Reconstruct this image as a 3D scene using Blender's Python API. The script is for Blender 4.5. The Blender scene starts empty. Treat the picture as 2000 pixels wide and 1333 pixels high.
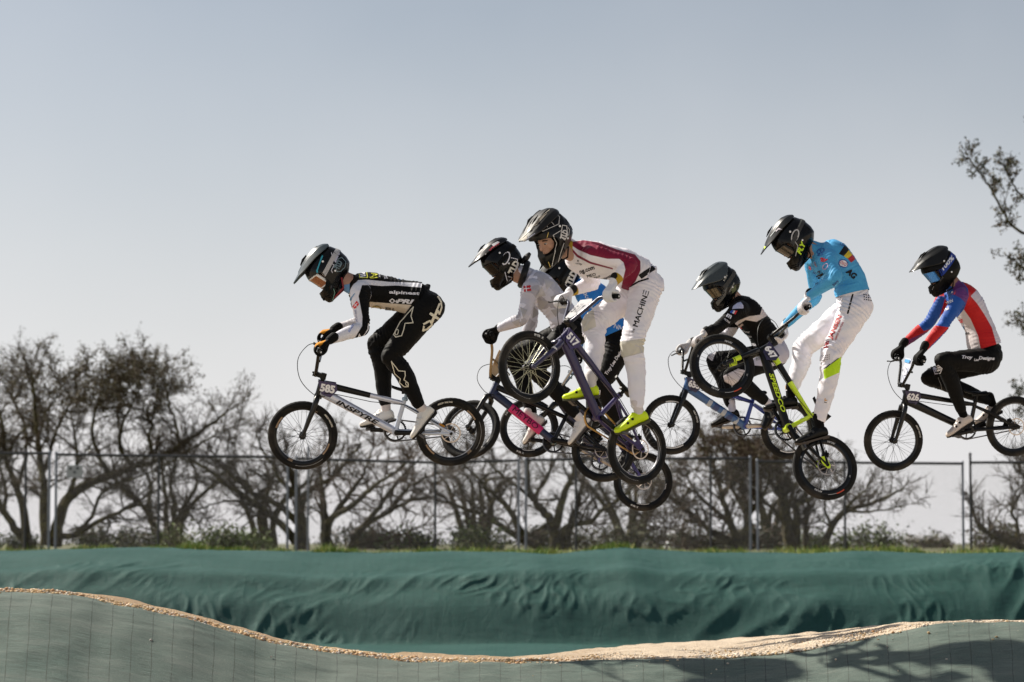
import bpy, bmesh, math, random
import numpy as np
from mathutils import Vector as V, Matrix
from mathutils.bvhtree import BVHTree

rng = np.random.default_rng(7)
random.seed(7)
sc = bpy.context.scene
COL = sc.collection
R = math.radians

# ------------------------------------------------------------------ camera
EYE = 1.75
FPX = 5440.0                       # focal length in pixels of the 2000 px wide photograph
PITCH = math.atan(394.0 / FPX)
cam_d = bpy.data.cameras.new('camera')
cam = bpy.data.objects.new('camera', cam_d)
COL.objects.link(cam)
sc.camera = cam
cam.location = (0, 0, EYE)
cam.rotation_euler = (math.pi / 2 + PITCH, 0, 0)
cam_d.sensor_width = 36.0
cam_d.lens = 36.0 * FPX / 2000.0
cam_d.clip_start = 0.5
cam_d.clip_end = 6000
cam_d.dof.use_dof = True
cam_d.dof.focus_distance = 20.0
cam_d.dof.aperture_fstop = 3.2

# ------------------------------------------------------------------ light
SUN_EL, SUN_AZ = R(42), R(-58)     # azimuth from the view axis (+Y), negative = to the left
sun_dir = V((math.sin(SUN_AZ) * math.cos(SUN_EL), math.cos(SUN_AZ) * math.cos(SUN_EL), math.sin(SUN_EL)))
sd = bpy.data.lights.new('sun', 'SUN')
sd.energy = 4.9
sd.angle = R(1.0)
sd.color = (1.0, 0.93, 0.82)
so = bpy.data.objects.new('sun', sd)
COL.objects.link(so)
so.rotation_euler = (-sun_dir).to_track_quat('-Z', 'Y').to_euler()

world = bpy.data.worlds.new('World')
sc.world = world
world.use_nodes = True
wn = world.node_tree
wn.nodes.clear()
wo = wn.nodes.new('ShaderNodeOutputWorld')
bg = wn.nodes.new('ShaderNodeBackground')
sky = wn.nodes.new('ShaderNodeTexSky')
sky.sky_type = 'NISHITA'
sky.sun_disc = False
sky.sun_elevation = SUN_EL
sky.sun_rotation = SUN_AZ
sky.altitude = 200
sky.air_density = 1.0
sky.dust_density = 1.6
sky.ozone_density = 2.0
veil = wn.nodes.new('ShaderNodeMix')          # thin high cloud veil over the clear sky
veil.data_type = 'RGBA'
veil.inputs['B'].default_value = (8.3, 8.15, 8.3, 1)
stc = wn.nodes.new('ShaderNodeTexCoord')
ssep = wn.nodes.new('ShaderNodeSeparateXYZ')
smr = wn.nodes.new('ShaderNodeMapRange')      # the veil is densest low down
smr.interpolation_type = 'SMOOTHSTEP'
smr.inputs['From Min'].default_value = -0.02
smr.inputs['From Max'].default_value = 0.215
smr.inputs['To Min'].default_value = 0.85
smr.inputs['To Max'].default_value = 0.04
wn.links.new(stc.outputs['Generated'], ssep.inputs[0])
wn.links.new(ssep.outputs['Z'], smr.inputs['Value'])
snz = wn.nodes.new('ShaderNodeTexNoise')      # uneven thin cloud
snz.inputs['Scale'].default_value = 2.6
snz.inputs['Detail'].default_value = 5
snz.inputs['Roughness'].default_value = 0.55
wn.links.new(stc.outputs['Generated'], snz.inputs['Vector'])
sad = wn.nodes.new('ShaderNodeMath')
sad.operation = 'MULTIPLY_ADD'
sad.inputs[1].default_value = 0.55
sad.inputs[2].default_value = -0.275
sad2 = wn.nodes.new('ShaderNodeMath')
sad2.operation = 'ADD'
sad2.use_clamp = True
wn.links.new(snz.outputs['Fac'], sad.inputs[0])
wn.links.new(sad.outputs[0], sad2.inputs[0])
wn.links.new(smr.outputs['Result'], sad2.inputs[1])
wn.links.new(sad2.outputs[0], veil.inputs['Factor'])
hsv = wn.nodes.new('ShaderNodeHueSaturation')      # thin haze greys the blue
hsv.inputs['Saturation'].default_value = 0.52
hsv.inputs['Value'].default_value = 0.80
wn.links.new(sky.outputs[0], hsv.inputs['Color'])
wn.links.new(hsv.outputs[0], veil.inputs['A'])
wn.links.new(veil.outputs['Result'], bg.inputs['Color'])
bg.inputs['Strength'].default_value = 0.075
wn.links.new(bg.outputs[0], wo.inputs['Surface'])

sc.view_settings.view_transform = 'Standard'
sc.view_settings.look = 'None'
sc.view_settings.exposure = 0.58
sc.view_settings.gamma = 1.0
sc.view_settings.use_curve_mapping = False
sc.cycles.max_bounces = 6
sc.cycles.transparent_max_bounces = 4

# ------------------------------------------------------------------ helpers
CAM = V((0, 0, EYE))
FW = V((0, math.cos(PITCH), math.sin(PITCH)))
UP = V((0, -math.sin(PITCH), math.cos(PITCH)))


def ray(px, py):
    return FW * FPX + V((1, 0, 0)) * (px - 1000.0) + UP * (666.5 - py)


def P(px, py, d):
    r = ray(px, py)
    return CAM + r * (d / r.y)


def proj(co):
    """world points (n,3) -> pixels of the photograph (n,2)"""
    rel = co - np.array(CAM)
    dep = rel @ np.array(FW)
    return np.stack([1000 + FPX * rel[:, 0] / dep, 666.5 - FPX * (rel @ np.array(UP)) / dep], 1)


def S(r, g, b):
    def f(c):
        c /= 255.0
        return c / 12.92 if c <= 0.04045 else ((c + 0.055) / 1.055) ** 2.4
    return (f(r), f(g), f(b))


_mats = {}


def pm(name, col, rough=0.5, metal=0.0, var=0.12, scale=30.0, bump=0.0, bscale=200.0, spec=0.5, coat=0.0, trans=0.0, sheen=0.0):
    """a principled material with procedural colour variation and relief"""
    if max(col) < 0.04:                       # black things: deep base colour, weak sheen
        col = tuple(c * 0.32 for c in col)
        spec *= 0.5
        coat *= 0.6
    key = (name, tuple(col), rough, metal, var, scale, bump, bscale, spec, coat, trans)
    if key in _mats:
        return _mats[key]
    m = bpy.data.materials.new(name)
    m.use_nodes = True
    nt = m.node_tree
    b = nt.nodes['Principled BSDF']
    b.inputs['Roughness'].default_value = rough
    b.inputs['Metallic'].default_value = metal
    b.inputs['Specular IOR Level'].default_value = spec
    b.inputs['Coat Weight'].default_value = coat
    b.inputs['Transmission Weight'].default_value = trans
    tc = nt.nodes.new('ShaderNodeTexCoord')
    nz = nt.nodes.new('ShaderNodeTexNoise')
    nz.inputs['Scale'].default_value = scale
    nz.inputs['Detail'].default_value = 4
    nt.links.new(tc.outputs['Object'], nz.inputs['Vector'])
    mx = nt.nodes.new('ShaderNodeMix')
    mx.data_type = 'RGBA'
    mx.inputs['A'].default_value = (*[c * (1 - var) for c in col], 1)
    mx.inputs['B'].default_value = (*[min(1, c * (1 + var)) for c in col], 1)
    nt.links.new(nz.outputs['Fac'], mx.inputs['Factor'])
    nt.links.new(mx.outputs['Result'], b.inputs['Base Color'])
    if bump:
        n2 = nt.nodes.new('ShaderNodeTexNoise')
        n2.inputs['Scale'].default_value = bscale
        n2.inputs['Detail'].default_value = 3
        nt.links.new(tc.outputs['Object'], n2.inputs['Vector'])
        bp = nt.nodes.new('ShaderNodeBump')
        bp.inputs['Strength'].default_value = bump
        bp.inputs['Distance'].default_value = 0.01
        nt.links.new(n2.outputs['Fac'], bp.inputs['Height'])
        nt.links.new(bp.outputs['Normal'], b.inputs['Normal'])
    _mats[key] = m
    return m


def tag(o, label=None, cat=None, group=None, kind=None):
    for k, v in (('label', label), ('category', cat), ('group', group), ('kind', kind)):
        if v:
            o[k] = v
    return o


def link(name, me, parent=None, M=None):
    o = bpy.data.objects.new(name, me)
    COL.objects.link(o)
    if parent is not None:
        o.parent = parent
    if M is not None:
        o.matrix_local = M
    return o


def empty(name, M=None, parent=None):
    o = bpy.data.objects.new(name, None)
    o.empty_display_size = 0.1
    COL.objects.link(o)
    if parent is not None:
        o.parent = parent
    if M is not None:
        o.matrix_local = M
    return o


def npmesh(name, verts, quads=None, tris=None):
    me = bpy.data.meshes.new(name)
    verts = np.asarray(verts, np.float32)
    nq = 0 if quads is None else len(quads)
    ntr = 0 if tris is None else len(tris)
    me.vertices.add(len(verts))
    me.vertices.foreach_set('co', verts.ravel())
    idx, start, c = [], [], 0
    if nq:
        idx.append(np.asarray(quads, np.int32).ravel())
        start.append(np.arange(nq) * 4)
        c = nq * 4
    if ntr:
        idx.append(np.asarray(tris, np.int32).ravel())
        start.append(c + np.arange(ntr) * 3)
    idx = np.concatenate(idx)
    start = np.concatenate(start).astype(np.int32)
    me.loops.add(len(idx))
    me.loops.foreach_set('vertex_index', idx)
    me.polygons.add(nq + ntr)
    me.polygons.foreach_set('loop_start', start)
    me.update(calc_edges=True)
    return me


def grid_mesh(name, X, Y, Z, uv=None):
    """a sheet from (n,m) coordinate arrays; uv = (U, Vv) arrays become a UV map"""
    n, m = X.shape
    co = np.stack([X, Y, Z], -1).reshape(-1, 3)
    i = np.arange((n - 1) * (m - 1))
    a = (i // (m - 1)) * m + i % (m - 1)
    q = np.stack([a, a + 1, a + m + 1, a + m], 1)
    me = npmesh(name, co, quads=q)
    if uv is not None:
        u = np.stack([uv[0], uv[1]], -1).reshape(-1, 2)
        lay = me.uv_layers.new(name='UVMap')
        lay.data.foreach_set('uv', u[q.ravel()].astype(np.float32).ravel())
    me.polygons.foreach_set('use_smooth', np.ones(len(me.polygons), bool))
    return me


def catmull(pts, n):
    """smooth path through rows of pts (k, dims), n steps per span"""
    p = np.asarray(pts, float)
    p = np.vstack([2 * p[0] - p[1], p, 2 * p[-1] - p[-2]])
    out = []
    for i in range(1, len(p) - 2):
        for t in np.linspace(0, 1, n, endpoint=False):
            a, b, c, d = p[i - 1], p[i], p[i + 1], p[i + 2]
            out.append(0.5 * (2 * b + (c - a) * t + (2 * a - 5 * b + 4 * c - d) * t * t + (3 * b - a - 3 * c + d) * t ** 3))
    out.append(p[-2])
    return np.array(out)


class G:
    """collects simple solids; build() links them as ONE mesh object"""

    def __init__(s):
        s.v, s.f, s.m, s.flat = [], [], [], []

    def add(s, vs, fs, m=0, flat=False):
        o = len(s.v)
        s.v += [tuple(x) for x in vs]
        s.f += [[i + o for i in f] for f in fs]
        s.m += [m] * len(fs)
        s.flat += [flat] * len(fs)

    def rings(s, rings, m=0, cap=True, close=False):
        n = len(rings[0])
        vs = [p for r in rings for p in r]
        fs = []
        k = len(rings)
        for j in range(k if close else k - 1):
            a, b = j * n, ((j + 1) % k) * n
            for i in range(n):
                i2 = (i + 1) % n
                fs.append([a + i, a + i2, b + i2, b + i])
        if cap and not close:
            fs.append(list(range(n))[::-1])
            fs.append(list(range((k - 1) * n, k * n)))
        s.add(vs, fs, m)

    def tube(s, pts, r, n=8, m=0, cap=True, side=None, flat=1.0):
        """round tube along pts; with side (a vector) the section is flattened by 'flat' across it"""
        pts = [V(p) for p in pts]
        k = len(pts)
        rr = [r] * k if not hasattr(r, '__len__') else list(r)
        rings = []
        t0 = (pts[1] - pts[0]).normalized()
        if side is None:
            u = t0.orthogonal().normalized()
        else:
            u = (V(side) - t0 * t0.dot(V(side))).normalized()
        for j in range(k):
            t = (pts[min(j + 1, k - 1)] - pts[max(j - 1, 0)])
            t = t.normalized() if t.length > 1e-9 else t0
            u = u - t * u.dot(t)
            u = u.normalized() if u.length > 1e-6 else t.orthogonal().normalized()
            w = t.cross(u)
            rings.append([pts[j] + u * (math.cos(2 * math.pi * i / n) * rr[j] * flat) + w * (math.sin(2 * math.pi * i / n) * rr[j]) for i in range(n)])
        s.rings(rings, m, cap)

    def limb(s, pts, rr, n=14, step=5, m=0):
        q = catmull(np.column_stack([np.array([list(p) for p in pts]), rr]), step)
        s.tube([V(x[:3]) for x in q], [x[3] for x in q], n, m)
        s.ball(pts[0], rr[0], m=m)
        s.ball(pts[-1], rr[-1], m=m)

    def ball(s, c, r, n=12, m=0, M=None):
        c = V(c)
        rx, ry, rz = (r, r, r) if not hasattr(r, '__len__') else r
        vs, fs = [], []
        h = n // 2
        for j in range(h + 1):
            a = math.pi * j / h
            for i in range(n):
                b = 2 * math.pi * i / n
                p = V((rx * math.sin(a) * math.cos(b), ry * math.sin(a) * math.sin(b), rz * math.cos(a)))
                vs.append(c + (M @ p if M is not None else p))
        for j in range(h):
            for i in range(n):
                i2 = (i + 1) % n
                fs.append([j * n + i, (j + 1) * n + i, (j + 1) * n + i2, j * n + i2])
        s.add(vs, fs, m)

    def lathe(s, prof, n=32, m=0, c=(0, 0, 0), close=True, mats=None):
        """closed profile of (radius, y) spun about the Y axis"""
        k = len(prof)
        vs, fs, c = [], [], V(c)
        for i in range(n):
            a = 2 * math.pi * i / n
            for (r, y) in prof:
                vs.append(c + V((r * math.cos(a), y, r * math.sin(a))))
        for i in range(n):
            i2 = (i + 1) % n
            for j in range(k if close else k - 1):
                j2 = (j + 1) % k
                fs.append([i * k + j, i * k + j2, i2 * k + j2, i2 * k + j])
        o = len(s.f)
        s.add(vs, fs, m)
        if mats:
            for i in range(n):
                for j in range(k if close else k - 1):
                    s.m[o + i * (k if close else k - 1) + j] = mats[j]

    def box(s, c, size, M=None, m=0, taper=1.0):
        hx, hy, hz = [x / 2 for x in size]
        vs = []
        for x in (-1, 1):
            for y in (-1, 1):
                for z in (-1, 1):
                    k = taper if x > 0 else 1
                    p = V((x * hx, y * hy * k, z * hz * k))
                    vs.append(V(c) + (M @ p if M is not None else p))
        s.add(vs, [[0, 1, 3, 2], [4, 6, 7, 5], [0, 4, 5, 1], [2, 3, 7, 6], [0, 2, 6, 4], [1, 5, 7, 3]], m, flat=True)

    def prism(s, poly, d0, d1, fn, m=0):
        """polygon (a,b) extruded from d0 to d1; fn(a,b,d) gives the point"""
        n = len(poly)
        vs = [fn(a, b, d0) for a, b in poly] + [fn(a, b, d1) for a, b in poly]
        fs = [list(range(n))[::-1], list(range(n, 2 * n))] + [[i, (i + 1) % n, n + (i + 1) % n, n + i] for i in range(n)]
        s.add(vs, fs, m, flat=True)

    def mesh(s, name, mats):
        me = bpy.data.meshes.new(name)
        me.from_pydata(s.v, [], s.f)
        for mm in mats:
            me.materials.append(mm)
        me.polygons.foreach_set('material_index', s.m)
        me.polygons.foreach_set('use_smooth', [not x for x in s.flat])
        me.update()
        bm = bmesh.new()
        bm.from_mesh(me)
        bmesh.ops.recalc_face_normals(bm, faces=bm.faces)
        bm.to_mesh(me)
        bm.free()
        try:
            me.set_sharp_from_angle(angle=R(42))
        except Exception:
            pass
        return me

    def build(s, name, mats, parent=None, M=None, kind=None):
        o = link(name, s.mesh(name, mats), parent, M)
        if kind:
            o['kind'] = kind
        return o


def evaluated(me, *mods):
    """mesh after modifiers, given as (type, {settings})"""
    o = bpy.data.objects.new('work', me)
    COL.objects.link(o)
    for t, kw in mods:
        md = o.modifiers.new(t, t)
        for k, v in kw.items():
            setattr(md, k, v)
    dg = bpy.context.evaluated_depsgraph_get()
    dg.update()
    out = bpy.data.meshes.new_from_object(o.evaluated_get(dg))
    bpy.data.objects.remove(o)
    return out


def coords(me):
    a = np.empty(len(me.vertices) * 3, np.float32)
    me.vertices.foreach_get('co', a)
    return a.reshape(-1, 3).astype(float)


def bvh_of(me):
    co = [v.co.copy() for v in me.vertices]
    return BVHTree.FromPolygons(co, [tuple(p.vertices) for p in me.polygons])


def sdist(pts, poly):
    """signed distance of points (n,2) to polygon, positive inside"""
    poly = np.asarray(poly, float)
    a, b = poly, np.roll(poly, -1, 0)
    d = np.full(len(pts), 1e9)
    ins = np.zeros(len(pts), bool)
    for p, q in zip(a, b):
        e = q - p
        t = np.clip(((pts - p) @ e) / (e @ e + 1e-12), 0, 1)
        d = np.minimum(d, np.linalg.norm(pts - p - t[:, None] * e, axis=1))
        c = (p[1] > pts[:, 1]) != (q[1] > pts[:, 1])
        xi = p[0] + (pts[:, 1] - p[1]) / (q[1] - p[1] + 1e-12) * e[0]
        ins ^= c & (pts[:, 0] < xi)
    return np.where(ins, d, -d)


def fattr(me, name, vals):
    at = me.attributes.new(name, 'FLOAT', 'POINT')
    at.data.foreach_set('value', np.asarray(vals, np.float32))


def regions_mat(name, base, regs, rough=0.7, coat=0.0, bump=0.25, bscale=60.0, weave=900.0, spec=0.25, sheen=0.03, facet=None):
    """printed cloth or shell: base colour, then colour regions held as distance attributes on the mesh"""
    def deep(c):
        return tuple(x * 0.25 for x in c) if max(c) < 0.04 else c
    base = deep(base)
    regs = [(deep(c), w) for c, w in regs]
    m = bpy.data.materials.new(name)
    m.use_nodes = True
    nt = m.node_tree
    L = nt.links.new
    b = nt.nodes['Principled BSDF']
    b.inputs['Roughness'].default_value = rough
    b.inputs['Specular IOR Level'].default_value = spec * (0.45 if max(base) < 0.04 else 1)
    b.inputs['Coat Weight'].default_value = coat
    b.inputs['Coat Roughness'].default_value = 0.12
    b.inputs['Sheen Weight'].default_value = sheen
    tc = nt.nodes.new('ShaderNodeTexCoord')
    nz = nt.nodes.new('ShaderNodeTexNoise')
    nz.inputs['Scale'].default_value = 9
    nz.inputs['Detail'].default_value = 5
    L(tc.outputs['Object'], nz.inputs['Vector'])
    cur = nt.nodes.new('ShaderNodeRGB')
    cur.outputs[0].default_value = (*base, 1)
    cur = cur.outputs[0]
    if facet:                                  # low contrast triangles printed all over
        vo = nt.nodes.new('ShaderNodeTexVoronoi')
        vo.inputs['Scale'].default_value = facet[2]
        vo.distance = 'MANHATTAN'
        L(tc.outputs['Object'], vo.inputs['Vector'])
        sp = nt.nodes.new('ShaderNodeSeparateColor')
        L(vo.outputs['Color'], sp.inputs[0])
        mx = nt.nodes.new('ShaderNodeMix')
        mx.data_type = 'RGBA'
        L(sp.outputs[0], mx.inputs['Factor'])
        mx.inputs['A'].default_value = (*facet[0], 1)
        mx.inputs['B'].default_value = (*facet[1], 1)
        cur = mx.outputs['Result']
    for i, (col, soft) in enumerate(regs):
        at = nt.nodes.new('ShaderNodeAttribute')
        at.attribute_name = 'reg_%d' % i
        mr = nt.nodes.new('ShaderNodeMapRange')
        mr.inputs['From Min'].default_value = -soft
        mr.inputs['From Max'].default_value = soft
        L(at.outputs['Fac'], mr.inputs['Value'])
        mx = nt.nodes.new('ShaderNodeMix')
        mx.data_type = 'RGBA'
        L(mr.outputs['Result'], mx.inputs['Factor'])
        L(cur, mx.inputs['A'])
        mx.inputs['B'].default_value = (*col, 1)
        cur = mx.outputs['Result']
    hv = nt.nodes.new('ShaderNodeMix')
    hv.data_type = 'RGBA'
    hv.blend_type = 'MULTIPLY'
    hv.inputs['Factor'].default_value = 0.22
    L(cur, hv.inputs['A'])
    L(nz.outputs['Color'], hv.inputs['B'])
    nb = nt.nodes.new('ShaderNodeMix')
    nb.data_type = 'RGBA'
    nb.inputs['Factor'].default_value = 0.28
    L(cur, nb.inputs['A'])
    L(hv.outputs['Result'], nb.inputs['B'])
    L(nb.outputs['Result'], b.inputs['Base Color'])
    if bump:
        n2 = nt.nodes.new('ShaderNodeTexNoise')
        n2.inputs['Scale'].default_value = bscale
        n2.inputs['Detail'].default_value = 4
        L(tc.outputs['Object'], n2.inputs['Vector'])
        bp = nt.nodes.new('ShaderNodeBump')
        bp.inputs['Strength'].default_value = bump
        bp.inputs['Distance'].default_value = 0.004
        L(n2.outputs['Fac'], bp.inputs['Height'])
        L(bp.outputs['Normal'], b.inputs['Normal'])
    return m


_txt = {}


def text_mesh(s, bold=0.02, shear=0.0):
    """flat lettering: vertices (n,2) with cap height 1, centred, and its triangles"""
    if 'M' in s or 'W' in s:
        bold = 0.0          # heavier outlines would close these letters up
    key = (s, bold, shear)
    if key not in _txt:
        cu = bpy.data.curves.new('text', 'FONT')
        cu.body = s
        cu.size = 1.0
        cu.offset = bold
        cu.shear = shear
        cu.resolution_u = 3
        o = bpy.data.objects.new('text', cu)
        COL.objects.link(o)
        dg = bpy.context.evaluated_depsgraph_get()
        dg.update()
        me = bpy.data.meshes.new_from_object(o.evaluated_get(dg))
        bpy.data.objects.remove(o)
        co = coords(me)[:, :2]
        bm = bmesh.new()
        bm.from_mesh(me)
        bmesh.ops.triangulate(bm, faces=bm.faces)
        fs = [[v.index for v in f.verts] for f in bm.faces]
        bm.free()
        lo, hi = co.min(0), co.max(0)
        co = (co - (lo + hi) / 2) / max(hi[1] - lo[1], 1e-3)
        _txt[key] = (co, fs)
    return _txt[key]


def refine(co, fs, maxlen):
    """split long triangle edges so that flat lettering can follow a curved surface"""
    bm = bmesh.new()
    vs = [bm.verts.new((x, y, 0)) for x, y in co]
    for f in fs:
        try:
            bm.faces.new([vs[i] for i in f])
        except ValueError:
            pass
    for _ in range(4):
        ed = [e for e in bm.edges if e.calc_length() > maxlen]
        if not ed:
            break
        bmesh.ops.subdivide_edges(bm, edges=ed, cuts=1)
        bmesh.ops.triangulate(bm, faces=[f for f in bm.faces if len(f.verts) > 3])
    bm.verts.index_update()
    c = np.array([v.co[:2] for v in bm.verts])
    f = [[v.index for v in fa.verts] for fa in bm.faces]
    bm.free()
    return c, f


class Prints:
    """prints lying on a surface: flat shapes drawn in the photograph's pixels and laid onto the mesh along the line of sight"""

    def __init__(s, me, M, lift=0.0016):
        s.bvh = bvh_of(me)
        s.Mi = M.inverted()
        s.g = G()
        s.mats = []
        s.lift = lift

    def mat(s, col, rough=0.6):
        m = pm('print_ink', col, rough, var=0.06)
        if m not in s.mats:
            s.mats.append(m)
        return s.mats.index(m)

    def lay(s, co, fs, col, rough=0.6, maxlen=4.0):
        co, fs = refine(co, fs, maxlen)
        s.lift += 0.00009                # each print lies on the one before
        mi = s.mat(col, rough)
        o = s.Mi @ CAM
        out = []
        for x, y in co:
            d = (s.Mi.to_3x3() @ ray(x, y)).normalized()
            h, n, i, t = s.bvh.ray_cast(o, d)
            if h is None:
                out.append(None)
            else:
                if n.dot(d) > 0:
                    n = -n
                out.append((h + n * s.lift, t))
        keep = {}
        vs, ff = [], []
        for f in fs:
            if any(out[i] is None for i in f):
                continue
            ts = [out[i][1] for i in f]
            if max(ts) - min(ts) > 0.06:
                continue
            g = []
            for i in f:
                if i not in keep:
                    keep[i] = len(vs)
                    vs.append(out[i][0])
                g.append(keep[i])
            ff.append(g)
        if vs:
            s.g.add(vs, ff, mi)

    def text(s, t, x, y, h, ang=0.0, col=(0.8, 0.8, 0.8), sx=1.0, bold=0.02, shear=0.0, w=None):
        """lettering centred at pixel x,y; cap height h px; turned ang degrees anticlockwise; w = total width px"""
        co, fs = text_mesh(t, bold, shear)
        c = co * h
        if w:
            sx = w / (c[:, 0].max() - c[:, 0].min())
        c = c * np.array([sx, 1.0])
        a = R(ang)
        xx = c[:, 0] * math.cos(a) - c[:, 1] * math.sin(a)
        yy = c[:, 0] * math.sin(a) + c[:, 1] * math.cos(a)
        twice = (0.0,) if bold < 0.015 or not ('M' in t or 'W' in t) else (-0.035 * h, 0.035 * h)
        for o in twice:
            s.lay(np.stack([x + xx + o * math.cos(a), y - yy - o * math.sin(a)], 1), fs, col, maxlen=max(1.6, h * 0.22))

    def poly(s, pts, col, rough=0.6):
        bm = bmesh.new()
        vs = [bm.verts.new((x, y, 0)) for x, y in pts]
        bm.faces.new(vs)
        bmesh.ops.triangulate(bm, faces=bm.faces)
        bm.verts.index_update()
        fs = [[v.index for v in f.verts] for f in bm.faces]
        bm.free()
        s.lay(np.array(pts, float), fs, col, rough)

    def line(s, pts, w, col, close=False, rough=0.6):
        p = np.array(pts, float)
        if close:
            p = np.vstack([p, p[:1]])
        for a, b in zip(p[:-1], p[1:]):
            d = (b - a) / (np.linalg.norm(b - a) + 1e-9)
            n = np.array([-d[1], d[0]]) * w / 2
            e = d * w * 0.35
            s.lay(np.array([a - e - n, b + e - n, b + e + n, a - e + n]), [[0, 1, 2], [0, 2, 3]], col, rough, 2.2)

    def oval(s, x, y, rx, ry, ang, col, ring=None):
        k = 20
        a = R(ang)
        pt = []
        for i in range(k):
            t = 2 * math.pi * i / k
            u, v = rx * math.cos(t), ry * math.sin(t)
            pt.append((x + u * math.cos(a) + v * math.sin(a), y - u * math.sin(a) + v * math.cos(a)))
        if ring:
            s.line(pt, ring, col, close=True)
        else:
            s.poly(pt, col)

    def build(s, parent, name='print'):
        if s.g.v:
            return s.g.build(name, s.mats, parent, kind='stuff')


def xsplit(pts, t):
    """linear interpolation in a table of (x, value)"""
    xs, ys = zip(*pts)
    return np.interp(t, xs, ys)
# ------------------------------------------------------------------ terrain
from mathutils import noise as mnoise


def nz3(x, y, z):
    return mnoise.noise((x, y, z))


YN, YF = 18.3, 24.3            # near and far edge of the racing lane
near_px = [(-400, 1150), (0, 1155), (100, 1158), (200, 1173), (300, 1193), (400, 1218), (520, 1248), (620, 1266), (700, 1281), (800, 1290), (900, 1293),
           (1000, 1293), (1150, 1291), (1300, 1290), (1400, 1287), (1500, 1281), (1600, 1266), (1700, 1244), (1760, 1231), (1830, 1221), (1900, 1216),
           (2000, 1216), (2400, 1230)]
far_px = [(-400, 1138), (0, 1141), (100, 1144), (200, 1163), (300, 1185), (400, 1211), (520, 1241), (620, 1259), (700, 1268), (800, 1276), (900, 1281),
          (1000, 1284), (1080, 1276), (1150, 1269), (1300, 1256), (1400, 1250), (1500, 1243), (1600, 1237), (1700, 1230), (1760, 1226), (1830, 1219),
          (1900, 1214), (2000, 1214), (2400, 1225)]


def smooth(a, k=9):
    w = np.hanning(k + 2)[1:-1]
    w /= w.sum()
    p = np.pad(a, k // 2, 'edge')
    return np.convolve(p, w, 'valid')


def edge_world(tab, d, n=520):
    px = np.linspace(-400, 2400, n)
    py = smooth(xsplit(tab, px), 17)
    q = np.array([list(P(a, b, d)) for a, b in zip(px, py)])
    return q


far_px = [(x, y + (12 if x < 640 else (12 - (x - 640) / 15 if x < 820 else 0))) for x, y in far_px]
eN = edge_world(near_px, YN)
eF = edge_world(far_px, YF)
xs = eN[:, 0]
zN = eN[:, 2] + np.array([0.012 * nz3(x * 1.7, 3.3, 0.5) + 0.010 * nz3(x * 5.1, 1.3, 4.5) for x in xs])
zF = np.interp(xs * 1.0, eF[:, 0] * YN / YF, eF[:, 2])


def lane_z(x, y):
    a = np.interp(x, xs, zN)
    b = np.interp(x * YN / np.maximum(y, 1), xs, zF)
    t = np.clip((y - YN) / (YF - YN), 0, 1)
    return a * (1 - t) + b * t


def nodes_mat(name, rough=0.8):
    m = bpy.data.materials.new(name)
    m.use_nodes = True
    nt = m.node_tree
    b = nt.nodes['Principled BSDF']
    b.inputs['Roughness'].default_value = rough
    return m, nt, b


class N:
    """short hand for building node trees"""

    def __init__(s, nt):
        s.nt = nt

    def __call__(s, t, **kw):
        n = s.nt.nodes.new(t)
        for k, v in kw.items():
            if hasattr(n, k):
                setattr(n, k, v)
            else:
                n.inputs[k.replace('_', ' ')].default_value = v
        return n

    def L(s, a, b):
        s.nt.links.new(a, b)

    def mix(s, fac, a, b, blend='MIX'):
        n = s.nt.nodes.new('ShaderNodeMix')
        n.data_type = 'RGBA'
        n.blend_type = blend
        for sock, v in (('Factor', fac), ('A', a), ('B', b)):
            if isinstance(v, (int, float)):
                n.inputs[sock].default_value = v
            elif isinstance(v, tuple):
                n.inputs[sock].default_value = (*v, 1)
            else:
                s.L(v, n.inputs[sock])
        return n.outputs['Result']

    def ramp(s, src, lo, hi):
        n = s.nt.nodes.new('ShaderNodeMapRange')
        n.inputs['From Min'].default_value = lo
        n.inputs['From Max'].default_value = hi
        s.L(src, n.inputs['Value'])
        return n.outputs['Result']

    def math(s, op, a, b=None):
        n = s.nt.nodes.new('ShaderNodeMath')
        n.operation = op
        for i, v in enumerate((a, b)):
            if v is None:
                continue
            if isinstance(v, (int, float)):
                n.inputs[i].default_value = v
            else:
                s.L(v, n.inputs[i])
        return n.outputs[0]


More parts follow.
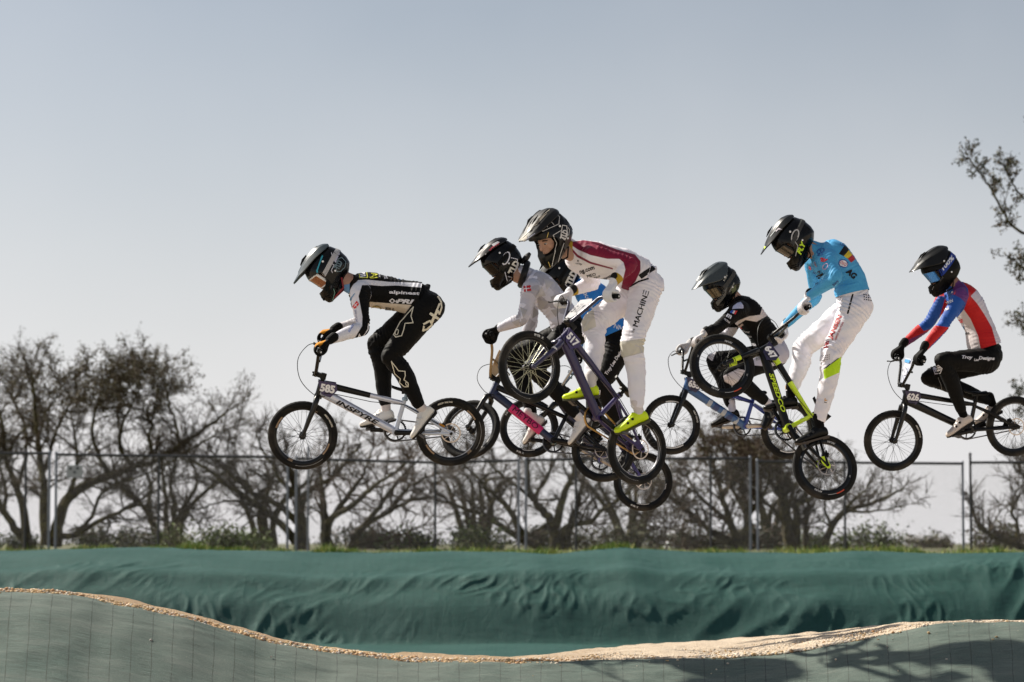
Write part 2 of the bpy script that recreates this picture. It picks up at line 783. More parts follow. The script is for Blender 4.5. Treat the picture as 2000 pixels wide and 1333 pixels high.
def cloth_mat(name, col, dust, dustamt, line_c, step, lw, hstep, gloss, relief, crease=0.06):
    """woven ground cloth: fine weft streaks, a printed grid of warp lines, dust"""
    m, nt, b = nodes_mat(name, gloss)
    n = N(nt)
    uv = n('ShaderNodeUVMap')
    sep = n('ShaderNodeSeparateXYZ')
    n.L(uv.outputs[0], sep.inputs[0])
    mp = n('ShaderNodeMapping')
    mp.inputs['Scale'].default_value = (7, 210, 1)
    n.L(uv.outputs[0], mp.inputs['Vector'])
    st = n('ShaderNodeTexNoise', Scale=1.0, Detail=5.0)
    n.L(mp.outputs[0], st.inputs['Vector'])
    big = n('ShaderNodeTexNoise', Scale=0.8, Detail=6.0, Roughness=0.62)
    n.L(uv.outputs[0], big.inputs['Vector'])
    mp2 = n('ShaderNodeMapping')
    mp2.inputs['Scale'].default_value = (2.0, 9, 1)
    n.L(uv.outputs[0], mp2.inputs['Vector'])
    mid = n('ShaderNodeTexNoise', Scale=1.0, Detail=6.0, Roughness=0.7)
    n.L(mp2.outputs[0], mid.inputs['Vector'])
    fine = n('ShaderNodeTexNoise', Scale=260.0, Detail=2.0)
    n.L(uv.outputs[0], fine.inputs['Vector'])
    c = n.mix(n.ramp(st.outputs['Fac'], 0.40, 0.60), tuple(x * 0.62 for x in col), tuple(x * 1.42 for x in col))
    d = n.math('ADD', n.ramp(big.outputs['Fac'], 0.35, 0.7), n.ramp(mid.outputs['Fac'], 0.5, 0.8))
    d = n.math('MULTIPLY', d, dustamt)
    c = n.mix(d, c, dust)
    c = n.mix(n.ramp(fine.outputs['Fac'], 0.56, 0.72), c, tuple(min(1, x * 1.5) for x in dust))
    # warp lines: slightly wandering
    wob = n('ShaderNodeTexNoise', Scale=2.2, Detail=2.0)
    n.L(uv.outputs[0], wob.inputs['Vector'])
    u = n.math('ADD', sep.outputs['X'], n.math('MULTIPLY', wob.outputs['Fac'], step * 0.16))
    fr = n.math('ABSOLUTE', n.math('SUBTRACT', n.math('FRACT', n.math('DIVIDE', u, step)), 0.5))
    brk = n('ShaderNodeTexNoise', Scale=95.0, Detail=1.0)
    n.L(uv.outputs[0], brk.inputs['Vector'])
    ln = n.math('MULTIPLY', n.math('LESS_THAN', fr, lw / step), n.ramp(brk.outputs['Fac'], 0.36, 0.55))
    c = n.mix(n.math('MULTIPLY', ln, 0.7), c, line_c)
    # sewn widths and sun-faded patches
    pv = n('ShaderNodeTexVoronoi')
    pv.inputs['Scale'].default_value = 1.0
    mp3 = n('ShaderNodeMapping')
    mp3.inputs['Scale'].default_value = (0.55, 0.22, 1)
    n.L(uv.outputs[0], mp3.inputs['Vector'])
    n.L(mp3.outputs[0], pv.inputs['Vector'])
    psp = n('ShaderNodeSeparateColor')
    n.L(pv.outputs['Color'], psp.inputs[0])
    c = n.mix(n.math('MULTIPLY', psp.outputs[0], 0.22), c, dust)
    v = n.math('ADD', sep.outputs['Y'], n.math('MULTIPLY', wob.outputs['Fac'], hstep * 0.45))
    fv = n.math('ABSOLUTE', n.math('SUBTRACT', n.math('FRACT', n.math('DIVIDE', v, hstep)), 0.5))
    lv = n.math('MULTIPLY', n.math('LESS_THAN', fv, lw * 0.7 / hstep), n.ramp(mid.outputs['Fac'], 0.4, 0.6))
    c = n.mix(n.math('MULTIPLY', lv, 0.5), c, tuple(min(1, x * 1.9) for x in col))
    n.L(c, b.inputs['Base Color'])
    h = n.math('ADD', n.math('MULTIPLY', st.outputs['Fac'], 0.5), n.math('MULTIPLY', mid.outputs['Fac'], 0.8))
    h = n.math('ADD', h, n.math('MULTIPLY', fine.outputs['Fac'], 0.25))
    mp4 = n('ShaderNodeMapping')
    mp4.inputs['Rotation'].default_value = (0, 0, 0.45)
    mp4.inputs['Scale'].default_value = (1.9, 0.75, 1)
    n.L(uv.outputs[0], mp4.inputs['Vector'])
    cr1 = n('ShaderNodeTexNoise', Scale=1.6, Detail=3.0, Distortion=0.8)
    n.L(mp4.outputs[0], cr1.inputs['Vector'])
    crs = n.math('SUBTRACT', 1.0, n.ramp(n.math('ABSOLUTE', n.math('SUBTRACT', cr1.outputs['Fac'], 0.5)), 0.0, 0.09))
    h = n.math('ADD', h, n.math('MULTIPLY', crs, crease))
    bp = n('ShaderNodeBump')
    bp.inputs['Strength'].default_value = relief
    bp.inputs['Distance'].default_value = 0.02
    n.L(h, bp.inputs['Height'])
    n.L(bp.outputs['Normal'], b.inputs['Normal'])
    b.inputs['Specular IOR Level'].default_value = 0.12
    return m


cloth_near = cloth_mat('dusty_ground_cloth', (0.072, 0.108, 0.092), (0.22, 0.24, 0.21), 0.46, (0.03, 0.022, 0.022), 0.133, 0.0030, 0.27, 0.75, 0.6)
cloth_far = cloth_mat('green_ground_cloth', (0.012, 0.058, 0.048), (0.062, 0.130, 0.116), 0.40, (0.018, 0.05, 0.05), 0.150, 0.0070, 0.45, 0.62, 0.6, 0.2)

# one ground sheet out to the horizon: low infield in front, a step up to the field behind
prof = [(-300, 0.1), (-20, 0.1), (16, 0.1), (28, 0.13), (46.9, 0.13), (47.6, 0.9), (48.3, 1.40), (48.9, 1.50), (60, 1.58), (120, 1.55), (600, 1.4), (4000, 0.5)]
gx = np.linspace(-1500, 1500, 61)
gy = np.array([p[0] for p in prof])
X, Y = np.meshgrid(gx, gy, indexing='ij')
Z = np.tile(np.array([p[1] for p in prof]), (len(gx), 1))
me = grid_mesh('ground', X, Y, Z)
gm, nt, b = nodes_mat('track_stone_and_field', 0.9)
n = N(nt)
tc = n('ShaderNodeTexCoord')
t1 = n('ShaderNodeTexNoise', Scale=0.6, Detail=8.0)
n.L(tc.outputs['Object'], t1.inputs['Vector'])
t2 = n('ShaderNodeTexNoise', Scale=40.0, Detail=4.0)
n.L(tc.outputs['Object'], t2.inputs['Vector'])
sxyz = n('ShaderNodeSeparateXYZ')
n.L(tc.outputs['Object'], sxyz.inputs[0])
grass_c = n.mix(n.ramp(t1.outputs['Fac'], 0.35, 0.65), (0.05, 0.085, 0.02), (0.16, 0.13, 0.07))
sand_c = n.mix(n.ramp(t2.outputs['Fac'], 0.35, 0.65), (0.46, 0.38, 0.29), (0.62, 0.53, 0.42))
n.L(n.mix(n.math('GREATER_THAN', sxyz.outputs['Y'], 28.0), sand_c, grass_c), b.inputs['Base Color'])     # the track's crushed stone, then the field
me.materials.append(gm)
tag(link('ground', me), kind='structure')

# near bank: ground cloth falling from the lane edge towards the camera
T = np.concatenate([np.linspace(0, 0.5, 26), np.linspace(0.53, 4.5, 60)])
X = np.repeat(xs[:, None], len(T), 1)
Y = YN - np.repeat(T[None, :], len(xs), 0)
drop = 0.36 * T - 0.36 * 0.22 * (1 - np.exp(-T / 0.22))
Z = zN[:, None] - drop[None, :]
for i in range(X.shape[0]):
    for j in range(X.shape[1]):
        x, t = X[i, j], T[j]
        a = min(1, t / 0.15)
        Z[i, j] += a * (0.030 * nz3(x * 0.9, t * 1.1, 1.0) + 0.012 * nz3(x * 2.6, t * 5.5 + x, 4.0) + 0.006 * nz3(x * 5, t * 16, 9.0))
U = X * (YN / Y) ** 0.85
W = np.repeat(T[None, :], len(xs), 0) * 1.06
me = grid_mesh('bank', X, Y, Z, (U, W))
me.materials.append(cloth_near)
tag(link('bank', me), kind='structure')

# the racing lane
Yl = np.concatenate([np.linspace(YN - 0.004, YN + 1.2, 30), np.linspace(YN + 1.3, YF, 36), np.array([YF + 0.15, YF + 0.5, YF + 1.5, YF + 3.4])])
X = np.repeat(xs[:, None], len(Yl), 1) * (Yl[None, :] / YN)
Y = np.repeat(Yl[None, :], len(xs), 0)
Z = lane_z(X, Y)
for j, y in enumerate(Yl):
    if y > YF:
        k = (y - YF) / 3.4
        Z[:, j] = Z[:, j] * (1 - k) + 0.1 * k
for i in range(X.shape[0]):
    for j in range(X.shape[1]):
        if j > 1:
            Z[i, j] += 0.022 * nz3(X[i, j] * 2.3, Y[i, j] * 1.5, 2.0) + 0.012 * nz3(X[i, j] * 6, Y[i, j] * 4, 7.0) + 0.005 * nz3(X[i, j] * 14, Y[i, j] * 14, 5.0)
me = grid_mesh('racing_lane', X, Y, Z, (X, Y))
lm, nt, b = nodes_mat('crushed_stone', 0.95)
n = N(nt)
tc = n('ShaderNodeTexCoord')
v1 = n('ShaderNodeTexVoronoi', Scale=70.0)
n.L(tc.outputs['Object'], v1.inputs['Vector'])
t1 = n('ShaderNodeTexNoise', Scale=1.3, Detail=6.0)
n.L(tc.outputs['Object'], t1.inputs['Vector'])
t2 = n('ShaderNodeTexNoise', Scale=160.0, Detail=3.0)
n.L(tc.outputs['Object'], t2.inputs['Vector'])
sp = n('ShaderNodeSeparateColor')
n.L(v1.outputs['Color'], sp.inputs[0])
c = n.mix(sp.outputs[0], (0.42, 0.31, 0.21), (0.76, 0.63, 0.47))
c = n.mix(n.math('MULTIPLY', n.ramp(t1.outputs['Fac'], 0.4, 0.62), 0.6), c, (0.72, 0.60, 0.46))
c = n.mix(n.math('MULTIPLY', n.ramp(t2.outputs['Fac'], 0.55, 0.75), 0.5), c, (0.22, 0.16, 0.11))
sx = n('ShaderNodeSeparateXYZ')
n.L(tc.outputs['Object'], sx.inputs[0])
sel = n.ramp(n.math('ADD', sx.outputs['X'], n.math('MULTIPLY', t1.outputs['Fac'], 1.2)), 0.5, 1.5)
c = n.mix(sel, n.mix(0.85, c, (0.62, 0.50, 0.36), 'MULTIPLY'), c)       # coarse ochre stone on the left, pale fines in the dip
n.L(c, b.inputs['Base Color'])
bp = n('ShaderNodeBump')
bp.inputs['Strength'].default_value = 0.9
bp.inputs['Distance'].default_value = 0.02
n.L(v1.outputs['Distance'], bp.inputs['Height'])
n.L(bp.outputs['Normal'], b.inputs['Normal'])
me.materials.append(lm)
tag(link('racing_lane', me), kind='structure')

# loose stones along the lane edge
ico = bmesh.new()
bmesh.ops.create_icosphere(ico, subdivisions=1, radius=1)
ico.verts.index_update()
iv = np.array([list(v.co) for v in ico.verts])
itri = np.array([[v.index for v in f.verts] for f in ico.faces])
ico.free()


def stones(name, pos, size, mats, pick):
    n_ = len(pos)
    sc_ = size[:, None] * rng.uniform(0.55, 1.3, (n_, 3)) * np.array([1.1, 1.1, 0.75])
    ang = rng.uniform(0, 6.28, n_)
    j = rng.uniform(0.7, 1.2, (n_, len(iv), 1))
    v = iv[None] * j * sc_[:, None, :]
    c_, s_ = np.cos(ang)[:, None], np.sin(ang)[:, None]
    vx, vy = v[..., 0] * c_ - v[..., 1] * s_, v[..., 0] * s_ + v[..., 1] * c_
    v = np.stack([vx, vy, v[..., 2]], -1) + pos[:, None, :]
    tr = itri[None] + (np.arange(n_) * len(iv))[:, None, None]
    me = npmesh(name, v.reshape(-1, 3), tris=tr.reshape(-1, 3))
    for mm in mats:
        me.materials.append(mm)
    me.polygons.foreach_set('material_index', np.repeat(pick, len(itri)).astype(np.int32))
    return me


def mk_stones(n_, x0, x1, tpow, tmax, smin, smax, off=0.03):
    x = rng.uniform(x0, x1, n_)
    t = tmax * rng.uniform(0, 1, n_) ** tpow - off
    y = YN + t
    z = np.where(t >= 0, lane_z(x, y), np.interp(x, xs, zN) - 0.36 * np.maximum(-t, 0) * np.clip(-t / 0.25, 0, 1)) + 0.004
    s_ = smin + (smax - smin) * rng.uniform(0, 1, n_) ** 3.6
    pt = np.array([nz3(a * 2.3, b_ * 4.0, 1.5) + 0.6 * nz3(a * 7, b_ * 9, 3.5) for a, b_ in zip(x, y)])
    k_ = pt > np.where(x < 0.3, rng.uniform(-0.32, 0.50, n_), rng.uniform(-0.50, 0.45, n_))
    z = z + 0.012 * np.clip(pt, 0, 1) * rng.uniform(0, 1, n_) * (np.abs(t) < 0.5)     # small heaps
    x, y, z, s_ = x[k_], y[k_], z[k_], s_[k_]
    return np.stack([x, y, z], 1), s_


st_m = [pm('ochre_stone', (0.52, 0.36, 0.19), 0.9, var=0.25, scale=60), pm('pale_stone', (0.66, 0.57, 0.45), 0.9, var=0.2, scale=60),
        pm('grey_stone', (0.42, 0.38, 0.34), 0.9, var=0.25, scale=60), pm('rust_stone', (0.42, 0.24, 0.12), 0.9, var=0.25, scale=60)]
pos, siz = [], []
for a in (mk_stones(19000, -3.9, 0.3, 1.7, 0.5, 0.002, 0.017, 0.10), mk_stones(8000, -1.3, 0.2, 1.2, 1.6, 0.003, 0.018, 0.04),
          mk_stones(9000, 0.0, 2.9, 1.6, 2.6, 0.002, 0.010, 0.02), mk_stones(3500, 1.2, 2.6, 1.5, 0.5, 0.003, 0.018, 0.06),
          mk_stones(2400, 2.4, 4.2, 1.6, 0.6, 0.003, 0.013, 0.03), mk_stones(260, -3.6, 3.6, 1, 0.01, 0.002, 0.013, 0.5)):
    pos.append(a[0])
    siz.append(a[1])
pos, siz = np.concatenate(pos), np.concatenate(siz)
fb = pos[:, 1] < YN - 0.12
pos[fb, 1] = YN - 0.12 - 0.7 * rng.uniform(0, 1, fb.sum()) ** 2.5
tt = YN - pos[fb, 1]
pos[fb, 2] = np.interp(pos[fb, 0], xs, zN) - (0.36 * tt - 0.36 * 0.22 * (1 - np.exp(-tt / 0.22))) + 0.004
pk = rng.choice(4, len(pos), p=[0.50, 0.18, 0.14, 0.18])
pk = np.where(pos[:, 0] > 0.6, rng.choice(4, len(pos), p=[0.2, 0.66, 0.1, 0.04]), pk)
tag(link('gravel', stones('gravel', pos, siz, st_m, pk)), kind='stuff')

# far berm under a green ground cloth
top_px = [(-400, 1078), (0, 1076), (60, 1072), (200, 1071), (500, 1076), (700, 1080), (860, 1077), (1000, 1078), (1080, 1083), (1150, 1077), (1230, 1070), (1300, 1075),
          (1400, 1080), (1600, 1080), (1700, 1077), (1850, 1081), (2000, 1080), (2400, 1078)]
rid_px = [(-400, 1120), (0, 1118), (150, 1112), (300, 1113), (480, 1117), (600, 1128), (720, 1127), (900, 1120), (1050, 1112), (1150, 1116), (1230, 1108), (1300, 1118),
          (1450, 1122), (1600, 1115), (1750, 1118), (1900, 1103), (2000, 1098), (2400, 1100)]
pxs = np.linspace(-400, 2400, 900)
tz = np.array([list(P(a, b, 48.3)) for a, b in zip(pxs, smooth(xsplit(top_px, pxs), 7))])
rz = np.array([list(P(a, b, 45.7)) for a, b in zip(pxs, smooth(xsplit(rid_px, pxs), 15))])
bx = np.linspace(rz[0, 0], rz[-1, 0], 900)
ztop = np.interp(bx, tz[:, 0] * 45.7 / 48.3, tz[:, 2])
zrid = np.interp(bx, rz[:, 0], rz[:, 2])
cols = []
for x, a, c in zip(bx, ztop, zrid):
    row = [(48.9, a - 0.10), (48.3, a), (47.2, a * 0.6 + c * 0.4 + 0.05), (46.2, c + 0.05), (45.7, c - 0.03), (45.35, c - 0.25), (44.9, c * 0.55 + 0.13 * 0.45), (44.35, 0.20), (44.1, 0.135)]
    cols.append(catmull(row, 13))
prof = np.array(cols)
X = np.repeat(bx[:, None], prof.shape[1], 1)
Y, Z = prof[..., 0].copy(), prof[..., 1].copy()
arc = np.concatenate([np.zeros((len(bx), 1)), np.cumsum(np.hypot(np.diff(Y, axis=1), np.diff(Z, axis=1)), 1)], 1)
for i in range(X.shape[0]):
    for j in range(X.shape[1]):
        x, s_ = X[i, j], arc[i, j]
        face = min(1, max(0, (s_ - 2.2) / 0.5))
        w1 = 0.5 * nz3(x * 0.5, s_ * 0.6, 17.0)
        q = x + (s_ - 2.2) * (0.55 + 0.5 * nz3(x * 0.25, 2.0, 5.0)) + w1
        big = nz3(x * 0.45, s_ * 0.7, 7.0)
        a1 = max(0, 1 - abs(nz3(q * 1.25, s_ * 0.35, 3.0)) * 2.6) ** 1.6
        a2 = max(0, 1 - abs(nz3(q * 3.0 + 9, s_ * 0.8, 5.0)) * 2.8) ** 1.5
        a3 = max(0, 1 - abs(nz3(q * 4.6 + 4 + big, s_ * 2.2 - x * 0.8, 21.0)) * 2.8) ** 1.3
        pull = max(0.15, 1 - (s_ - 2.0) / 1.5)
        fine = nz3(x * 4.0, s_ * 4.0, 11.0)
        m1 = min(1, max(0, nz3(x * 0.42, s_ * 0.5, 41.0) * 2.2 + 0.25))       # creases come in groups, the cloth is taut between them
        m2 = min(1, max(0, nz3(x * 0.7, s_ * 0.9, 33.0) * 2.2 + 0.10))
        d = face * (0.066 * a1 * m1 + 0.07 * big + 0.042 * a2 * pull * m1 + 0.036 * a3 * m2 + 0.006 * fine)
        Y[i, j] -= d
        Z[i, j] += (1 - face) * (0.02 * nz3(x * 0.7, s_ * 1.2, 2.0) + 0.010 * nz3(x * 1.2, s_ * 4.5, 8.0) + 0.010 * a3 * max(0, nz3(x * 0.8, s_, 55.0)) * 2) + face * d * 0.25
me = grid_mesh('berm', X, Y, Z, (X, arc))
me.materials.append(cloth_far)
tag(link('berm', me), kind='structure')
X, Y = np.meshgrid(np.linspace(-14, 14, 60), np.linspace(27, 44.6, 30), indexing='ij')
Z = 0.15 + 0.015 * np.sin(X * 1.7 + Y * 0.6)
me = grid_mesh('ground_cloth', X, Y, Z, (X, Y))
me.materials.append(cloth_far)
tag(link('ground_cloth', me), kind='structure')

# grass on the berm's back edge and round the fence feet
nb = 44000
gxp = rng.uniform(-14, 14, nb)
gyp = 48.1 + rng.uniform(0, 1, nb) ** 1.6 * 13
gyp[:20000] = 48.1 + rng.uniform(0, 0.9, 20000)
dens = np.array([nz3(x * 0.8, y * 0.25, 1.0) + 0.7 * nz3(x * 2.6, y * 0.8, 6.0) for x, y in zip(gxp, gyp)])
keep = dens > rng.uniform(-0.25, 0.35, nb)
gxp, gyp, dens = gxp[keep], gyp[keep], np.clip(dens[keep], 0.0, 0.9)
gh = rng.uniform(0.02, 0.10, len(gxp)) * (0.5 + dens * 2.6)
zt = np.interp(gxp * 45.7 / gyp, bx, ztop)
gz = np.where(gyp < 49, zt - 0.02, 1.55)
an = rng.uniform(0, 6.28, len(gxp))
wd = 0.011
lean = rng.normal(0, 0.35, (len(gxp), 2)) * gh[:, None]
b0 = np.stack([gxp - wd * np.cos(an), gyp - wd * np.sin(an), gz], 1)
b1 = np.stack([gxp + wd * np.cos(an), gyp + wd * np.sin(an), gz], 1)
tp = np.stack([gxp + lean[:, 0], gyp + lean[:, 1], gz + gh], 1)
me = npmesh('grass', np.stack([b0, b1, tp], 1).reshape(-1, 3), tris=np.arange(len(gxp) * 3).reshape(-1, 3))
for mm in (pm('grass_blade', (0.14, 0.23, 0.025), 0.7, var=0.3, scale=3), pm('yellow_grass_blade', (0.30, 0.30, 0.05), 0.7, var=0.3, scale=3)):
    me.materials.append(mm)
me.polygons.foreach_set('material_index', (rng.uniform(0, 1, len(gxp)) < 0.35).astype(np.int32))
tag(link('grass', me), kind='stuff')

# ------------------------------------------------------------------ fence beyond the berm
FD = 60.0
steel = pm('galvanised_steel', (0.20, 0.215, 0.25), 0.45, 0.6, var=0.2)
dark_steel = pm('dark_weathered_steel', (0.055, 0.055, 0.06), 0.55, 0.4, var=0.25)
rail_m = pm('weathered_rail', (0.06, 0.06, 0.065), 0.5, 0.5, var=0.25)
wire_m = pm('fence_wire', (0.10, 0.10, 0.10), 0.6, 0.0)


def prisms(p0, p1, r0, r1):
    """thin three sided sticks between rows of points"""
    p0, p1 = np.asarray(p0, float), np.asarray(p1, float)
    d = p1 - p0
    d /= np.linalg.norm(d, axis=1, keepdims=True) + 1e-9
    ref = np.where(np.abs(d[:, 2:3]) < 0.9, np.array([[0, 0, 1.0]]), np.array([[1.0, 0, 0]]))
    u = np.cross(d, ref)
    u /= np.linalg.norm(u, axis=1, keepdims=True) + 1e-9
    w = np.cross(d, u)
    vs = []
    for base, r in ((p0, r0), (p1, r1)):
        for k in range(3):
            a = 2 * math.pi * k / 3
            vs.append(base + (u * math.cos(a) + w * math.sin(a)) * np.reshape(r, (-1, 1)))
    v = np.stack(vs, 1)
    o = (np.arange(len(p0)) * 6)[:, None]
    q = np.concatenate([o + np.array([[0, 1, 4, 3]]), o + np.array([[1, 2, 5, 4]]), o + np.array([[2, 0, 3, 5]])], 0)
    return v.reshape(-1, 3), q


def fence_panel(label, ends, mids, rail, dark_end=False, tall=None, dd=0.0):
    d = FD + dd
    base = 1.56
    root = empty('fence_panel', Matrix.Translation(P(ends[0], 1074, d)))
    root.location.z = base
    tag(root, label, 'fence', 'chain link fence behind the berm')
    o = V(root.location)
    for i, e in enumerate(ends):
        top = P(e, rail[0][1] if i == 0 else rail[-1][1], d)
        g = G()
        x = top.x
        zt_ = top.z + 0.02
        if tall and i == tall[0]:
            zt_ = P(e, tall[1], d).z
        g.tube([V((x, d, base - 0.1)) - o, V((x, d, zt_)) - o], 0.028, 10)
        g.ball(V((x, d, zt_)) - o, (0.034, 0.034, 0.045))
        pst = g.build('post', [dark_steel if dark_end else steel], root)
    for e in mids:
        top = P(e, float(xsplit(rail, e)), d)
        g = G()
        g.tube([V((top.x, d + 0.05, base - 0.1)) - o, V((top.x, d + 0.05, top.z + 0.06)) - o], 0.026, 8)
        for k in range(4):
            z_ = base + 0.3 + k * (top.z - base - 0.4) / 3
            g.tube([V((top.x - 0.03, d + 0.0, z_)) - o, V((top.x + 0.03, d + 0.0, z_)) - o], 0.008, 6)
        g.ball(V((top.x, d + 0.05, top.z + 0.06)) - o, 0.03)
        g.build('post', [dark_steel], root)
    g = G()
    pts = [P(x, y, d) - o for x, y in rail]
    g.tube(pts, 0.029, 8)
    g.build('top_rail', [rail_m], root)
    x0, x1 = P(ends[0], 900, d).x, P(ends[-1], 900, d).x
    z0, z1 = base + 0.03, P(ends[0], rail[0][1], d).z
    p0, p1 = [], []
    hh = z1 - z0
    for k in np.arange(-hh, x1 - x0, 0.075):
        for sgn in (1, -1):
            a = k if sgn > 0 else k + hh
            t0 = max(0.0, -a / hh * sgn if sgn > 0 else (a - (x1 - x0)) / hh)
            t1 = min(1.0, ((x1 - x0) - a) / hh if sgn > 0 else a / hh)
            if t1 - t0 > 0.02:
                p0.append((x0 + a + sgn * hh * t0 - o.x, 0.03, z0 + hh * t0 - o.z))
                p1.append((x0 + a + sgn * hh * t1 - o.x, 0.03, z0 + hh * t1 - o.z))
    v, q = prisms(p0, p1, np.full(len(p0), 0.0027), np.full(len(p0), 0.0027))
    me = npmesh('wire_mesh', v, quads=q)
    me.materials.append(wire_m)
    tag(link('wire_mesh', me, root), kind='stuff')
    return root


fence_panel('chain link fence panel at the left end, left of the first light post pair', [-260, 97], [50], [(-260, 885), (97, 886)])
fp = fence_panel('long chain link fence panel with small pale sign under the tallest left tree', [110, 562], [310], [(110, 888), (310, 891), (562, 893)])
fence_panel('chain link fence panel below the front wheel of the leading bike', [579, 1013], [850], [(579, 896), (700, 900), (850, 904), (1013, 900)])
fence_panel('chain link fence panel below the purple bike and its low back wheel', [1027, 1465], [1125, 1388], [(1027, 899), (1240, 896), (1465, 896)])
fence_panel('chain link fence panel below the neon yellow bike, ending at a dark gate post', [1479, 1880], [1650], [(1479, 902), (1650, 904), (1880, 906)])
fence_panel('chain link fence run at the right end with a tall dark pointed post', [1895, 2300], [2130], [(1895, 904), (2300, 902)], True, (0, 888))
sp_ = G()
sgn = P(146, 921, FD - 0.06)
sp_.box((0, 0, 0), (0.34, 0.012, 0.26))
sgo = sp_.build('sign', [pm('pale_sign_plate', (0.42, 0.43, 0.45), 0.5)], None, Matrix.Translation(sgn))
tag(sgo, 'small pale blank sign hung on the wire fence near the light posts', 'sign')
for dx, dz in ((-0.09, 0.06), (0.06, 0.065), (0.0, -0.02)):
    g = G()
    g.lathe([(0.0, -0.004), (0.034, -0.004), (0.034, 0.004), (0.0, 0.004)], 14)
    g.build('dark_spot', [pm('sign_print', (0.12, 0.12, 0.13), 0.5)], sgo, Matrix.Translation((dx, -0.009, dz)))
g = G()
g.tube([V((P(600, 900, FD).x, FD + 0.3, 1.5)), V((P(600, 900, FD).x, FD + 0.3, P(600, 900, FD).z + 0.3))], 0.024, 10)
g.ball(V((P(600, 900, FD).x, FD + 0.3, P(600, 900, FD).z + 0.3)), 0.028)
tag(g.build('steel_pole', [steel]), 'single light steel pole just right of the fence post pair, in front of a trunk', 'pole')

# ------------------------------------------------------------------ trees
bark = {}


def bark_mat(c, name):
    m, nt, b = nodes_mat(name, 0.95)
    n = N(nt)
    tc = n('ShaderNodeTexCoord')
    t1 = n('ShaderNodeTexNoise', Scale=5.0, Detail=8.0, Roughness=0.7)
    n.L(tc.outputs['Object'], t1.inputs['Vector'])
    t2 = n('ShaderNodeTexNoise', Scale=30.0, Detail=4.0)
    n.L(tc.outputs['Object'], t2.inputs['Vector'])
    cc = n.mix(n.ramp(t1.outputs['Fac'], 0.42, 0.62), c, (0.16, 0.135, 0.04))  # olive moss patches, brightened in colour to look sunlit
    cc = n.mix(n.ramp(t2.outputs['Fac'], 0.4, 0.7), cc, tuple(x * 0.55 for x in c))
    n.L(cc, b.inputs['Base Color'])
    bp = n('ShaderNodeBump')
    bp.inputs['Strength'].default_value = 0.8
    bp.inputs['Distance'].default_value = 0.02
    n.L(t2.outputs['Fac'], bp.inputs['Height'])
    n.L(bp.outputs['Normal'], b.inputs['Normal'])
    return m


bark_mossy_lit = bark_mat((0.044, 0.033, 0.019), 'mossy_sunlit_bark')
twig_m = pm('twig', (0.068, 0.050, 0.031), 0.9, var=0.4, scale=2)
twig_red = pm('reddish_twig', (0.090, 0.060, 0.038), 0.9, var=0.3, scale=2)
bud_olive = pm('olive_bud', (0.115, 0.10, 0.045), 0.8, var=0.4, scale=1.5)
bud_brown = pm('brown_bud', (0.10, 0.072, 0.045), 0.8, var=0.4, scale=1.5)
leaf_green = pm('shrub_leaf', (0.12, 0.17, 0.03), 0.7, var=0.45, scale=1.5)
leaf_olive = pm('olive_leaf', (0.12, 0.125, 0.045), 0.7, var=0.45, scale=1.5)
leaf_dark = pm('dark_leaf', (0.04, 0.055, 0.022), 0.7, var=0.45, scale=1.5)


def leaf_quads(c, s_, r):
    n_ = len(c)
    a = r.normal(0, 1, (n_, 3))
    a /= np.linalg.norm(a, axis=1, keepdims=True)
    b_ = np.cross(a, r.normal(0, 1, (n_, 3)))
    b_ /= np.linalg.norm(b_, axis=1, keepdims=True)
    a = a * s_[:, None]
    b_ = b_ * s_[:, None] * 0.6
    v = np.stack([c - a, c + b_, c + a, c - b_], 1).reshape(-1, 3)
    return v, np.arange(n_ * 4).reshape(-1, 4)


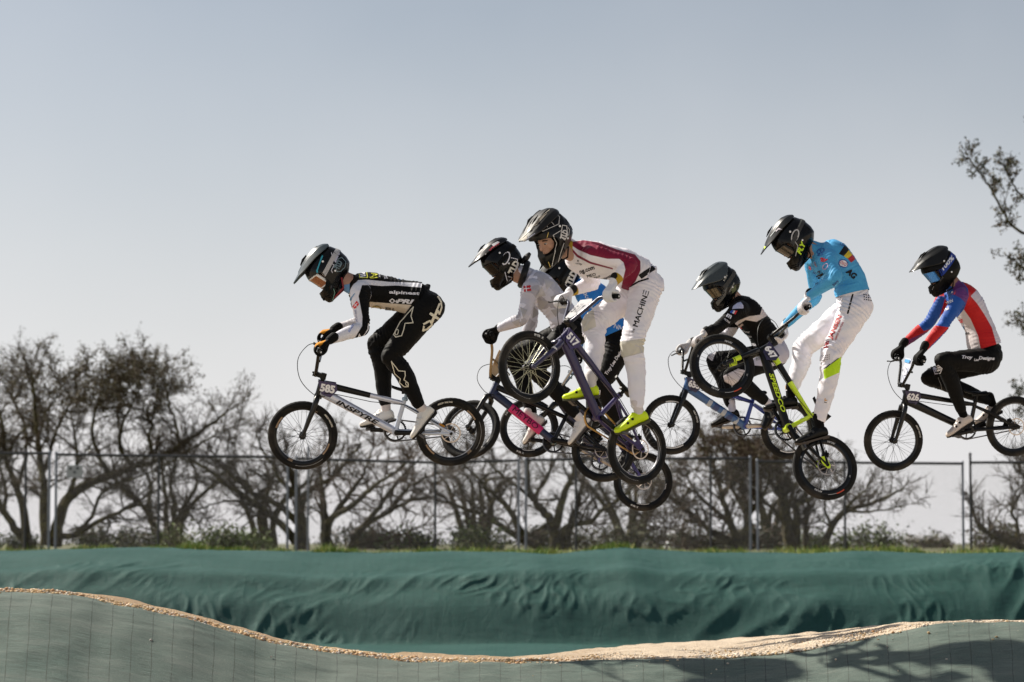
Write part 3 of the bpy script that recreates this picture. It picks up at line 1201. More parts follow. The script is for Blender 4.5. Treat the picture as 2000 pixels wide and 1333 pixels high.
def grow(tree_limbs, r, n1, l1, n2, l2, n3, l3, up, tw, spread=1.0, skip=0.18):
    """twigs in three orders from the limbs: rows of (p0, p1, r0, r1) and the twig tips"""
    segs, tips = [], []

    def shoot(p, d, L, rad, k, upw):
        pts = [p]
        q = p.copy()
        d = d / np.linalg.norm(d)
        for i in range(k):
            d = d + r.normal(0, 0.20, 3) + np.array([0, 0, upw])
            d /= np.linalg.norm(d)
            q = q + d * L / k
            pts.append(q.copy())
        rs = np.linspace(rad, rad * 0.45, k + 1)
        for a, b_, ra, rb in zip(pts[:-1], pts[1:], rs[:-1], rs[1:]):
            segs.append((a, b_, ra, rb))
        return pts, d

    for pts, rads in tree_limbs:
        pts = np.array([list(p) for p in pts])
        ln = np.linalg.norm(np.diff(pts, axis=0), axis=1)
        tot = ln.sum()
        cum = np.concatenate([[0], np.cumsum(ln)])
        m_ = max(2, int(n1 * tot))
        for u in list(skip + (1 - skip) * r.uniform(0, 1, m_) ** 0.8) + [1.0, 1.0, 1.0]:
            s_ = u * tot
            i = min(len(ln) - 1, np.searchsorted(cum, s_) - 1 if s_ > 0 else 0)
            i = max(i, 0)
            f = (s_ - cum[i]) / ln[i]
            p = pts[i] * (1 - f) + pts[i + 1] * f
            rad = rads[i] * (1 - f) + rads[i + 1] * f
            tdir = (pts[i + 1] - pts[i]) / ln[i]
            d = tdir * 0.7 + r.normal(0, 0.75, 3) * spread + np.array([0, 0, up])
            L1 = l1 * r.uniform(0.45, 1.2)
            q1, d1 = shoot(p, d, L1, min(rad * 0.6, 0.036), 4, up * 0.25)
            for _ in range(n2):
                k = r.integers(1, 5)
                w = r.uniform(0, 1)
                p2 = q1[k - 1] * (1 - w) + q1[k] * w
                dd = (q1[k] - q1[k - 1])
                dd = dd / np.linalg.norm(dd) + r.normal(0, 0.6, 3) * spread + np.array([0, 0, up * 0.6])
                L2 = l2 * r.uniform(0.4, 1.2)
                q2, d2 = shoot(p2, dd, L2, tw * 1.5, 3, up * 0.3)
                tips.append(q2[-1])
                for _ in range(n3):
                    k = r.integers(1, 4)
                    w = r.uniform(0, 1)
                    p3 = q2[k - 1] * (1 - w) + q2[k] * w
                    dd = (q2[k] - q2[k - 1])
                    dd = dd / np.linalg.norm(dd) + r.normal(0, 0.6, 3) * spread + np.array([0, 0, up * 0.5])
                    q3, _d = shoot(p3, dd, l3 * r.uniform(0.4, 1.3), tw, 2, up * 0.3)
                    tips.append(q3[-1])
                    tips.append(q3[1])
    return segs, np.array(tips)


def tree(label, limbs, depth, seed, n1=4.0, l1=0.9, n2=6, l2=0.45, n3=4, l3=0.25, up=0.35, tw=0.0074, buds=0, bud_mats=(bud_olive, bud_brown), bud_size=0.03,
         bud_rule=None, twig=twig_m, group='bare trees behind the fence', spread=1.0, skip=0.18, bud_spread=0.035, name='bare_tree'):
    r = np.random.default_rng(seed)
    world_limbs = []
    for L in limbs:
        px, r0, r1 = L[0], L[1], L[2]
        d0, d1 = L[3] if len(L) > 3 else (0.0, r.uniform(-1.0, 1.0))
        pts = []
        for i, (x, y) in enumerate(px):
            if y < 1000 and not name.startswith('bud'):
                y += 0.17 * (1000 - y)
            t = i / (len(px) - 1)
            p = P(x, y, depth + d0 + (d1 - d0) * t)
            pts.append((*p, 1.25 * (r0 + (r1 - r0) * t ** 0.75)))
        q = catmull(pts, 4)
        q[1:-1, :3] += r.normal(0, 0.012, (len(q) - 2, 3))
        world_limbs.append((q[:, :3], q[:, 3]))
    base = V(world_limbs[0][0][0])
    base.z = 1.55
    root = empty(name, Matrix.Translation(base))
    tag(root, label, 'tree', group)
    g = G()
    for pts, rad in world_limbs:
        g.tube([V(p) - base for p in pts], list(rad), 8)
    g.build('trunk', [bark_mossy_lit], root)
    segs, tips = grow(world_limbs, r, n1, l1, n2, l2, n3, l3, up, tw, spread, skip)
    p0 = np.array([s_[0] for s_ in segs]) - np.array(base)
    p1 = np.array([s_[1] for s_ in segs]) - np.array(base)
    v, q = prisms(p0, p1, np.array([s_[2] for s_ in segs]), np.array([s_[3] for s_ in segs]))
    me = npmesh('crown', v, quads=q)
    me.materials.append(twig)
    crown = link('crown', me, root)
    if buds:
        tt_ = tips - np.array(base)
        wt = np.ones(len(tt_)) if bud_rule is None else bud_rule(proj(tips))
        idx = r.choice(len(tt_), buds, p=wt / wt.sum())
        c = tt_[idx] + r.normal(0, bud_spread, (buds, 3))
        v, q = leaf_quads(c, bud_size * r.uniform(0.5, 1.4, buds), r)
        me = npmesh('buds', v, quads=q)
        for mm in bud_mats:
            me.materials.append(mm)
        me.polygons.foreach_set('material_index', r.integers(0, len(bud_mats), buds).astype(np.int32))
        tag(link('buds', me, root), kind='stuff')
    return root


def ruleA(pp):
    return np.exp(-((pp[:, 0] - 230) / 130) ** 2 - ((pp[:, 1] - 725) / 60) ** 2) + 0.25 * np.exp(-((pp[:, 1] - 720) / 60) ** 2) + 0.02


tree('tallest bare tree on the left with olive tinted crown beside the light posts', [
    ([(108, 1066), (112, 1030), (125, 985), (150, 950), (179, 932), (214, 916), (262, 895), (303, 881), (350, 845), (400, 805), (440, 770)], 0.14, 0.025, (0, 0.6)),
    ([(88, 1066), (85, 990), (85, 930), (77, 860), (70, 790), (66, 720), (62, 675)], 0.11, 0.02, (0, 0.3)),
    ([(80, 930), (100, 850), (125, 770), (150, 715)], 0.05, 0.015, (0, 0.8)),
    ([(214, 916), (195, 870), (180, 820), (185, 760), (200, 705)], 0.06, 0.015, (0.3, -0.5)),
    ([(262, 895), (235, 850), (240, 790), (262, 740), (275, 685)], 0.055, 0.015, (0.4, 0.9)),
    ([(303, 881), (290, 830), (300, 770), (310, 705)], 0.045, 0.015, (0.5, 0)),
    ([(350, 845), (345, 800), (330, 745), (325, 710)], 0.035, 0.012, (0.5, 1.2)),
    ([(125, 985), (150, 900), (148, 840), (140, 780)], 0.06, 0.015, (0, -0.8)),
    ([(112, 1050), (150, 1044), (193, 1019), (235, 999), (269, 985), (303, 992)], 0.07, 0.02, (0, -0.7)),
    ([(150, 1044), (180, 1010), (200, 955), (241, 930), (300, 905)], 0.05, 0.015, (-0.2, -0.9)),
    ([(300, 905), (350, 870), (405, 830), (455, 800)], 0.03, 0.01, (-0.9, -0.5)),
    ([(235, 999), (290, 960), (340, 930), (390, 915)], 0.03, 0.01, (-0.5, 0.5))],
    68, 11, n1=5.4, l1=0.95, n2=8, l2=0.50, n3=5, up=0.12, tw=0.0056, buds=24000, bud_rule=ruleA, bud_size=0.026)
tree('bare many stemmed tree at the far left edge behind the end fence panel', [
    ([(60, 1068), (35, 1040), (8, 1000), (-20, 930), (-30, 850)], 0.12, 0.03, (0, 0.5)),
    ([(55, 1068), (45, 1000), (30, 930), (12, 880), (5, 800), (-10, 720)], 0.11, 0.02, (0, -0.6)),
    ([(35, 940), (50, 870), (48, 800), (25, 730), (30, 690)], 0.05, 0.015, (0, 0.7)),
    ([(8, 1000), (10, 940), (-10, 860), (-40, 760)], 0.05, 0.015, (0, 0.9)),
    ([(12, 880), (35, 820), (95, 760), (120, 700)], 0.04, 0.012, (0, -0.9))],
    71, 12, n1=5.4, l1=0.95, n2=8, l2=0.50, n3=5, up=0.12, tw=0.0056, buds=4500, bud_size=0.03)
tree('low wide bare tree with limbs reaching left, behind the three light poles', [
    ([(589, 1076), (586, 1014), (580, 962), (570, 920), (560, 880)], 0.16, 0.03, (0, 0.3)),
    ([(578, 1060), (554, 1030), (505, 985), (452, 944), (420, 915), (397, 893), (370, 880)], 0.09, 0.02, (0, -0.4)),
    ([(580, 1020), (545, 985), (493, 956), (461, 924), (438, 898), (420, 870)], 0.075, 0.018, (0, 0.7)),
    ([(500, 985), (450, 975), (410, 985), (380, 1000)], 0.03, 0.01, (-0.2, -0.7)),
    ([(586, 1000), (597, 958), (622, 938), (647, 921), (670, 890), (684, 868), (705, 840)], 0.085, 0.02, (0, 0.6)),
    ([(580, 962), (548, 925), (530, 885), (510, 850), (500, 815)], 0.055, 0.015, (0, 0.9)),
    ([(647, 921), (640, 880), (650, 840), (655, 810)], 0.035, 0.012, (0.3, -0.4))],
    67, 13, n1=5.0, l1=0.85, n2=6, l2=0.46, n3=3, l3=0.28, tw=0.0074, up=0.15)
tree('bare tree with mossy forked limbs under the gap between the first two bikes', [
    ([(641, 1074), (636, 1030), (632, 990), (629, 950), (625, 910)], 0.13, 0.03, (0, 0.4)),
    ([(640, 1040), (644, 1017), (684, 988), (715, 955), (737, 933), (765, 912), (800, 880)], 0.085, 0.02, (0, -0.6)),
    ([(642, 1026), (652, 1006), (679, 965), (695, 938), (708, 915), (715, 893), (730, 850)], 0.075, 0.016, (0, 0.5)),
    ([(685, 1074), (700, 1040), (713, 1028), (760, 1000), (800, 975), (840, 965)], 0.10, 0.02, (0.2, 0.9)),
    ([(713, 1028), (740, 990), (775, 930), (800, 900), (830, 860)], 0.06, 0.014, (0.3, 0.0)),
    ([(760, 1000), (790, 950), (830, 920), (870, 905)], 0.04, 0.012, (0.5, 1.2)),
    ([(684, 1066), (720, 1060), (770, 1050), (820, 1030)], 0.05, 0.012, (0.2, -0.8))],
    66, 14, n1=5.0, l1=0.85, n2=6, l2=0.46, n3=3, l3=0.28, tw=0.0074, up=0.12, twig=twig_red)
tree('broad bare tree with several trunks under the middle bikes, crossed by a post pair', [
    ([(1090, 1076), (1082, 1040), (1075, 1015), (1055, 990), (1044, 975), (1033, 945), (1031, 900), (1030, 870)], 0.13, 0.025, (0, 0.5)),
    ([(1085, 1030), (1098, 968), (1110, 935), (1119, 915), (1122, 885), (1135, 850)], 0.09, 0.02, (0, -0.4)),
    ([(1108, 1076), (1109, 1043), (1122, 1005), (1131, 970), (1139, 915), (1140, 870)], 0.10, 0.02, (0, 0.7)),
    ([(1100, 1060), (1103, 1030), (1150, 1020), (1179, 994), (1205, 976), (1230, 948), (1260, 935)], 0.075, 0.016, (0, -0.6)),
    ([(1060, 1070), (1011, 1049), (961, 1014), (918, 997), (889, 985), (860, 960)], 0.085, 0.018, (0, 0.4)),
    ([(1020, 1050), (999, 1002), (967, 962), (945, 935), (927, 912), (895, 880)], 0.075, 0.016, (0, -0.5)),
    ([(1044, 975), (1018, 950), (982, 915), (956, 886), (930, 860)], 0.045, 0.012, (0.2, 0.9)),
    ([(1075, 1020), (1045, 1040), (1000, 1060), (950, 1062)], 0.045, 0.012, (0.2, -0.9)),
    ([(1046, 960), (1070, 920), (1078, 880), (1075, 850)], 0.035, 0.01, (0.2, 1.2))],
    66.5, 15, n1=5.0, l1=0.85, n2=6, l2=0.46, n3=3, l3=0.28, tw=0.0074, up=0.12)
tree('dark tangled bare tree with reddish twigs under the neon yellow bike', [
    ([(1440, 1076), (1432, 1060), (1386, 1036), (1340, 996), (1318, 975), (1300, 955)], 0.10, 0.02, (0, 0.4)),
    ([(1445, 1076), (1425, 1020), (1410, 960), (1395, 900), (1380, 850)], 0.10, 0.018, (0, -0.5)),
    ([(1450, 1076), (1460, 1010), (1450, 950), (1455, 890), (1440, 850), (1425, 830)], 0.10, 0.018, (0, 0.7)),
    ([(1425, 1020), (1380, 980), (1350, 935), (1340, 900)], 0.05, 0.014, (0, 0.9)),
    ([(1460, 1010), (1490, 960), (1500, 910), (1475, 870)], 0.05, 0.012, (0.3, -0.6)),
    ([(1410, 960), (1440, 920), (1430, 880), (1404, 848)], 0.045, 0.012, (0, 1.1)),
    ([(1420, 1060), (1370, 1060), (1330, 1040), (1300, 1030)], 0.045, 0.012, (0, -0.9))],
    67, 16, n1=7.0, l1=0.75, n2=7, l2=0.45, n3=4, up=0.15, tw=0.0074, twig=twig_red, buds=5500, bud_mats=(bud_brown, bud_olive), bud_size=0.035, spread=1.2)
tree('bare tree with pale split trunk right of the dark tangled tree', [
    ([(1546, 1078), (1538, 1020), (1530, 975), (1522, 935), (1520, 905), (1532, 870)], 0.15, 0.03, (0, 0.3)),
    ([(1555, 1076), (1556, 1010), (1556, 985), (1574, 975), (1600, 958), (1640, 940)], 0.09, 0.018, (0, -0.4)),
    ([(1530, 975), (1505, 930), (1480, 900), (1460, 870)], 0.06, 0.014, (0, 0.7)),
    ([(1538, 1020), (1500, 985), (1480, 960), (1470, 930)], 0.05, 0.012, (0, -0.6)),
    ([(1556, 985), (1580, 940), (1590, 890), (1585, 850)], 0.05, 0.012, (0, 0.5)),
    ([(1574, 1078), (1574, 1040), (1577, 1000)], 0.07, 0.05, (0.3, 0.3))],
    67.5, 17, n1=6, l1=0.7, n2=7, l2=0.42, n3=4, up=0.25)
tree('slender bare tree leaning right with a sunlit limb, left of the gate post', [
    ([(1600, 1078), (1608, 1066), (1630, 1020), (1654, 998), (1700, 980), (1735, 962), (1765, 945)], 0.10, 0.02, (0, 0.4)),
    ([(1640, 1012), (1665, 975), (1690, 950), (1700, 925)], 0.045, 0.012, (0, -0.6)),
    ([(1654, 998), (1690, 1000), (1730, 995), (1770, 985)], 0.035, 0.01, (0, 0.8)),
    ([(1625, 1030), (1610, 990), (1620, 950), (1640, 915)], 0.035, 0.01, (0, 0.4))],
    66, 18, n1=4.0, l1=0.6, n2=5, l2=0.38, n3=3, up=0.25)
tree('low bare tree with a thick limb lying left, right of the tall pointed post', [
    ([(2010, 1078), (1986, 1064), (1960, 1052), (1940, 1048), (1922, 1035), (1908, 1020), (1900, 1000)], 0.10, 0.025, (0, -0.4)),
    ([(1990, 1070), (1985, 1020), (1975, 985), (1990, 940)], 0.05, 0.014, (0, 0.4)),
    ([(2020, 1078), (2025, 1000), (2010, 940), (1990, 900)], 0.07, 0.015, (0, 0.6))],
    65, 19, n1=5, l1=0.6, n2=7, l2=0.36, n3=4, up=0.2)


def ruleall(pp):
    return np.ones(len(pp))


tree('tall budding tree overhanging the right edge of the picture above the last rider', [
    ([(2200, 1080), (2190, 900), (2170, 700), (2140, 560), (2080, 420), (2040, 330), (2020, 250)], 0.20, 0.04, (0, 0)),
    ([(2080, 420), (2035, 470), (2004, 460), (1972, 435), (1952, 402), (1930, 362), (1912, 335), (1894, 312)], 0.032, 0.010, (0, -1.0)),
    ([(2050, 340), (2014, 390), (1992, 378), (1974, 352), (1962, 325)], 0.022, 0.010, (0, -0.4)),
    ([(2110, 500), (2060, 540), (2020, 530), (1995, 522), (1978, 505)], 0.04, 0.010, (0, -0.6)),
    ([(2165, 680), (2090, 690), (2040, 665), (2010, 650), (1992, 630)], 0.05, 0.010, (0, -0.6)),
    ([(2178, 800), (2080, 850), (2030, 830), (2005, 800), (1985, 765)], 0.05, 0.010, (0, -0.9))],
    52, 20, n1=6.0, l1=0.26, n2=4, l2=0.18, n3=2, l3=0.10, up=0.10, tw=0.006, buds=6500, bud_mats=(bud_brown, bud_olive, leaf_dark), bud_size=0.026, bud_spread=0.03,
    skip=0.35, name='budding_tree')

# thinner trees further back fill the gaps between the limbs
for k, (cx, top, wid, lab) in enumerate([
        (330, 800, 150, 'hazy bare tree far behind, between the left tree and the three poles'), (520, 860, 100, 'hazy bare tree far behind the three light poles'),
        (930, 860, 100, 'hazy bare tree far behind, left of the middle post pair'),
        (1230, 870, 130, 'hazy bare tree far behind, below the lowest back wheel'), 
        (1500, 840, 120, 'hazy bare tree far behind, with tall upright shoots left of the pale trunk')]):
    r_ = np.random.default_rng(50 + k)
    lm_ = []
    for q in range(6):
        a = cx + (q - 2.5) * wid / 4
        lm_.append(([(cx + (q - 2.5) * 6, 1072), (cx + (a - cx) * 0.5 + r_.normal(0, 8), 1000), (a + r_.normal(0, 12), 930), (a + (a - cx) * 0.3 + r_.normal(0, 15), top + 40 + abs(q - 2.5) * 14)], 0.10, 0.02))
    tree(lab, lm_, 82 + k, 60 + k, n1=3.0, l1=1.1, n2=5, l2=0.6, n3=3, l3=0.35, up=0.25, tw=0.0074, group='bare trees behind the fence')


# ------------------------------------------------------------------ shrubs and far houses
def shrub(label, cx, w, top, depth, n_, mats, seed, leaf=0.045, name='shrub'):
    r = np.random.default_rng(seed)
    base = P(cx, 1073, depth)
    base.z = 1.55
    k = depth / FPX
    hw, hh = w / 2 * k, (1073 - top) * k
    root = empty(name, Matrix.Translation(base))
    tag(root, label, 'shrub', 'shrubs along the fence')
    p0, p1 = [], []
    cen = []
    for i in range(26):
        x = r.uniform(-hw, hw)
        h = hh * r.uniform(0.45, 1.05) * (1 - 0.45 * (x / hw) ** 2)
        y = r.uniform(-0.5, 0.5)
        a, b_ = np.array([x * 0.5, y * 0.5, -0.05]), np.array([x, y, h * 0.75])
        p0.append(a)
        p1.append(b_)
        for _ in range(5):
            t = r.uniform(0.3, 1)
            c = a + (b_ - a) * t
            e = c + r.normal(0, 0.12, 3) + np.array([0, 0, 0.1])
            p0.append(c)
            p1.append(e)
            cen.append(e)
        cen.append(b_)
    v, q = prisms(p0, p1, np.full(len(p0), 0.009), np.full(len(p0), 0.005))
    me = npmesh('stem', v, quads=q)
    me.materials.append(twig_m)
    link('stem', me, root)
    cen = np.array(cen)
    c = cen[r.integers(0, len(cen), n_)] + r.normal(0, 0.10, (n_, 3)) * np.array([1.1, 1, 0.9])
    c = c[c[:, 2] > 0]
    v, q = leaf_quads(c, leaf * r.uniform(0.5, 1.4, len(c)), r)
    me = npmesh('foliage', v, quads=q)
    for mm in mats:
        me.materials.append(mm)
    me.polygons.foreach_set('material_index', r.integers(0, len(mats), len(c)).astype(np.int32))
    link('foliage', me, root)


shrub('green shrub in the gap left of the three light poles, brightest of the row', 455, 130, 1030, 64, 2600, (leaf_green, leaf_olive, leaf_green), 1)
shrub('dark shrub at the foot of the olive crowned tree', 200, 130, 1025, 72, 1500, (leaf_dark, leaf_olive), 2)
shrub('low dark shrub at the far left edge', 15, 120, 1040, 73, 1300, (leaf_dark, leaf_dark), 3)
shrub('small upright shrub with a yellow green tip right of the tall dark post', 342, 40, 1035, 62, 500, (leaf_green, leaf_olive), 4)
shrub('dark shrub behind the dark post below the leading bike', 800, 120, 1030, 66, 1500, (leaf_dark, leaf_green), 5)
shrub('mixed green shrub left of the middle post pair', 935, 110, 1020, 65, 1700, (leaf_green, leaf_dark, leaf_olive), 6)
shrub('brown green shrub mass under the lowest back wheel', 1230, 150, 1010, 75, 2000, (bud_brown, leaf_olive, leaf_dark), 7)
shrub('dark shrub under the tangled tree', 1360, 150, 1035, 70, 1700, (leaf_dark, bud_brown), 8)
shrub('olive shrub right of the leaning slender tree', 1700, 130, 1025, 70, 1600, (leaf_olive, leaf_green, leaf_dark), 9)
shrub('thin grey shrub beside the low grey house', 1815, 90, 1045, 90, 900, (bud_brown, leaf_olive), 10)
shrub('brown shrub right of the tall pointed post', 1950, 110, 1015, 72, 1500, (bud_brown, leaf_olive), 11)
shrub('dark shrub mass at the foot of the far left tree, right of the light posts', 290, 150, 1030, 76, 1900, (leaf_dark, bud_brown, leaf_olive), 13)
shrub('dark shrub low between the three poles and the mossy forked tree', 690, 150, 1028, 74, 2000, (leaf_dark, bud_brown, leaf_dark), 14)
shrub('dark shrub behind the broad middle tree', 1090, 170, 1025, 76, 2200, (leaf_dark, bud_brown, leaf_olive), 15)
shrub('dark brown shrub between the tangled tree and the pale split trunk', 1490, 130, 1015, 73, 2200, (leaf_dark, bud_brown), 16)
shrub('green shrub between the pale trunk and the slender tree', 1590, 60, 1040, 69, 900, (leaf_green, leaf_dark), 12)


def house(label, px0, px1, py_top, depth, wall_c, roof_c, rooms):
    a, b_ = P(px0, 1070, depth), P(px1, 1070, depth)
    zt_ = P(px0, py_top, depth).z
    c = V(((a.x + b_.x) / 2, depth + 3, 1.3))
    root = empty('house', Matrix.Translation(c))
    tag(root, label, 'house', 'small houses far behind the trees')
    w, h = b_.x - a.x, zt_ - 1.3
    g = G()
    g.box((0, 0, h * 0.36), (w, 5, h * 0.72))
    g.build('wall', [pm('render_wall', wall_c, 0.9, var=0.15, scale=1)], root)
    g = G()
    g.prism([(-2.9, h * 0.70), (2.9, h * 0.70), (0, h)], -w / 2 - 0.2, w / 2 + 0.2, lambda p, q, d: V((d, p, q)))
    g.build('roof', [pm('roof_sheet', roof_c, 0.8, var=0.2, scale=2)], root)
    for i in range(rooms):
        x = -w / 2 + (i + 0.5) * w / rooms
        g = G()
        g.box((x, -2.52, h * 0.42), (w / rooms * 0.4, 0.06, h * 0.3))
        wf = g.build('window', [pm('window_frame', (0.5, 0.5, 0.5), 0.6)], root)
        g = G()
        g.box((x, -2.56, h * 0.42), (w / rooms * 0.32, 0.03, h * 0.24))
        g.build('pane', [pm('window_glass', (0.05, 0.06, 0.07), 0.1)], wf)


house('low grey house with a pale roof, seen through the wire left of the gate post', 1795, 1850, 1045, 150, (0.22, 0.22, 0.23), (0.30, 0.30, 0.31), 2)
house('small white shed showing between dark trunks, left of the neon bike', 1310, 1345, 1028, 120, (0.72, 0.72, 0.74), (0.45, 0.45, 0.46), 1)
# ------------------------------------------------------------------ bicycles
WB, RW, RT = 1.03, 0.219, 0.0235          # wheelbase, tyre centre radius, tyre section radius
AX0 = V((0.999, 0, -0.009))               # steering axis
AXD = V((-math.cos(R(74)), 0, math.sin(R(74))))
BB = V((0.385, 0, 0.012))
black_gloss = pm('gloss_black_carbon', (0.012, 0.012, 0.014), 0.28, coat=0.4)
black_matte = pm('matte_black_alloy', (0.016, 0.016, 0.018), 0.5)
rubber = pm('tyre_rubber', (0.020, 0.0195, 0.019), 0.75, var=0.3, scale=25, bump=0.4, bscale=320)
_nt = rubber.node_tree                      # pale track dust on the tread
_n = N(_nt)
_d = _n('ShaderNodeTexNoise', Scale=7.0, Detail=6.0)
_tc = [x for x in _nt.nodes if x.type == 'TEX_COORD'][0]
_n.L(_tc.outputs['Object'], _d.inputs['Vector'])
_b = _nt.nodes['Principled BSDF']
_old = _b.inputs['Base Color'].links[0].from_socket
_n.L(_n.mix(_n.math('MULTIPLY', _n.ramp(_d.outputs['Fac'], 0.48, 0.72), 0.35), _old, (0.10, 0.085, 0.065)), _b.inputs['Base Color'])
rubber_grip = pm('grip_rubber', (0.012, 0.012, 0.012), 0.85, bump=0.5, bscale=500)
alloy = pm('brushed_alloy', (0.55, 0.55, 0.56), 0.35, 0.9)
dark_alloy = pm('dark_alloy', (0.10, 0.10, 0.11), 0.4, 0.8)
rotor_m = pm('brake_rotor_steel', (0.50, 0.43, 0.38), 0.35, 0.9)
gold_m = pm('gold_chain_plate', (0.50, 0.29, 0.09), 0.35, 0.85)
saddle_m = pm('saddle_plastic', (0.014, 0.014, 0.015), 0.45)
cable_m = pm('cable_housing', (0.012, 0.012, 0.012), 0.5)


def wheel_meshes():
    t = G()
    k = 14
    prof = []
    n = 96
    vs, fs = [], []
    for i in range(n):
        a = 2 * math.pi * i / n
        for j in range(k):
            b_ = 2 * math.pi * j / k
            rr = RT * (1.0 + (0.045 if (i % 2 and math.cos(b_) > 0.3) else 0))
            r = RW + rr * math.cos(b_)
            vs.append((r * math.cos(a), rr * 0.95 * math.sin(b_), r * math.sin(a)))
    for i in range(n):
        for j in range(k):
            i2, j2 = (i + 1) % n, (j + 1) % k
            fs.append([i * k + j, i * k + j2, i2 * k + j2, i2 * k + j])
    t.add(vs, fs)
    tyre = t.mesh('tyre', [rubber])
    out = {}
    for nm, rin in (('std', 0.181), ('deep', 0.172)):
        r = G()
        r.lathe([(0.203, -0.0125), (0.200, -0.0145), (rin + 0.005, -0.0115), (rin, -0.007), (rin, 0.007), (rin + 0.005, 0.0115), (0.200, 0.0145), (0.203, 0.0125), (0.197, 0.0), ], 72,
                mats=[0, 0, 0, 1, 0, 0, 0, 0, 0])  # lighter inner face stands in for the rim's bright highlight
        out[nm] = r.mesh('wheel', [black_gloss, dark_alloy])
    s_ = G()
    p0, p1 = [], []
    for i in range(36):
        side = 1 if i % 2 else -1
        a = 2 * math.pi * i / 36
        off = R(52) * (1 if (i // 2) % 2 else -1)
        p0.append((0.021 * math.cos(a + off), side * 0.030, 0.021 * math.sin(a + off)))
        p1.append((0.184 * math.cos(a), side * 0.003, 0.184 * math.sin(a)))
    v, q = prisms(p0, p1, np.full(36, 0.0012), np.full(36, 0.0012))
    spk = npmesh('spokes', v, quads=q)
    h = G()
    h.lathe([(0.0, -0.052), (0.011, -0.052), (0.011, -0.036), (0.024, -0.034), (0.024, -0.028), (0.013, -0.022), (0.013, 0.022), (0.024, 0.028), (0.024, 0.034), (0.011, 0.036), (0.011, 0.052), (0.0, 0.052)], 20)
    d = G()
    d.lathe([(0.061, 0.0395), (0.069, 0.0395), (0.069, 0.0415), (0.061, 0.0415)], 36)
    for i in range(7):
        a = 2 * math.pi * i / 7
        d.tube([(0.016 * math.cos(a), 0.0405, 0.016 * math.sin(a)), (0.062 * math.cos(a + 0.5), 0.0405, 0.062 * math.sin(a + 0.5))], 0.0022, 5)
    c = G()
    c.lathe([(0.012, -0.031), (0.030, -0.031), (0.030, -0.027), (0.012, -0.027)], 24)
    for i in range(16):
        a = 2 * math.pi * i / 16
        c.box((0.0315 * math.cos(a), -0.029, 0.0315 * math.sin(a)), (0.006, 0.004, 0.004), Matrix.Rotation(-a, 3, 'Y'))
    return tyre, out, spk, h.mesh('hub', [black_matte]), d.mesh('brake_disc', [rotor_m]), c.mesh('cog', [dark_alloy])


TYRE, RIMS, SPOKES, HUB, DISC, COG = wheel_meshes()
spoke_dark = pm('black_spoke', (0.03, 0.03, 0.03), 0.4, 0.5)
spoke_pale = pm('pale_spoke', (0.62, 0.62, 0.45), 0.35, 0.6)
spoke_gold = pm('gold_spoke', (0.6, 0.36, 0.16), 0.35, 0.8)


def arc_text(g, s, rad, ang, h, y, m, flip=False, gap=0.72, bold=0.02):
    """letters set round the wheel on its left face (viewed from +Y, front of the bike to the left), centred at angle ang"""
    n = len(s)
    step = h * gap / rad
    for i, ch in enumerate(s):
        if ch == ' ':
            continue
        co, fs = text_mesh(ch, bold)
        k = (i - (n - 1) / 2) * step
        # seen from +Y the x axis points left: screen angle = pi - angle
        sa = math.pi - ang + (k if flip else -k)
        cx, cy = rad * math.cos(sa), rad * math.sin(sa)
        rot = sa + (math.pi / 2 if flip else -math.pi / 2)
        c, s2 = math.cos(rot), math.sin(rot)
        vs = []
        for a, b_ in co * h:
            u, w = cx + a * c - b_ * s2, cy + a * s2 + b_ * c
            vs.append((-u, y, w))
        g.add(vs, fs, m)


def arc_strip(g, r0, r1, a0, a1, y, m, n=10):
    vs, fs = [], []
    for i in range(n + 1):
        a = R(a0 + (a1 - a0) * i / n)
        vs += [(r0 * math.cos(a), y, r0 * math.sin(a)), (r1 * math.cos(a), y, r1 * math.sin(a))]
    for i in range(n):
        fs.append([2 * i, 2 * i + 1, 2 * i + 3, 2 * i + 2])
    g.add(vs, fs, m)


def add_wheel(parent, M, cfg, rear, spin):
    """wheel part: the rim with tyre, spokes, hub as its pieces"""
    w = link('wheel', RIMS[cfg.get('rim', 'std')].copy() if False else RIMS[cfg.get('rim', 'std')], parent, M @ Matrix.Rotation(spin, 4, 'Y'))
    link('tyre', TYRE, w)
    sm = SPOKES.copy()
    sm.materials.append(cfg.get('spoke', spoke_dark))
    tag(link('spokes', sm, w), kind='stuff')
    link('hub', HUB, w)
    if rear:
        link('brake_disc', DISC, w)
        link('cog', COG, w)
    g = G()
    mats = []
    for i, d in enumerate(cfg.get('marks', [])):
        col = d[1]
        m = pm('wheel_print', col, 0.5, var=0.05)
        if m not in mats:
            mats.append(m)
        mi = mats.index(m)
        if d[0] == 'text':            # ('text', col, string, radius, degrees, height, flip)
            y = 0.0150 if d[3] < 0.198 else 0.0233
            arc_text(g, d[2], d[3], R(d[4]) , d[5], y if d[3] < 0.198 else 0.0234, mi, d[6])
        else:                          # ('arc', col, r0, r1, a0, a1)
            y = 0.0150 if d[3] < 0.199 else 0.0236
            arc_strip(g, d[2], d[3], d[4], d[5], y, mi)
    if g.v:
        g.build('lettering', mats, w, kind='stuff')
    return w


def flat_text(g, s, c, xdir, h, y, m, bold=0.02, shear=0.0, sx=1.0, w=None):
    """lettering on the left side of the frame: xdir is the reading direction in the bike's x,z plane"""
    co, fs = text_mesh(s, bold, shear)
    cc = co * h
    if w:
        sx = w / (cc[:, 0].max() - cc[:, 0].min())
    xd = V((xdir[0], 0, xdir[1])).normalized()
    yd = V((0, 1, 0)).cross(xd)
    if yd.z < 0 and abs(yd.z) > 0.3:
        pass
    vs = [V((c[0], y, c[1])) + xd * (a * sx) + yd * b_ for a, b_ in cc]
    g.add(vs, fs, m, flat=True)


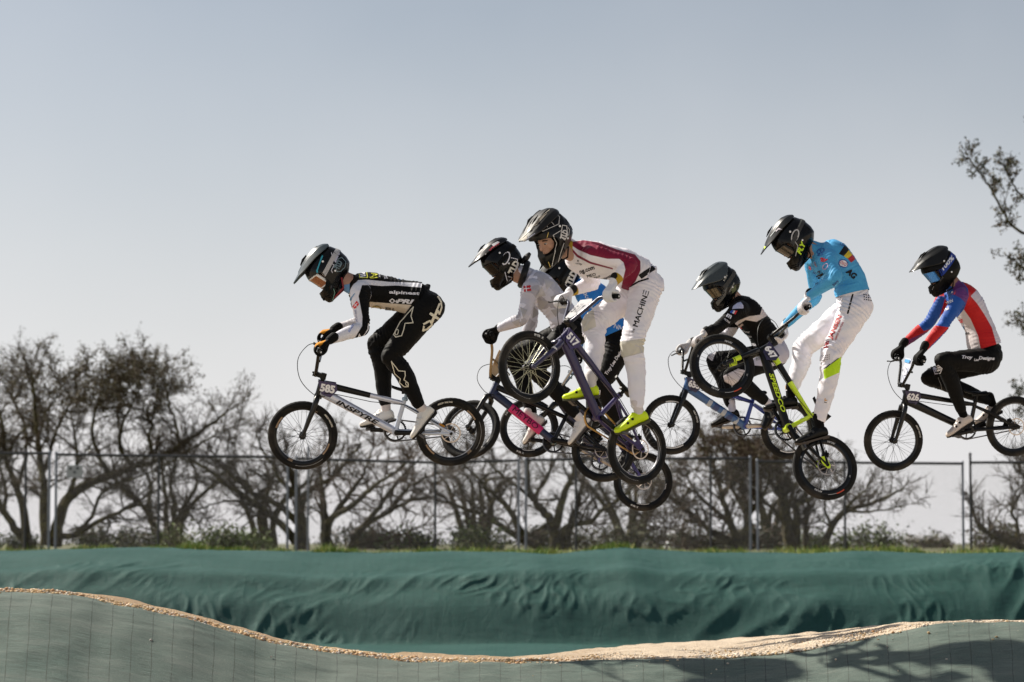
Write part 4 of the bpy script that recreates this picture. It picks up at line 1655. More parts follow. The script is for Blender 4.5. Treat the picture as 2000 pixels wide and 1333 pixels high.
def oval_tube(g, p0, p1, ry0, rz0, ry1, rz1, m=0, n=16, bow=0.0, mid=None):
    """frame tube with an oval section (half width across y, half height in the bike's plane)"""
    p0, p1 = V(p0), V(p1)
    d = (p1 - p0).normalized()
    up = V((0, 1, 0)).cross(d).normalized()
    rings = []
    for i in range(9):
        t = i / 8
        c = p0.lerp(p1, t) + up * bow * math.sin(math.pi * t)
        a, b_ = ry0 + (ry1 - ry0) * t, rz0 + (rz1 - rz0) * t
        rings.append([c + V((0, 1, 0)) * (a * math.copysign(abs(math.cos(q)) ** 0.75, math.cos(q))) + up * (b_ * math.copysign(abs(math.sin(q)) ** 0.75, math.sin(q)))
                      for q in [2 * math.pi * k / n for k in range(n)]])
    g.rings(rings, m)


def make_bike(cfg):
    """cfg: px of the hubs, depth of the bike, roll, steer, crank, colours and marks"""
    fpx, rpx, d = cfg['front'], cfg['rear'], cfg['depth']
    rear = P(*rpx, d)
    r = ray(*fpx).normalized()
    oc = CAM - rear
    bq = r.dot(oc)
    cq = oc.dot(oc) - WB * WB
    disc = bq * bq - cq
    sq = math.sqrt(disc) if disc > 0 else 0
    front = CAM + r * (-bq - sq * cfg.get('near', 1))
    f = (front - rear).normalized()
    left0 = V((0, 0, 1)).cross(f).normalized()
    up0 = f.cross(left0)
    ro = R(cfg.get('roll', 0))
    left = left0 * math.cos(ro) - up0 * math.sin(ro)
    up = f.cross(left)
    M = Matrix((f, left, up)).transposed().to_4x4()
    M.translation = rear
    root = empty('bmx_bike', M)
    tag(root, cfg['label'], 'bicycle', 'racing bikes in the air')
    st = Matrix.Translation(AX0) @ Matrix.Rotation(R(cfg.get('steer', 0)), 4, AXD) @ Matrix.Translation(-AX0)
    add_wheel(root, Matrix.Identity(4), dict(cfg, **cfg.get('rear_wheel', {})), True, R(cfg.get('spin_r', 0)))
    add_wheel(root, st @ Matrix.Translation((WB, 0, 0)), dict(cfg, **cfg.get('front_wheel', {})), False, R(cfg.get('spin', 0)))
    fm = pm('frame_paint', cfg['frame'], cfg.get('frough', 0.3), cfg.get('fmetal', 0.0), coat=0.2, var=0.06)
    fm2 = pm('frame_paint', cfg.get('frame2', cfg['frame']), cfg.get('frough', 0.3), cfg.get('fmetal', 0.0), coat=0.2, var=0.06)
    fm3 = pm('frame_paint', cfg.get('stays', cfg['frame']), cfg.get('frough', 0.3), cfg.get('fmetal', 0.0), coat=0.2, var=0.06)
    hb, ht = AX0 + AXD * 0.300, AX0 + AXD * 0.405
    seat_top = V((0.318, 0, 0.232))
    g = G()
    g.tube([hb, ht], 0.024, 16)
    g.tube([hb - AXD * 0.006, hb + AXD * 0.012], 0.027, 16)
    g.tube([ht - AXD * 0.012, ht + AXD * 0.006], 0.027, 16)
    fr = g.build('frame', [pm('frame_paint', cfg.get('head', cfg['frame']), cfg.get('frough', 0.3), coat=0.2, var=0.06)], root)
    g = G()
    oval_tube(g, hb + AXD * 0.030 + V((-0.010, 0, 0)), BB + V((0.008, 0, 0.006)), 0.025, 0.034, 0.030, 0.027)
    dt = g.build('down_tube', [fm], fr)
    g = G()
    oval_tube(g, ht - AXD * 0.022 + V((-0.012, 0, 0)), seat_top + V((0.004, 0, -0.022)), 0.020, 0.024, 0.015, 0.015)
    tt = g.build('top_tube', [fm2], fr)
    g = G()
    oval_tube(g, BB, seat_top, 0.019, 0.017, 0.016, 0.015)
    g.lathe([(0.0, -0.037), (0.026, -0.037), (0.026, 0.037), (0.0, 0.037)], 20, c=BB)
    g.build('seat_tube', [pm('frame_paint', cfg.get('seat_col', cfg.get('stays', cfg['frame'])), 0.3, coat=0.4, var=0.06)], fr)
    for s_ in (1, -1):
        g = G()
        g.tube([BB + V((-0.01, 0.020 * s_, 0)), V((0.25, 0.036 * s_, 0.006)), V((0.12, 0.052 * s_, 0.0)), V((0.0, 0.060 * s_, 0))], [0.014, 0.012, 0.011, 0.010], 10)
        g.build('chain_stay', [fm3], fr)
        g = G()
        g.tube([seat_top + V((-0.005, 0.012 * s_, -0.04)), V((0.20, 0.042 * s_, 0.128)), V((0.08, 0.055 * s_, 0.05)), V((0.0, 0.060 * s_, 0.004))], [0.010, 0.0095, 0.0095, 0.010], 10)
        g.build('seat_stay', [fm3], fr)
        g = G()
        g.prism([(0.055, 0.040), (0.080, 0.0), (0.035, -0.018), (-0.02, -0.016), (-0.028, 0.0), (-0.015, 0.016)], 0.056 * s_, 0.063 * s_, lambda a, b_, dd: V((a, dd, b_)))
        g.lathe([(0.0, 0.063 * s_), (0.012, 0.063 * s_), (0.010, 0.074 * s_), (0.0, 0.074 * s_)], 12, m=1)
        g.build('dropout', [pm('dropout_paint', cfg.get('drop', cfg.get('stays', cfg['frame'])), 0.35, var=0.05), black_matte], fr)
    # fork
    g = G()
    cr = AX0 + AXD * 0.292
    g.tube([cr - AXD * 0.01, cr + AXD * 0.008], 0.028, 16)
    g.tube([cr, AX0 + AXD * 0.46], 0.0145, 12, 1)
    for s_ in (1, -1):
        g.tube([cr + V((0, 0.008 * s_, 0.004)), cr + V((0.008, 0.050 * s_, -0.012)), cr + V((0.022, 0.060 * s_, -0.055)), V((WB - 0.045, 0.058 * s_, 0.11)), V((WB - 0.012, 0.056 * s_, 0.028)), V((WB, 0.056 * s_, 0.0))],
               [0.020, 0.021, 0.0195, 0.0165, 0.013, 0.012], 12)
        g.lathe([(0.0, 0.045 * s_), (0.017, 0.045 * s_), (0.017, 0.066 * s_), (0.009, 0.068 * s_), (0.009, 0.076 * s_), (0.0, 0.076 * s_)], 14, c=(WB, 0, 0))
    fk = g.build('fork', [pm('fork_paint', cfg.get('fork', (0.012, 0.012, 0.013)), 0.3, coat=0.4), black_matte], root, st)
    gm_ = G()
    mats = []
    for mk in cfg.get('fork_marks', []):        # (col, distance range up the blade)
        m = pm('fork_print', mk[0], 0.4, var=0.04)
        if m not in mats:
            mats.append(m)
        a, b_ = V((WB - 0.008, 0, 0.02)), cr + V((0.022, 0, -0.05))
        p, q = a.lerp(b_, mk[1]), a.lerp(b_, mk[2])
        rr = 0.0140 + 0.0065 * (mk[1] + mk[2]) / 2
        for s_ in (1, -1):
            gm_.tube([p + V((0, 0.0575 * s_, 0)), q + V((0, 0.0575 * s_, 0))], [rr * 1.03, rr * 1.10], 12, mats.index(m), cap=True)
    if gm_.v:
        gm_.build('fork_band', mats, fk)
    # stem, bars, grips, lever
    s0 = AX0 + AXD * 0.438
    cl = s0 + V((0.052, 0, 0.022))
    g = G()
    g.tube([s0 - AXD * 0.020, s0 + AXD * 0.024], 0.020, 14)
    g.box((s0 + cl) / 2, (0.060, 0.044, 0.030), Matrix.Rotation(R(-20), 3, 'Y'))
    g.tube([cl - V((0, 0.026, 0)), cl + V((0, 0.026, 0))], 0.020, 12)
    for dz in (-0.010, 0.010):
        for dy in (-0.015, 0.015):
            g.tube([cl + V((0.014, dy, dz)), cl + V((0.024, dy, dz))], 0.004, 6)
    g.build('stem', [black_matte], root, st)
    gz_, gxx = cfg.get('bar_z', 0.632), 0.888 - cfg.get('reach', 0.0)
    g = G()
    bar = [cl, cl + V((0.0, 0.035, 0.0)), cl + V((-0.004, 0.065, 0.022)), V((gxx + 0.016, 0.150, gz_ - 0.050)), V((gxx + 0.012, 0.185, gz_ - 0.010)), V((gxx + 0.006, 0.225, gz_)), V((gxx - 0.012, 0.370, gz_ + 0.006))]
    q = catmull([list(p) for p in bar], 5)
    pts = [V((p[0], -p[1], p[2])) for p in q[::-1]] + [V(p) for p in q[1:]]
    g.tube(pts, 0.0112, 10)
    c0 = V((gxx + 0.010, 0.118, gz_ - 0.095))
    g.tube([V((c0.x, -c0.y, c0.z)), c0], 0.0085, 8)
    hbm = pm('handlebar_paint', cfg.get('bar', (0.012, 0.012, 0.013)), 0.32, cfg.get('bar_metal', 0.2), coat=0.3)
    hbo = g.build('handlebar', [hbm], root, st)
    for s_ in (1, -1):
        g = G()
        a, b_ = V((gxx + 0.004, 0.238 * s_, gz_ + 0.001)), V((gxx - 0.0125, 0.374 * s_, gz_ + 0.0062))
        k = 12
        rr, pp = [], []
        for i in range(k + 1):
            pp.append(a.lerp(b_, i / k))
            rr.append(0.0165 if i % 2 else 0.0150)
        rr[0] = rr[-1] = 0.018
        g.tube(pp, rr, 12)
        dv = (b_ - a).normalized()
        g.tube([b_, b_ + dv * 0.006], [0.0165, 0.0145], 12)
        g.tube([b_ + dv * 0.004, b_ + dv * 0.0085], [0.008, 0.0075], 4, 1)
        g.build('grip', [rubber_grip, pm('grip_plug_print', (0.6, 0.6, 0.6), 0.5)], hbo)
    g = G()
    g.tube([V((gxx + 0.012, -0.205, gz_ - 0.004)), V((gxx + 0.020, -0.225, gz_ - 0.012))], 0.018, 10)
    g.tube([V((gxx + 0.030, -0.220, gz_ - 0.018)), V((gxx + 0.062, -0.255, gz_ - 0.028)), V((gxx + 0.060, -0.330, gz_ - 0.030)), V((gxx + 0.066, -0.345, gz_ - 0.030))], [0.007, 0.006, 0.005, 0.006], 8)
    g.build('brake_lever', [black_matte], hbo)
    g = G()
    ca = [V((gxx + 0.03, -0.20, gz_ - 0.015)), V((gxx + 0.10, -0.14, gz_ - 0.02)), V((gxx + 0.165, -0.03, gz_ - 0.10)), V((gxx + 0.150, 0.035, gz_ - 0.23)), V((gxx + 0.06, 0.045, gz_ - 0.335)), V((gxx - 0.02, 0.034, gz_ - 0.355))]
    g.tube([V(p) for p in catmull([list(p) for p in ca], 7)], 0.0027, 6)
    g.build('brake_cable', [cable_m], hbo)
    # front plate
    if cfg.get('plate'):
        pc = cfg['plate']
        out = [(-0.085, 0.085), (-0.070, 0.105), (0.070, 0.105), (0.085, 0.085), (0.075, -0.02), (0.045, -0.085), (0.020, -0.105), (-0.020, -0.105), (-0.045, -0.085), (-0.075, -0.02)]
        ctr = V((gxx + 0.034, 0, gz_ - 0.095))
        tilt = R(14)

        def pf(a, b_, dd):
            bend = -0.10 * a * a / 0.085 ** 2 * 0.22
            return ctr + V((dd * math.cos(tilt) + b_ * -math.sin(tilt) + bend, a, b_ * math.cos(tilt) + dd * math.sin(tilt)))
        g = G()
        g.prism(out, 0, 0.004, pf)
        pl = g.build('number_plate', [pm('plate_plastic', pc['col'], 0.35, var=0.1, scale=12)], hbo)
        if pc.get('num'):
            g = G()
            co, fs = text_mesh(pc['num'], 0.03)
            g.add([pf(-a * 0.052 * -1 if False else a * 0.052, b_ * 0.075 + 0.01, 0.0065) for a, b_ in co], fs, 0, True)
            if pc.get('band'):
                g.prism([(-0.06, 0.07), (0.06, 0.07), (0.065, 0.095), (-0.065, 0.095)], 0.0042, 0.0055, pf, 1)
            g.build('number', [pm('plate_print', pc.get('ink', (0.8, 0.8, 0.82)), 0.5), pm('plate_print', pc.get('band', (0.1, 0.3, 0.6)), 0.5)], pl)
    # saddle and post
    g = G()
    sp_ = V((0.300, 0, 0.285))
    g.tube([seat_top + V((0.004, 0, -0.02)), sp_], 0.0125, 12)
    g.lathe([(0.0125, -0.004), (0.021, -0.004), (0.021, 0.004), (0.0125, 0.004)], 14, c=(0, 0, 0)) if False else None
    g.tube([seat_top + V((-0.001, 0, 0.0)), seat_top + V((-0.006, 0, 0.016))], 0.021, 14)
    g.tube([seat_top + V((-0.004, -0.026, 0.008)), seat_top + V((-0.004, 0.030, 0.008))], 0.006, 8)
    g.build('seat_post', [pm('post_alloy', cfg.get('post', (0.016, 0.016, 0.018)), 0.4, 0.3)], root)
    g = G()
    rings = []
    for t in np.linspace(0, 1, 12):
        x = sp_.x + 0.105 - 0.185 * t
        wdt = 0.018 + 0.046 * (max(0, t - 0.25) / 0.75) ** 1.3 if t > 0.25 else 0.012 + 0.024 * t
        th = 0.011 + 0.004 * t
        z = sp_.z + 0.030 - 0.034 * t + 0.012 * (2 * t - 1) ** 2 + 0.004
        rings.append([V((x, wdt * math.cos(a), z + th * math.sin(a) - 0.25 * abs(math.cos(a)) * wdt * 0.5)) for a in [2 * math.pi * i / 14 for i in range(14)]])
    g.rings(rings)
    g.box(sp_ + V((0.012, 0, 0.004)), (0.05, 0.03, 0.02))
    g.build('saddle', [saddle_m], root)
    # cranks, chainring, pedals, chain
    th = R(cfg.get('crank', 180))
    dirn = V((math.cos(th), 0, math.sin(th)))
    crm = pm('crank_alloy', cfg.get('crank_col', (0.014, 0.014, 0.015)), 0.35, cfg.get('crank_metal', 0.3), coat=0.2)
    ped = {}
    for s_ in (1, -1):
        g = G()
        e = BB + dirn * (0.168 * s_)
        yb, ye = 0.048 * s_, 0.066 * s_
        g.tube([BB + V((0, yb, 0)) - dirn * s_ * 0.004, BB + V((0, yb + 0.006 * s_, 0)) + dirn * s_ * 0.05, e + V((0, ye, 0)) - dirn * s_ * 0.02, e + V((0, ye, 0)) + dirn * s_ * 0.006], [0.019, 0.0165, 0.0145, 0.0145], 12, side=(0, 1, 0), flat=0.50)
        g.tube([BB + V((0, 0.03 * s_, 0)), BB + V((0, 0.062 * s_, 0))], 0.012, 12)
        g.build('crank_arm', [crm], root)
        g = G()
        pc = e + V((0, 0.118 * s_, 0))
        g.tube([e + V((0, 0.07 * s_, 0)), e + V((0, 0.145 * s_, 0))], 0.0065, 8)
        pa = R(cfg.get('pedal_ang', [0, 0])[0 if s_ > 0 else 1])
        Mp = Matrix.Rotation(-pa, 3, 'Y')
        g.box(pc, (0.052, 0.030, 0.020), Mp)
        for q_ in (1, -1):
            g.box(pc + Mp @ V((0.030 * q_, 0, 0)), (0.008, 0.060, 0.012), Mp)
            g.box(pc + Mp @ V((0, 0.030 * q_, 0)), (0.060, 0.006, 0.010), Mp)
        g.build('pedal', [dark_alloy], root)
        ped[s_] = pc
    g = G()
    cc = BB + V((0, -0.046, 0))
    g.lathe([(0.066, -0.002), (0.078, -0.002), (0.078, 0.002), (0.066, 0.002)], 44, c=cc)
    g.lathe([(0.012, -0.002), (0.030, -0.002), (0.030, 0.002), (0.012, 0.002)], 20, c=cc)
    for i in range(5):
        a = 2 * math.pi * i / 5 + th
        g.tube([cc + V((0.026 * math.cos(a), 0, 0.026 * math.sin(a))), cc + V((0.070 * math.cos(a), 0, 0.070 * math.sin(a)))], 0.005, 6)
    for i in range(36):
        a = 2 * math.pi * i / 36
        g.box(cc + V((0.0795 * math.cos(a), 0, 0.0795 * math.sin(a))), (0.006, 0.003, 0.006), Matrix.Rotation(-a, 3, 'Y'))
    g.build('chainring', [black_matte], root)
    g = G()
    path = []
    for a in np.linspace(R(82), R(-82), 14):
        path.append((BB.x + 0.080 * math.cos(a), BB.z + 0.080 * math.sin(a)))
    for a in np.linspace(R(-98), R(-262), 10):
        path.append((0.033 * math.cos(a), 0.033 * math.sin(a)))
    pts3 = []
    for (a, b_) in path:
        pts3.append(V((a, -0.046 + (0.017 if a < 0.1 else 0), b_)))
    rings = []
    k = len(pts3)
    for i in range(k):
        t = (pts3[(i + 1) % k] - pts3[i - 1]).normalized()
        nn = t.cross(V((0, 1, 0))).normalized()
        c = pts3[i]
        rings.append([c + V((0, 0.004, 0)) + nn * 0.0045, c - V((0, 0.004, 0)) + nn * 0.0045, c - V((0, 0.004, 0)) - nn * 0.0045, c + V((0, 0.004, 0)) - nn * 0.0045])
    g.rings(rings, 0, False, True)
    g.build('chain', [gold_m if cfg.get('gold_chain') else dark_alloy], root)
    # brake caliper by the rear hub
    g = G()
    g.box((0.062, 0.047, 0.052), (0.048, 0.020, 0.030), Matrix.Rotation(R(35), 3, 'Y'))
    g.tube([(0.045, 0.062, 0.05), (0.08, 0.062, 0.072)], 0.007, 8, 1)
    g.tube([V((0.09, 0.062, 0.07)), V((0.20, 0.052, 0.142)), V((0.32, 0.03, 0.205)), V((0.55, 0.028, 0.232)), V((0.80, 0.028, 0.292)), V((0.875, 0.034, 0.300))], 0.0026, 6, 2)
    g.build('disc_brake', [black_matte, pm('caliper_anodised', cfg.get('caliper', (0.02, 0.02, 0.02)), 0.35, 0.5), cable_m], root)
    # number on the head of the frame and lettering along the down tube
    dtv = (BB - (hb + AXD * 0.03)).normalized()
    ttv = ((seat_top - V((0, 0, 0.022))) - (ht - AXD * 0.022)).normalized()
    if cfg.get('num'):
        nc = cfg.get('numcol', (0.035, 0.028, 0.075))
        c = AX0 + AXD * 0.352 + V((-0.052, 0, 0.0))
        for s_ in (1, -1):
            g = G()
            pol = [(0.066, 0.060), (-0.060, 0.036), (-0.066, -0.014), (-0.016, -0.062), (0.044, -0.036)]
            g.prism([(c.x + a, c.z + b_) for a, b_ in pol], 0.0285 * s_, 0.0315 * s_, lambda a, b_, dd: V((a, dd, b_)))
            sp2 = g.build('side_plate', [pm('side_plate_sticker', nc, 0.45, var=0.05)], root)
            if s_ > 0:
                g = G()
                vis = cfg.get('numvis', cfg['num'])
                flat_text(g, vis, (c.x + 0.001, c.z + 0.004), (-0.97, -0.20), 0.057, 0.0325, 0, bold=0.05, w=0.036 * len(vis) * 0.95)
                g.build('number', [pm('number_print', (0.82, 0.82, 0.84), 0.5, var=0.03)], sp2)
    g = G()
    mats = []
    for t in cfg.get('dt_text', []):            # (string, colour, centre along tube 0..1, height, width, shear, offset)
        m = pm('frame_print', t[1], 0.4, var=0.04)
        if m not in mats:
            mats.append(m)
        a, b_ = hb + AXD * 0.030, BB
        c = a.lerp(b_, t[2])
        flat_text(g, t[0], (c.x, c.z), (dtv.x, dtv.z), t[3], 0.0325, mats.index(m), bold=0.03, shear=t[5], w=t[4])
    for bd in cfg.get('dt_bands', []):           # (colour, t0, t1, half height)
        m = pm('frame_print', bd[0], 0.35, var=0.04)
        if m not in mats:
            mats.append(m)
        a, b_ = hb + AXD * 0.030, BB
        p, q = a.lerp(b_, bd[1]), a.lerp(b_, bd[2])
        oval_tube(g, p, q, 0.0282, bd[3], 0.0305, bd[3], mats.index(m))
    for bd in cfg.get('tt_bands', []):
        m = pm('frame_print', bd[0], 0.35, var=0.04)
        if m not in mats:
            mats.append(m)
        a, b_ = ht - AXD * 0.022 + V((-0.012, 0, 0)), seat_top + V((0.004, 0, -0.022))
        p, q = a.lerp(b_, bd[1]), a.lerp(b_, bd[2])
        k0, k1 = bd[1], bd[2]
        oval_tube(g, p, q, 0.0206 - 0.005 * k0, 0.0246 - 0.009 * k0, 0.0206 - 0.005 * k1, 0.0246 - 0.009 * k1, mats.index(m))
    if g.v:
        g.build('frame_lettering', mats, root, kind='stuff')
    W_ = {}
    for s_, nm in ((1, 'L'), (-1, 'R')):
        W_['grip' + nm] = M @ st @ V((gxx - 0.004, 0.305 * s_, gz_ + 0.0035))
        W_['gripdir' + nm] = ((M @ st).to_3x3() @ V((-0.0165, 0.136 * s_, 0.005))).normalized()
        W_['pedal' + nm] = M @ ped[s_]
    W_['M'] = M
    W_['left'] = left0
    W_['f'] = f
    W_['bb'] = M @ BB
    W_['up'] = up
    return W_


white = (0.78, 0.78, 0.80)
mid_grey = (0.35, 0.35, 0.36)
bikes = {}
bikes[1] = make_bike(dict(
    label='silver and blue bike with number 585 leading the pack at the left', front=(592, 851), rear=(880, 844), depth=19.45, roll=13, steer=-3, near=0, crank=181, pedal_ang=[40, -10],
    frame=(0.56, 0.59, 0.70), fmetal=0.4, frough=0.25, stays=(0.54, 0.60, 0.72), head=(0.014, 0.014, 0.016), num='585', numcol=(0.045, 0.03, 0.10),
    dt_text=[('INSPYRE', (0.01, 0.01, 0.012), 0.50, 0.034, 0.33, 0.25)], tt_bands=[((0.012, 0.012, 0.014), 0.0, 0.58)], bar=(0.014, 0.016, 0.02), caliper=(0.55, 0.24, 0.03),
    post=(0.30, 0.40, 0.50),
    marks=[('arc', (0.30, 0.20, 0.12), 0.186, 0.197, 18, 44), ('arc', (0.30, 0.20, 0.12), 0.186, 0.197, 198, 224), ('text', (0.36, 0.26, 0.17), 'ZCC', 0.191, 118, 0.016, False),
           ('text', (0.36, 0.26, 0.17), 'ZCC', 0.191, 298, 0.016, False), ('text', (0.75, 0.72, 0.62), 'ARROW RACING', 0.2165, 150, 0.012, False), ('arc', (0.5, 0.5, 0.5), 0.2125, 0.2140, 230, 285)],
    spin=0, spin_r=70))
bikes[2] = make_bike(dict(
    label='navy bike with bright pink lettering and tan handlebar, second in the pack', front=(916, 838), rear=(1178, 881), depth=21.3, roll=-10, steer=-26, near=0, crank=180, pedal_ang=[35, 10],
    frame=(0.012, 0.018, 0.06), stays=(0.012, 0.014, 0.022), frame2=(0.010, 0.010, 0.012), bar=(0.30, 0.21, 0.11), bar_metal=0.7, plate=dict(col=(0.55, 0.43, 0.30)),
    dt_bands=[((0.62, 0.018, 0.15), 0.30, 0.80, 0.034)], dt_text=[('MEYBO', (0.012, 0.014, 0.03), 0.54, 0.042, 0.235, 0.0)], crank_col=(0.012, 0.012, 0.013),
    marks=[('arc', (0.45, 0.45, 0.45), 0.186, 0.190, 20, 60), ('arc', (0.45, 0.45, 0.45), 0.186, 0.190, 200, 240)]))
bikes[4] = make_bike(dict(
    label='bike ridden by the blue jersey rider, mostly hidden behind the purple bike, lowest back wheel', front=(1033, 836), rear=(1256, 941), depth=22.8, roll=-3, steer=-4, near=1, crank=185, pedal_ang=[20, 0],
    frame=(0.014, 0.016, 0.05), stays=(0.07, 0.06, 0.25), bar=(0.35, 0.37, 0.40), bar_metal=0.8, crank_col=(0.4, 0.36, 0.32), crank_metal=0.8,
    marks=[('text', (0.72, 0.72, 0.72), 'PMTR X', 0.2165, 265, 0.014, True), ('arc', (0.55, 0.55, 0.55), 0.186, 0.190, 230, 262), ('arc', (0.55, 0.55, 0.55), 0.186, 0.190, 160, 175), ('text', (0.7, 0.7, 0.7), 'PMTR X', 0.2165, 10, 0.012, False)]))
bikes[3] = make_bike(dict(
    label='dark purple bike with number 517 turned towards the camera, front wheel raised', front=(1034, 717), rear=(1244, 878), depth=19.0, roll=1, steer=-1, near=1, crank=187, pedal_ang=[-25, 5],
    frame=(0.018, 0.011, 0.068), fmetal=0.0, frough=0.38, stays=(0.026, 0.014, 0.10), num='517', numcol=(0.035, 0.022, 0.11), bar=(0.016, 0.018, 0.05),
    plate=dict(col=(0.40, 0.40, 0.41), num='517', ink=(0.16, 0.16, 0.18)), gold_chain=True, spoke=spoke_dark, front_wheel=dict(spoke=spoke_pale),
    fork=(0.022, 0.018, 0.06), fork_marks=[((0.72, 0.72, 0.74), 0.80, 0.86), ((0.03, 0.03, 0.05), 0.4, 0.44)],
    marks=[('text', (0.72, 0.72, 0.7), 'PMTR X', 0.2165, 75, 0.017, False), ('arc', (0.5, 0.5, 0.5), 0.2125, 0.2135, 240, 285), ('arc', (0.62, 0.62, 0.62), 0.1845, 0.1865, 100, 330)]))
bikes[5] = make_bike(dict(
    label='blue chequered bike with black fork under the rider in black and white', front=(1311, 830), rear=(1539, 839), depth=22.9, roll=1, steer=-9, near=1, crank=176, pedal_ang=[60, 10],
    frame=(0.04, 0.11, 0.28), fmetal=0.2, frough=0.35, frame2=(0.03, 0.05, 0.30), stays=(0.03, 0.06, 0.33), num='655', numvis='655', crank_col=(0.50, 0.43, 0.36), crank_metal=0.6,
    dt_bands=[((0.42, 0.45, 0.50), 0.36, 0.42, 0.031), ((0.03, 0.05, 0.16), 0.46, 0.54, 0.031), ((0.42, 0.45, 0.50), 0.60, 0.66, 0.031), ((0.03, 0.05, 0.16), 0.70, 0.77, 0.031), ((0.42, 0.45, 0.50), 0.82, 0.87, 0.031)],
    marks=[('arc', (0.72, 0.72, 0.72), 0.186, 0.194, 75, 108), ('arc', (0.72, 0.72, 0.72), 0.186, 0.194, 238, 292), ('arc', (0.6, 0.6, 0.6), 0.186, 0.190, 15, 30), ('text', (0.7, 0.7, 0.7), 'ARROW RACING', 0.2165, 160, 0.012, False)]))
neon = (0.62, 0.83, 0.02)
bikes[6] = make_bike(dict(
    label='black and neon yellow bike with number 647 pointing steeply up', front=(1411, 716), rear=(1611, 913), depth=19.95, roll=-19, steer=-2, near=0, crank=200, pedal_ang=[30, 30],
    frame=(0.010, 0.010, 0.011), stays=(0.010, 0.010, 0.011), frame2=neon, num='647', numcol=(0.022, 0.018, 0.06), rim='deep', drop=neon,
    dt_text=[('SPEEDCO', neon, 0.56, 0.034, 0.30, 0.22)], seat_col=neon, tt_bands=[((0.010, 0.010, 0.011), 0.24, 0.50), ((0.010, 0.010, 0.011), 0.08, 0.12), ((0.010, 0.010, 0.011), 0.0, 0.03)],
    fork_marks=[(neon, 0.30, 0.52), (neon, 0.24, 0.27)], bar=(0.012, 0.012, 0.013),
    marks=[('text', (0.62, 0.62, 0.62), 'NVIAV', 0.190, 62, 0.015, False), ('text', (0.62, 0.62, 0.62), 'AVIAN', 0.190, 245, 0.015, False), ('arc', (0.65, 0.08, 0.03), 0.206, 0.213, 188, 206),
           ('arc', (0.6, 0.6, 0.6), 0.206, 0.2085, 206, 224), ('text', (0.5, 0.5, 0.5), 'W', 0.190, 335, 0.012, False), ('text', (0.5, 0.5, 0.5), 'W', 0.190, 155, 0.012, False)]))
bikes[7] = make_bike(dict(
    label='all black bike with number 626 at the right end, ridden seated', front=(1745, 861), rear=(1981, 833), depth=22.3, roll=8, steer=-4, near=1, reach=0.03, crank=-6, pedal_ang=[25, 0],
    frame=(0.010, 0.010, 0.012), num='626', numcol=(0.030, 0.022, 0.07), plate=dict(col=(0.55, 0.58, 0.68), num='626', ink=(0.75, 0.77, 0.85), band=(0.06, 0.30, 0.60)),
    marks=[('text', (0.62, 0.62, 0.6), 'ARROW RACING', 0.2165, 165, 0.012, False), ('arc', (0.35, 0.35, 0.35), 0.186, 0.189, 60, 110)]))
# ------------------------------------------------------------------ helmet, shared shapes
SIDE = [(0.165, 0.035), (0.164, 0.060), (0.158, 0.090), (0.135, 0.122), (0.090, 0.150), (0.030, 0.166), (-0.035, 0.166), (-0.095, 0.142), (-0.132, 0.085), (-0.146, 0.015), (-0.142, -0.030),
        (-0.108, -0.070), (-0.060, -0.108), (0.0, -0.145), (0.060, -0.170), (0.118, -0.184), (0.142, -0.176), (0.163, -0.128), (0.160, -0.088), (0.150, -0.060), (0.155, -0.020), (0.162, 0.010)]


PORT = [(0.30, 0.038), (0.15, 0.036), (0.095, 0.030), (0.066, 0.012), (0.058, -0.018), (0.072, -0.050), (0.100, -0.074), (0.135, -0.084), (0.30, -0.090)]


def poly_radius(poly, c, n):
    """radius from c to the outline for n directions"""
    out = []
    for i in range(n):
        a = 2 * math.pi * i / n
        d = np.array([math.cos(a), math.sin(a)])
        best = 0.01
        for k in range(len(poly)):
            p, q = np.array(poly[k]) - c, np.array(poly[(k + 1) % len(poly)]) - c
            e = q - p
            den = d[0] * e[1] - d[1] * e[0]
            if abs(den) < 1e-9:
                continue
            t = (p[0] * e[1] - p[1] * e[0]) / den
            u = (p[0] * d[1] - p[1] * d[0]) / den
            if t > 0 and -1e-6 <= u <= 1 + 1e-6:
                best = max(best, t)
        out.append(best)
    return np.array(out)


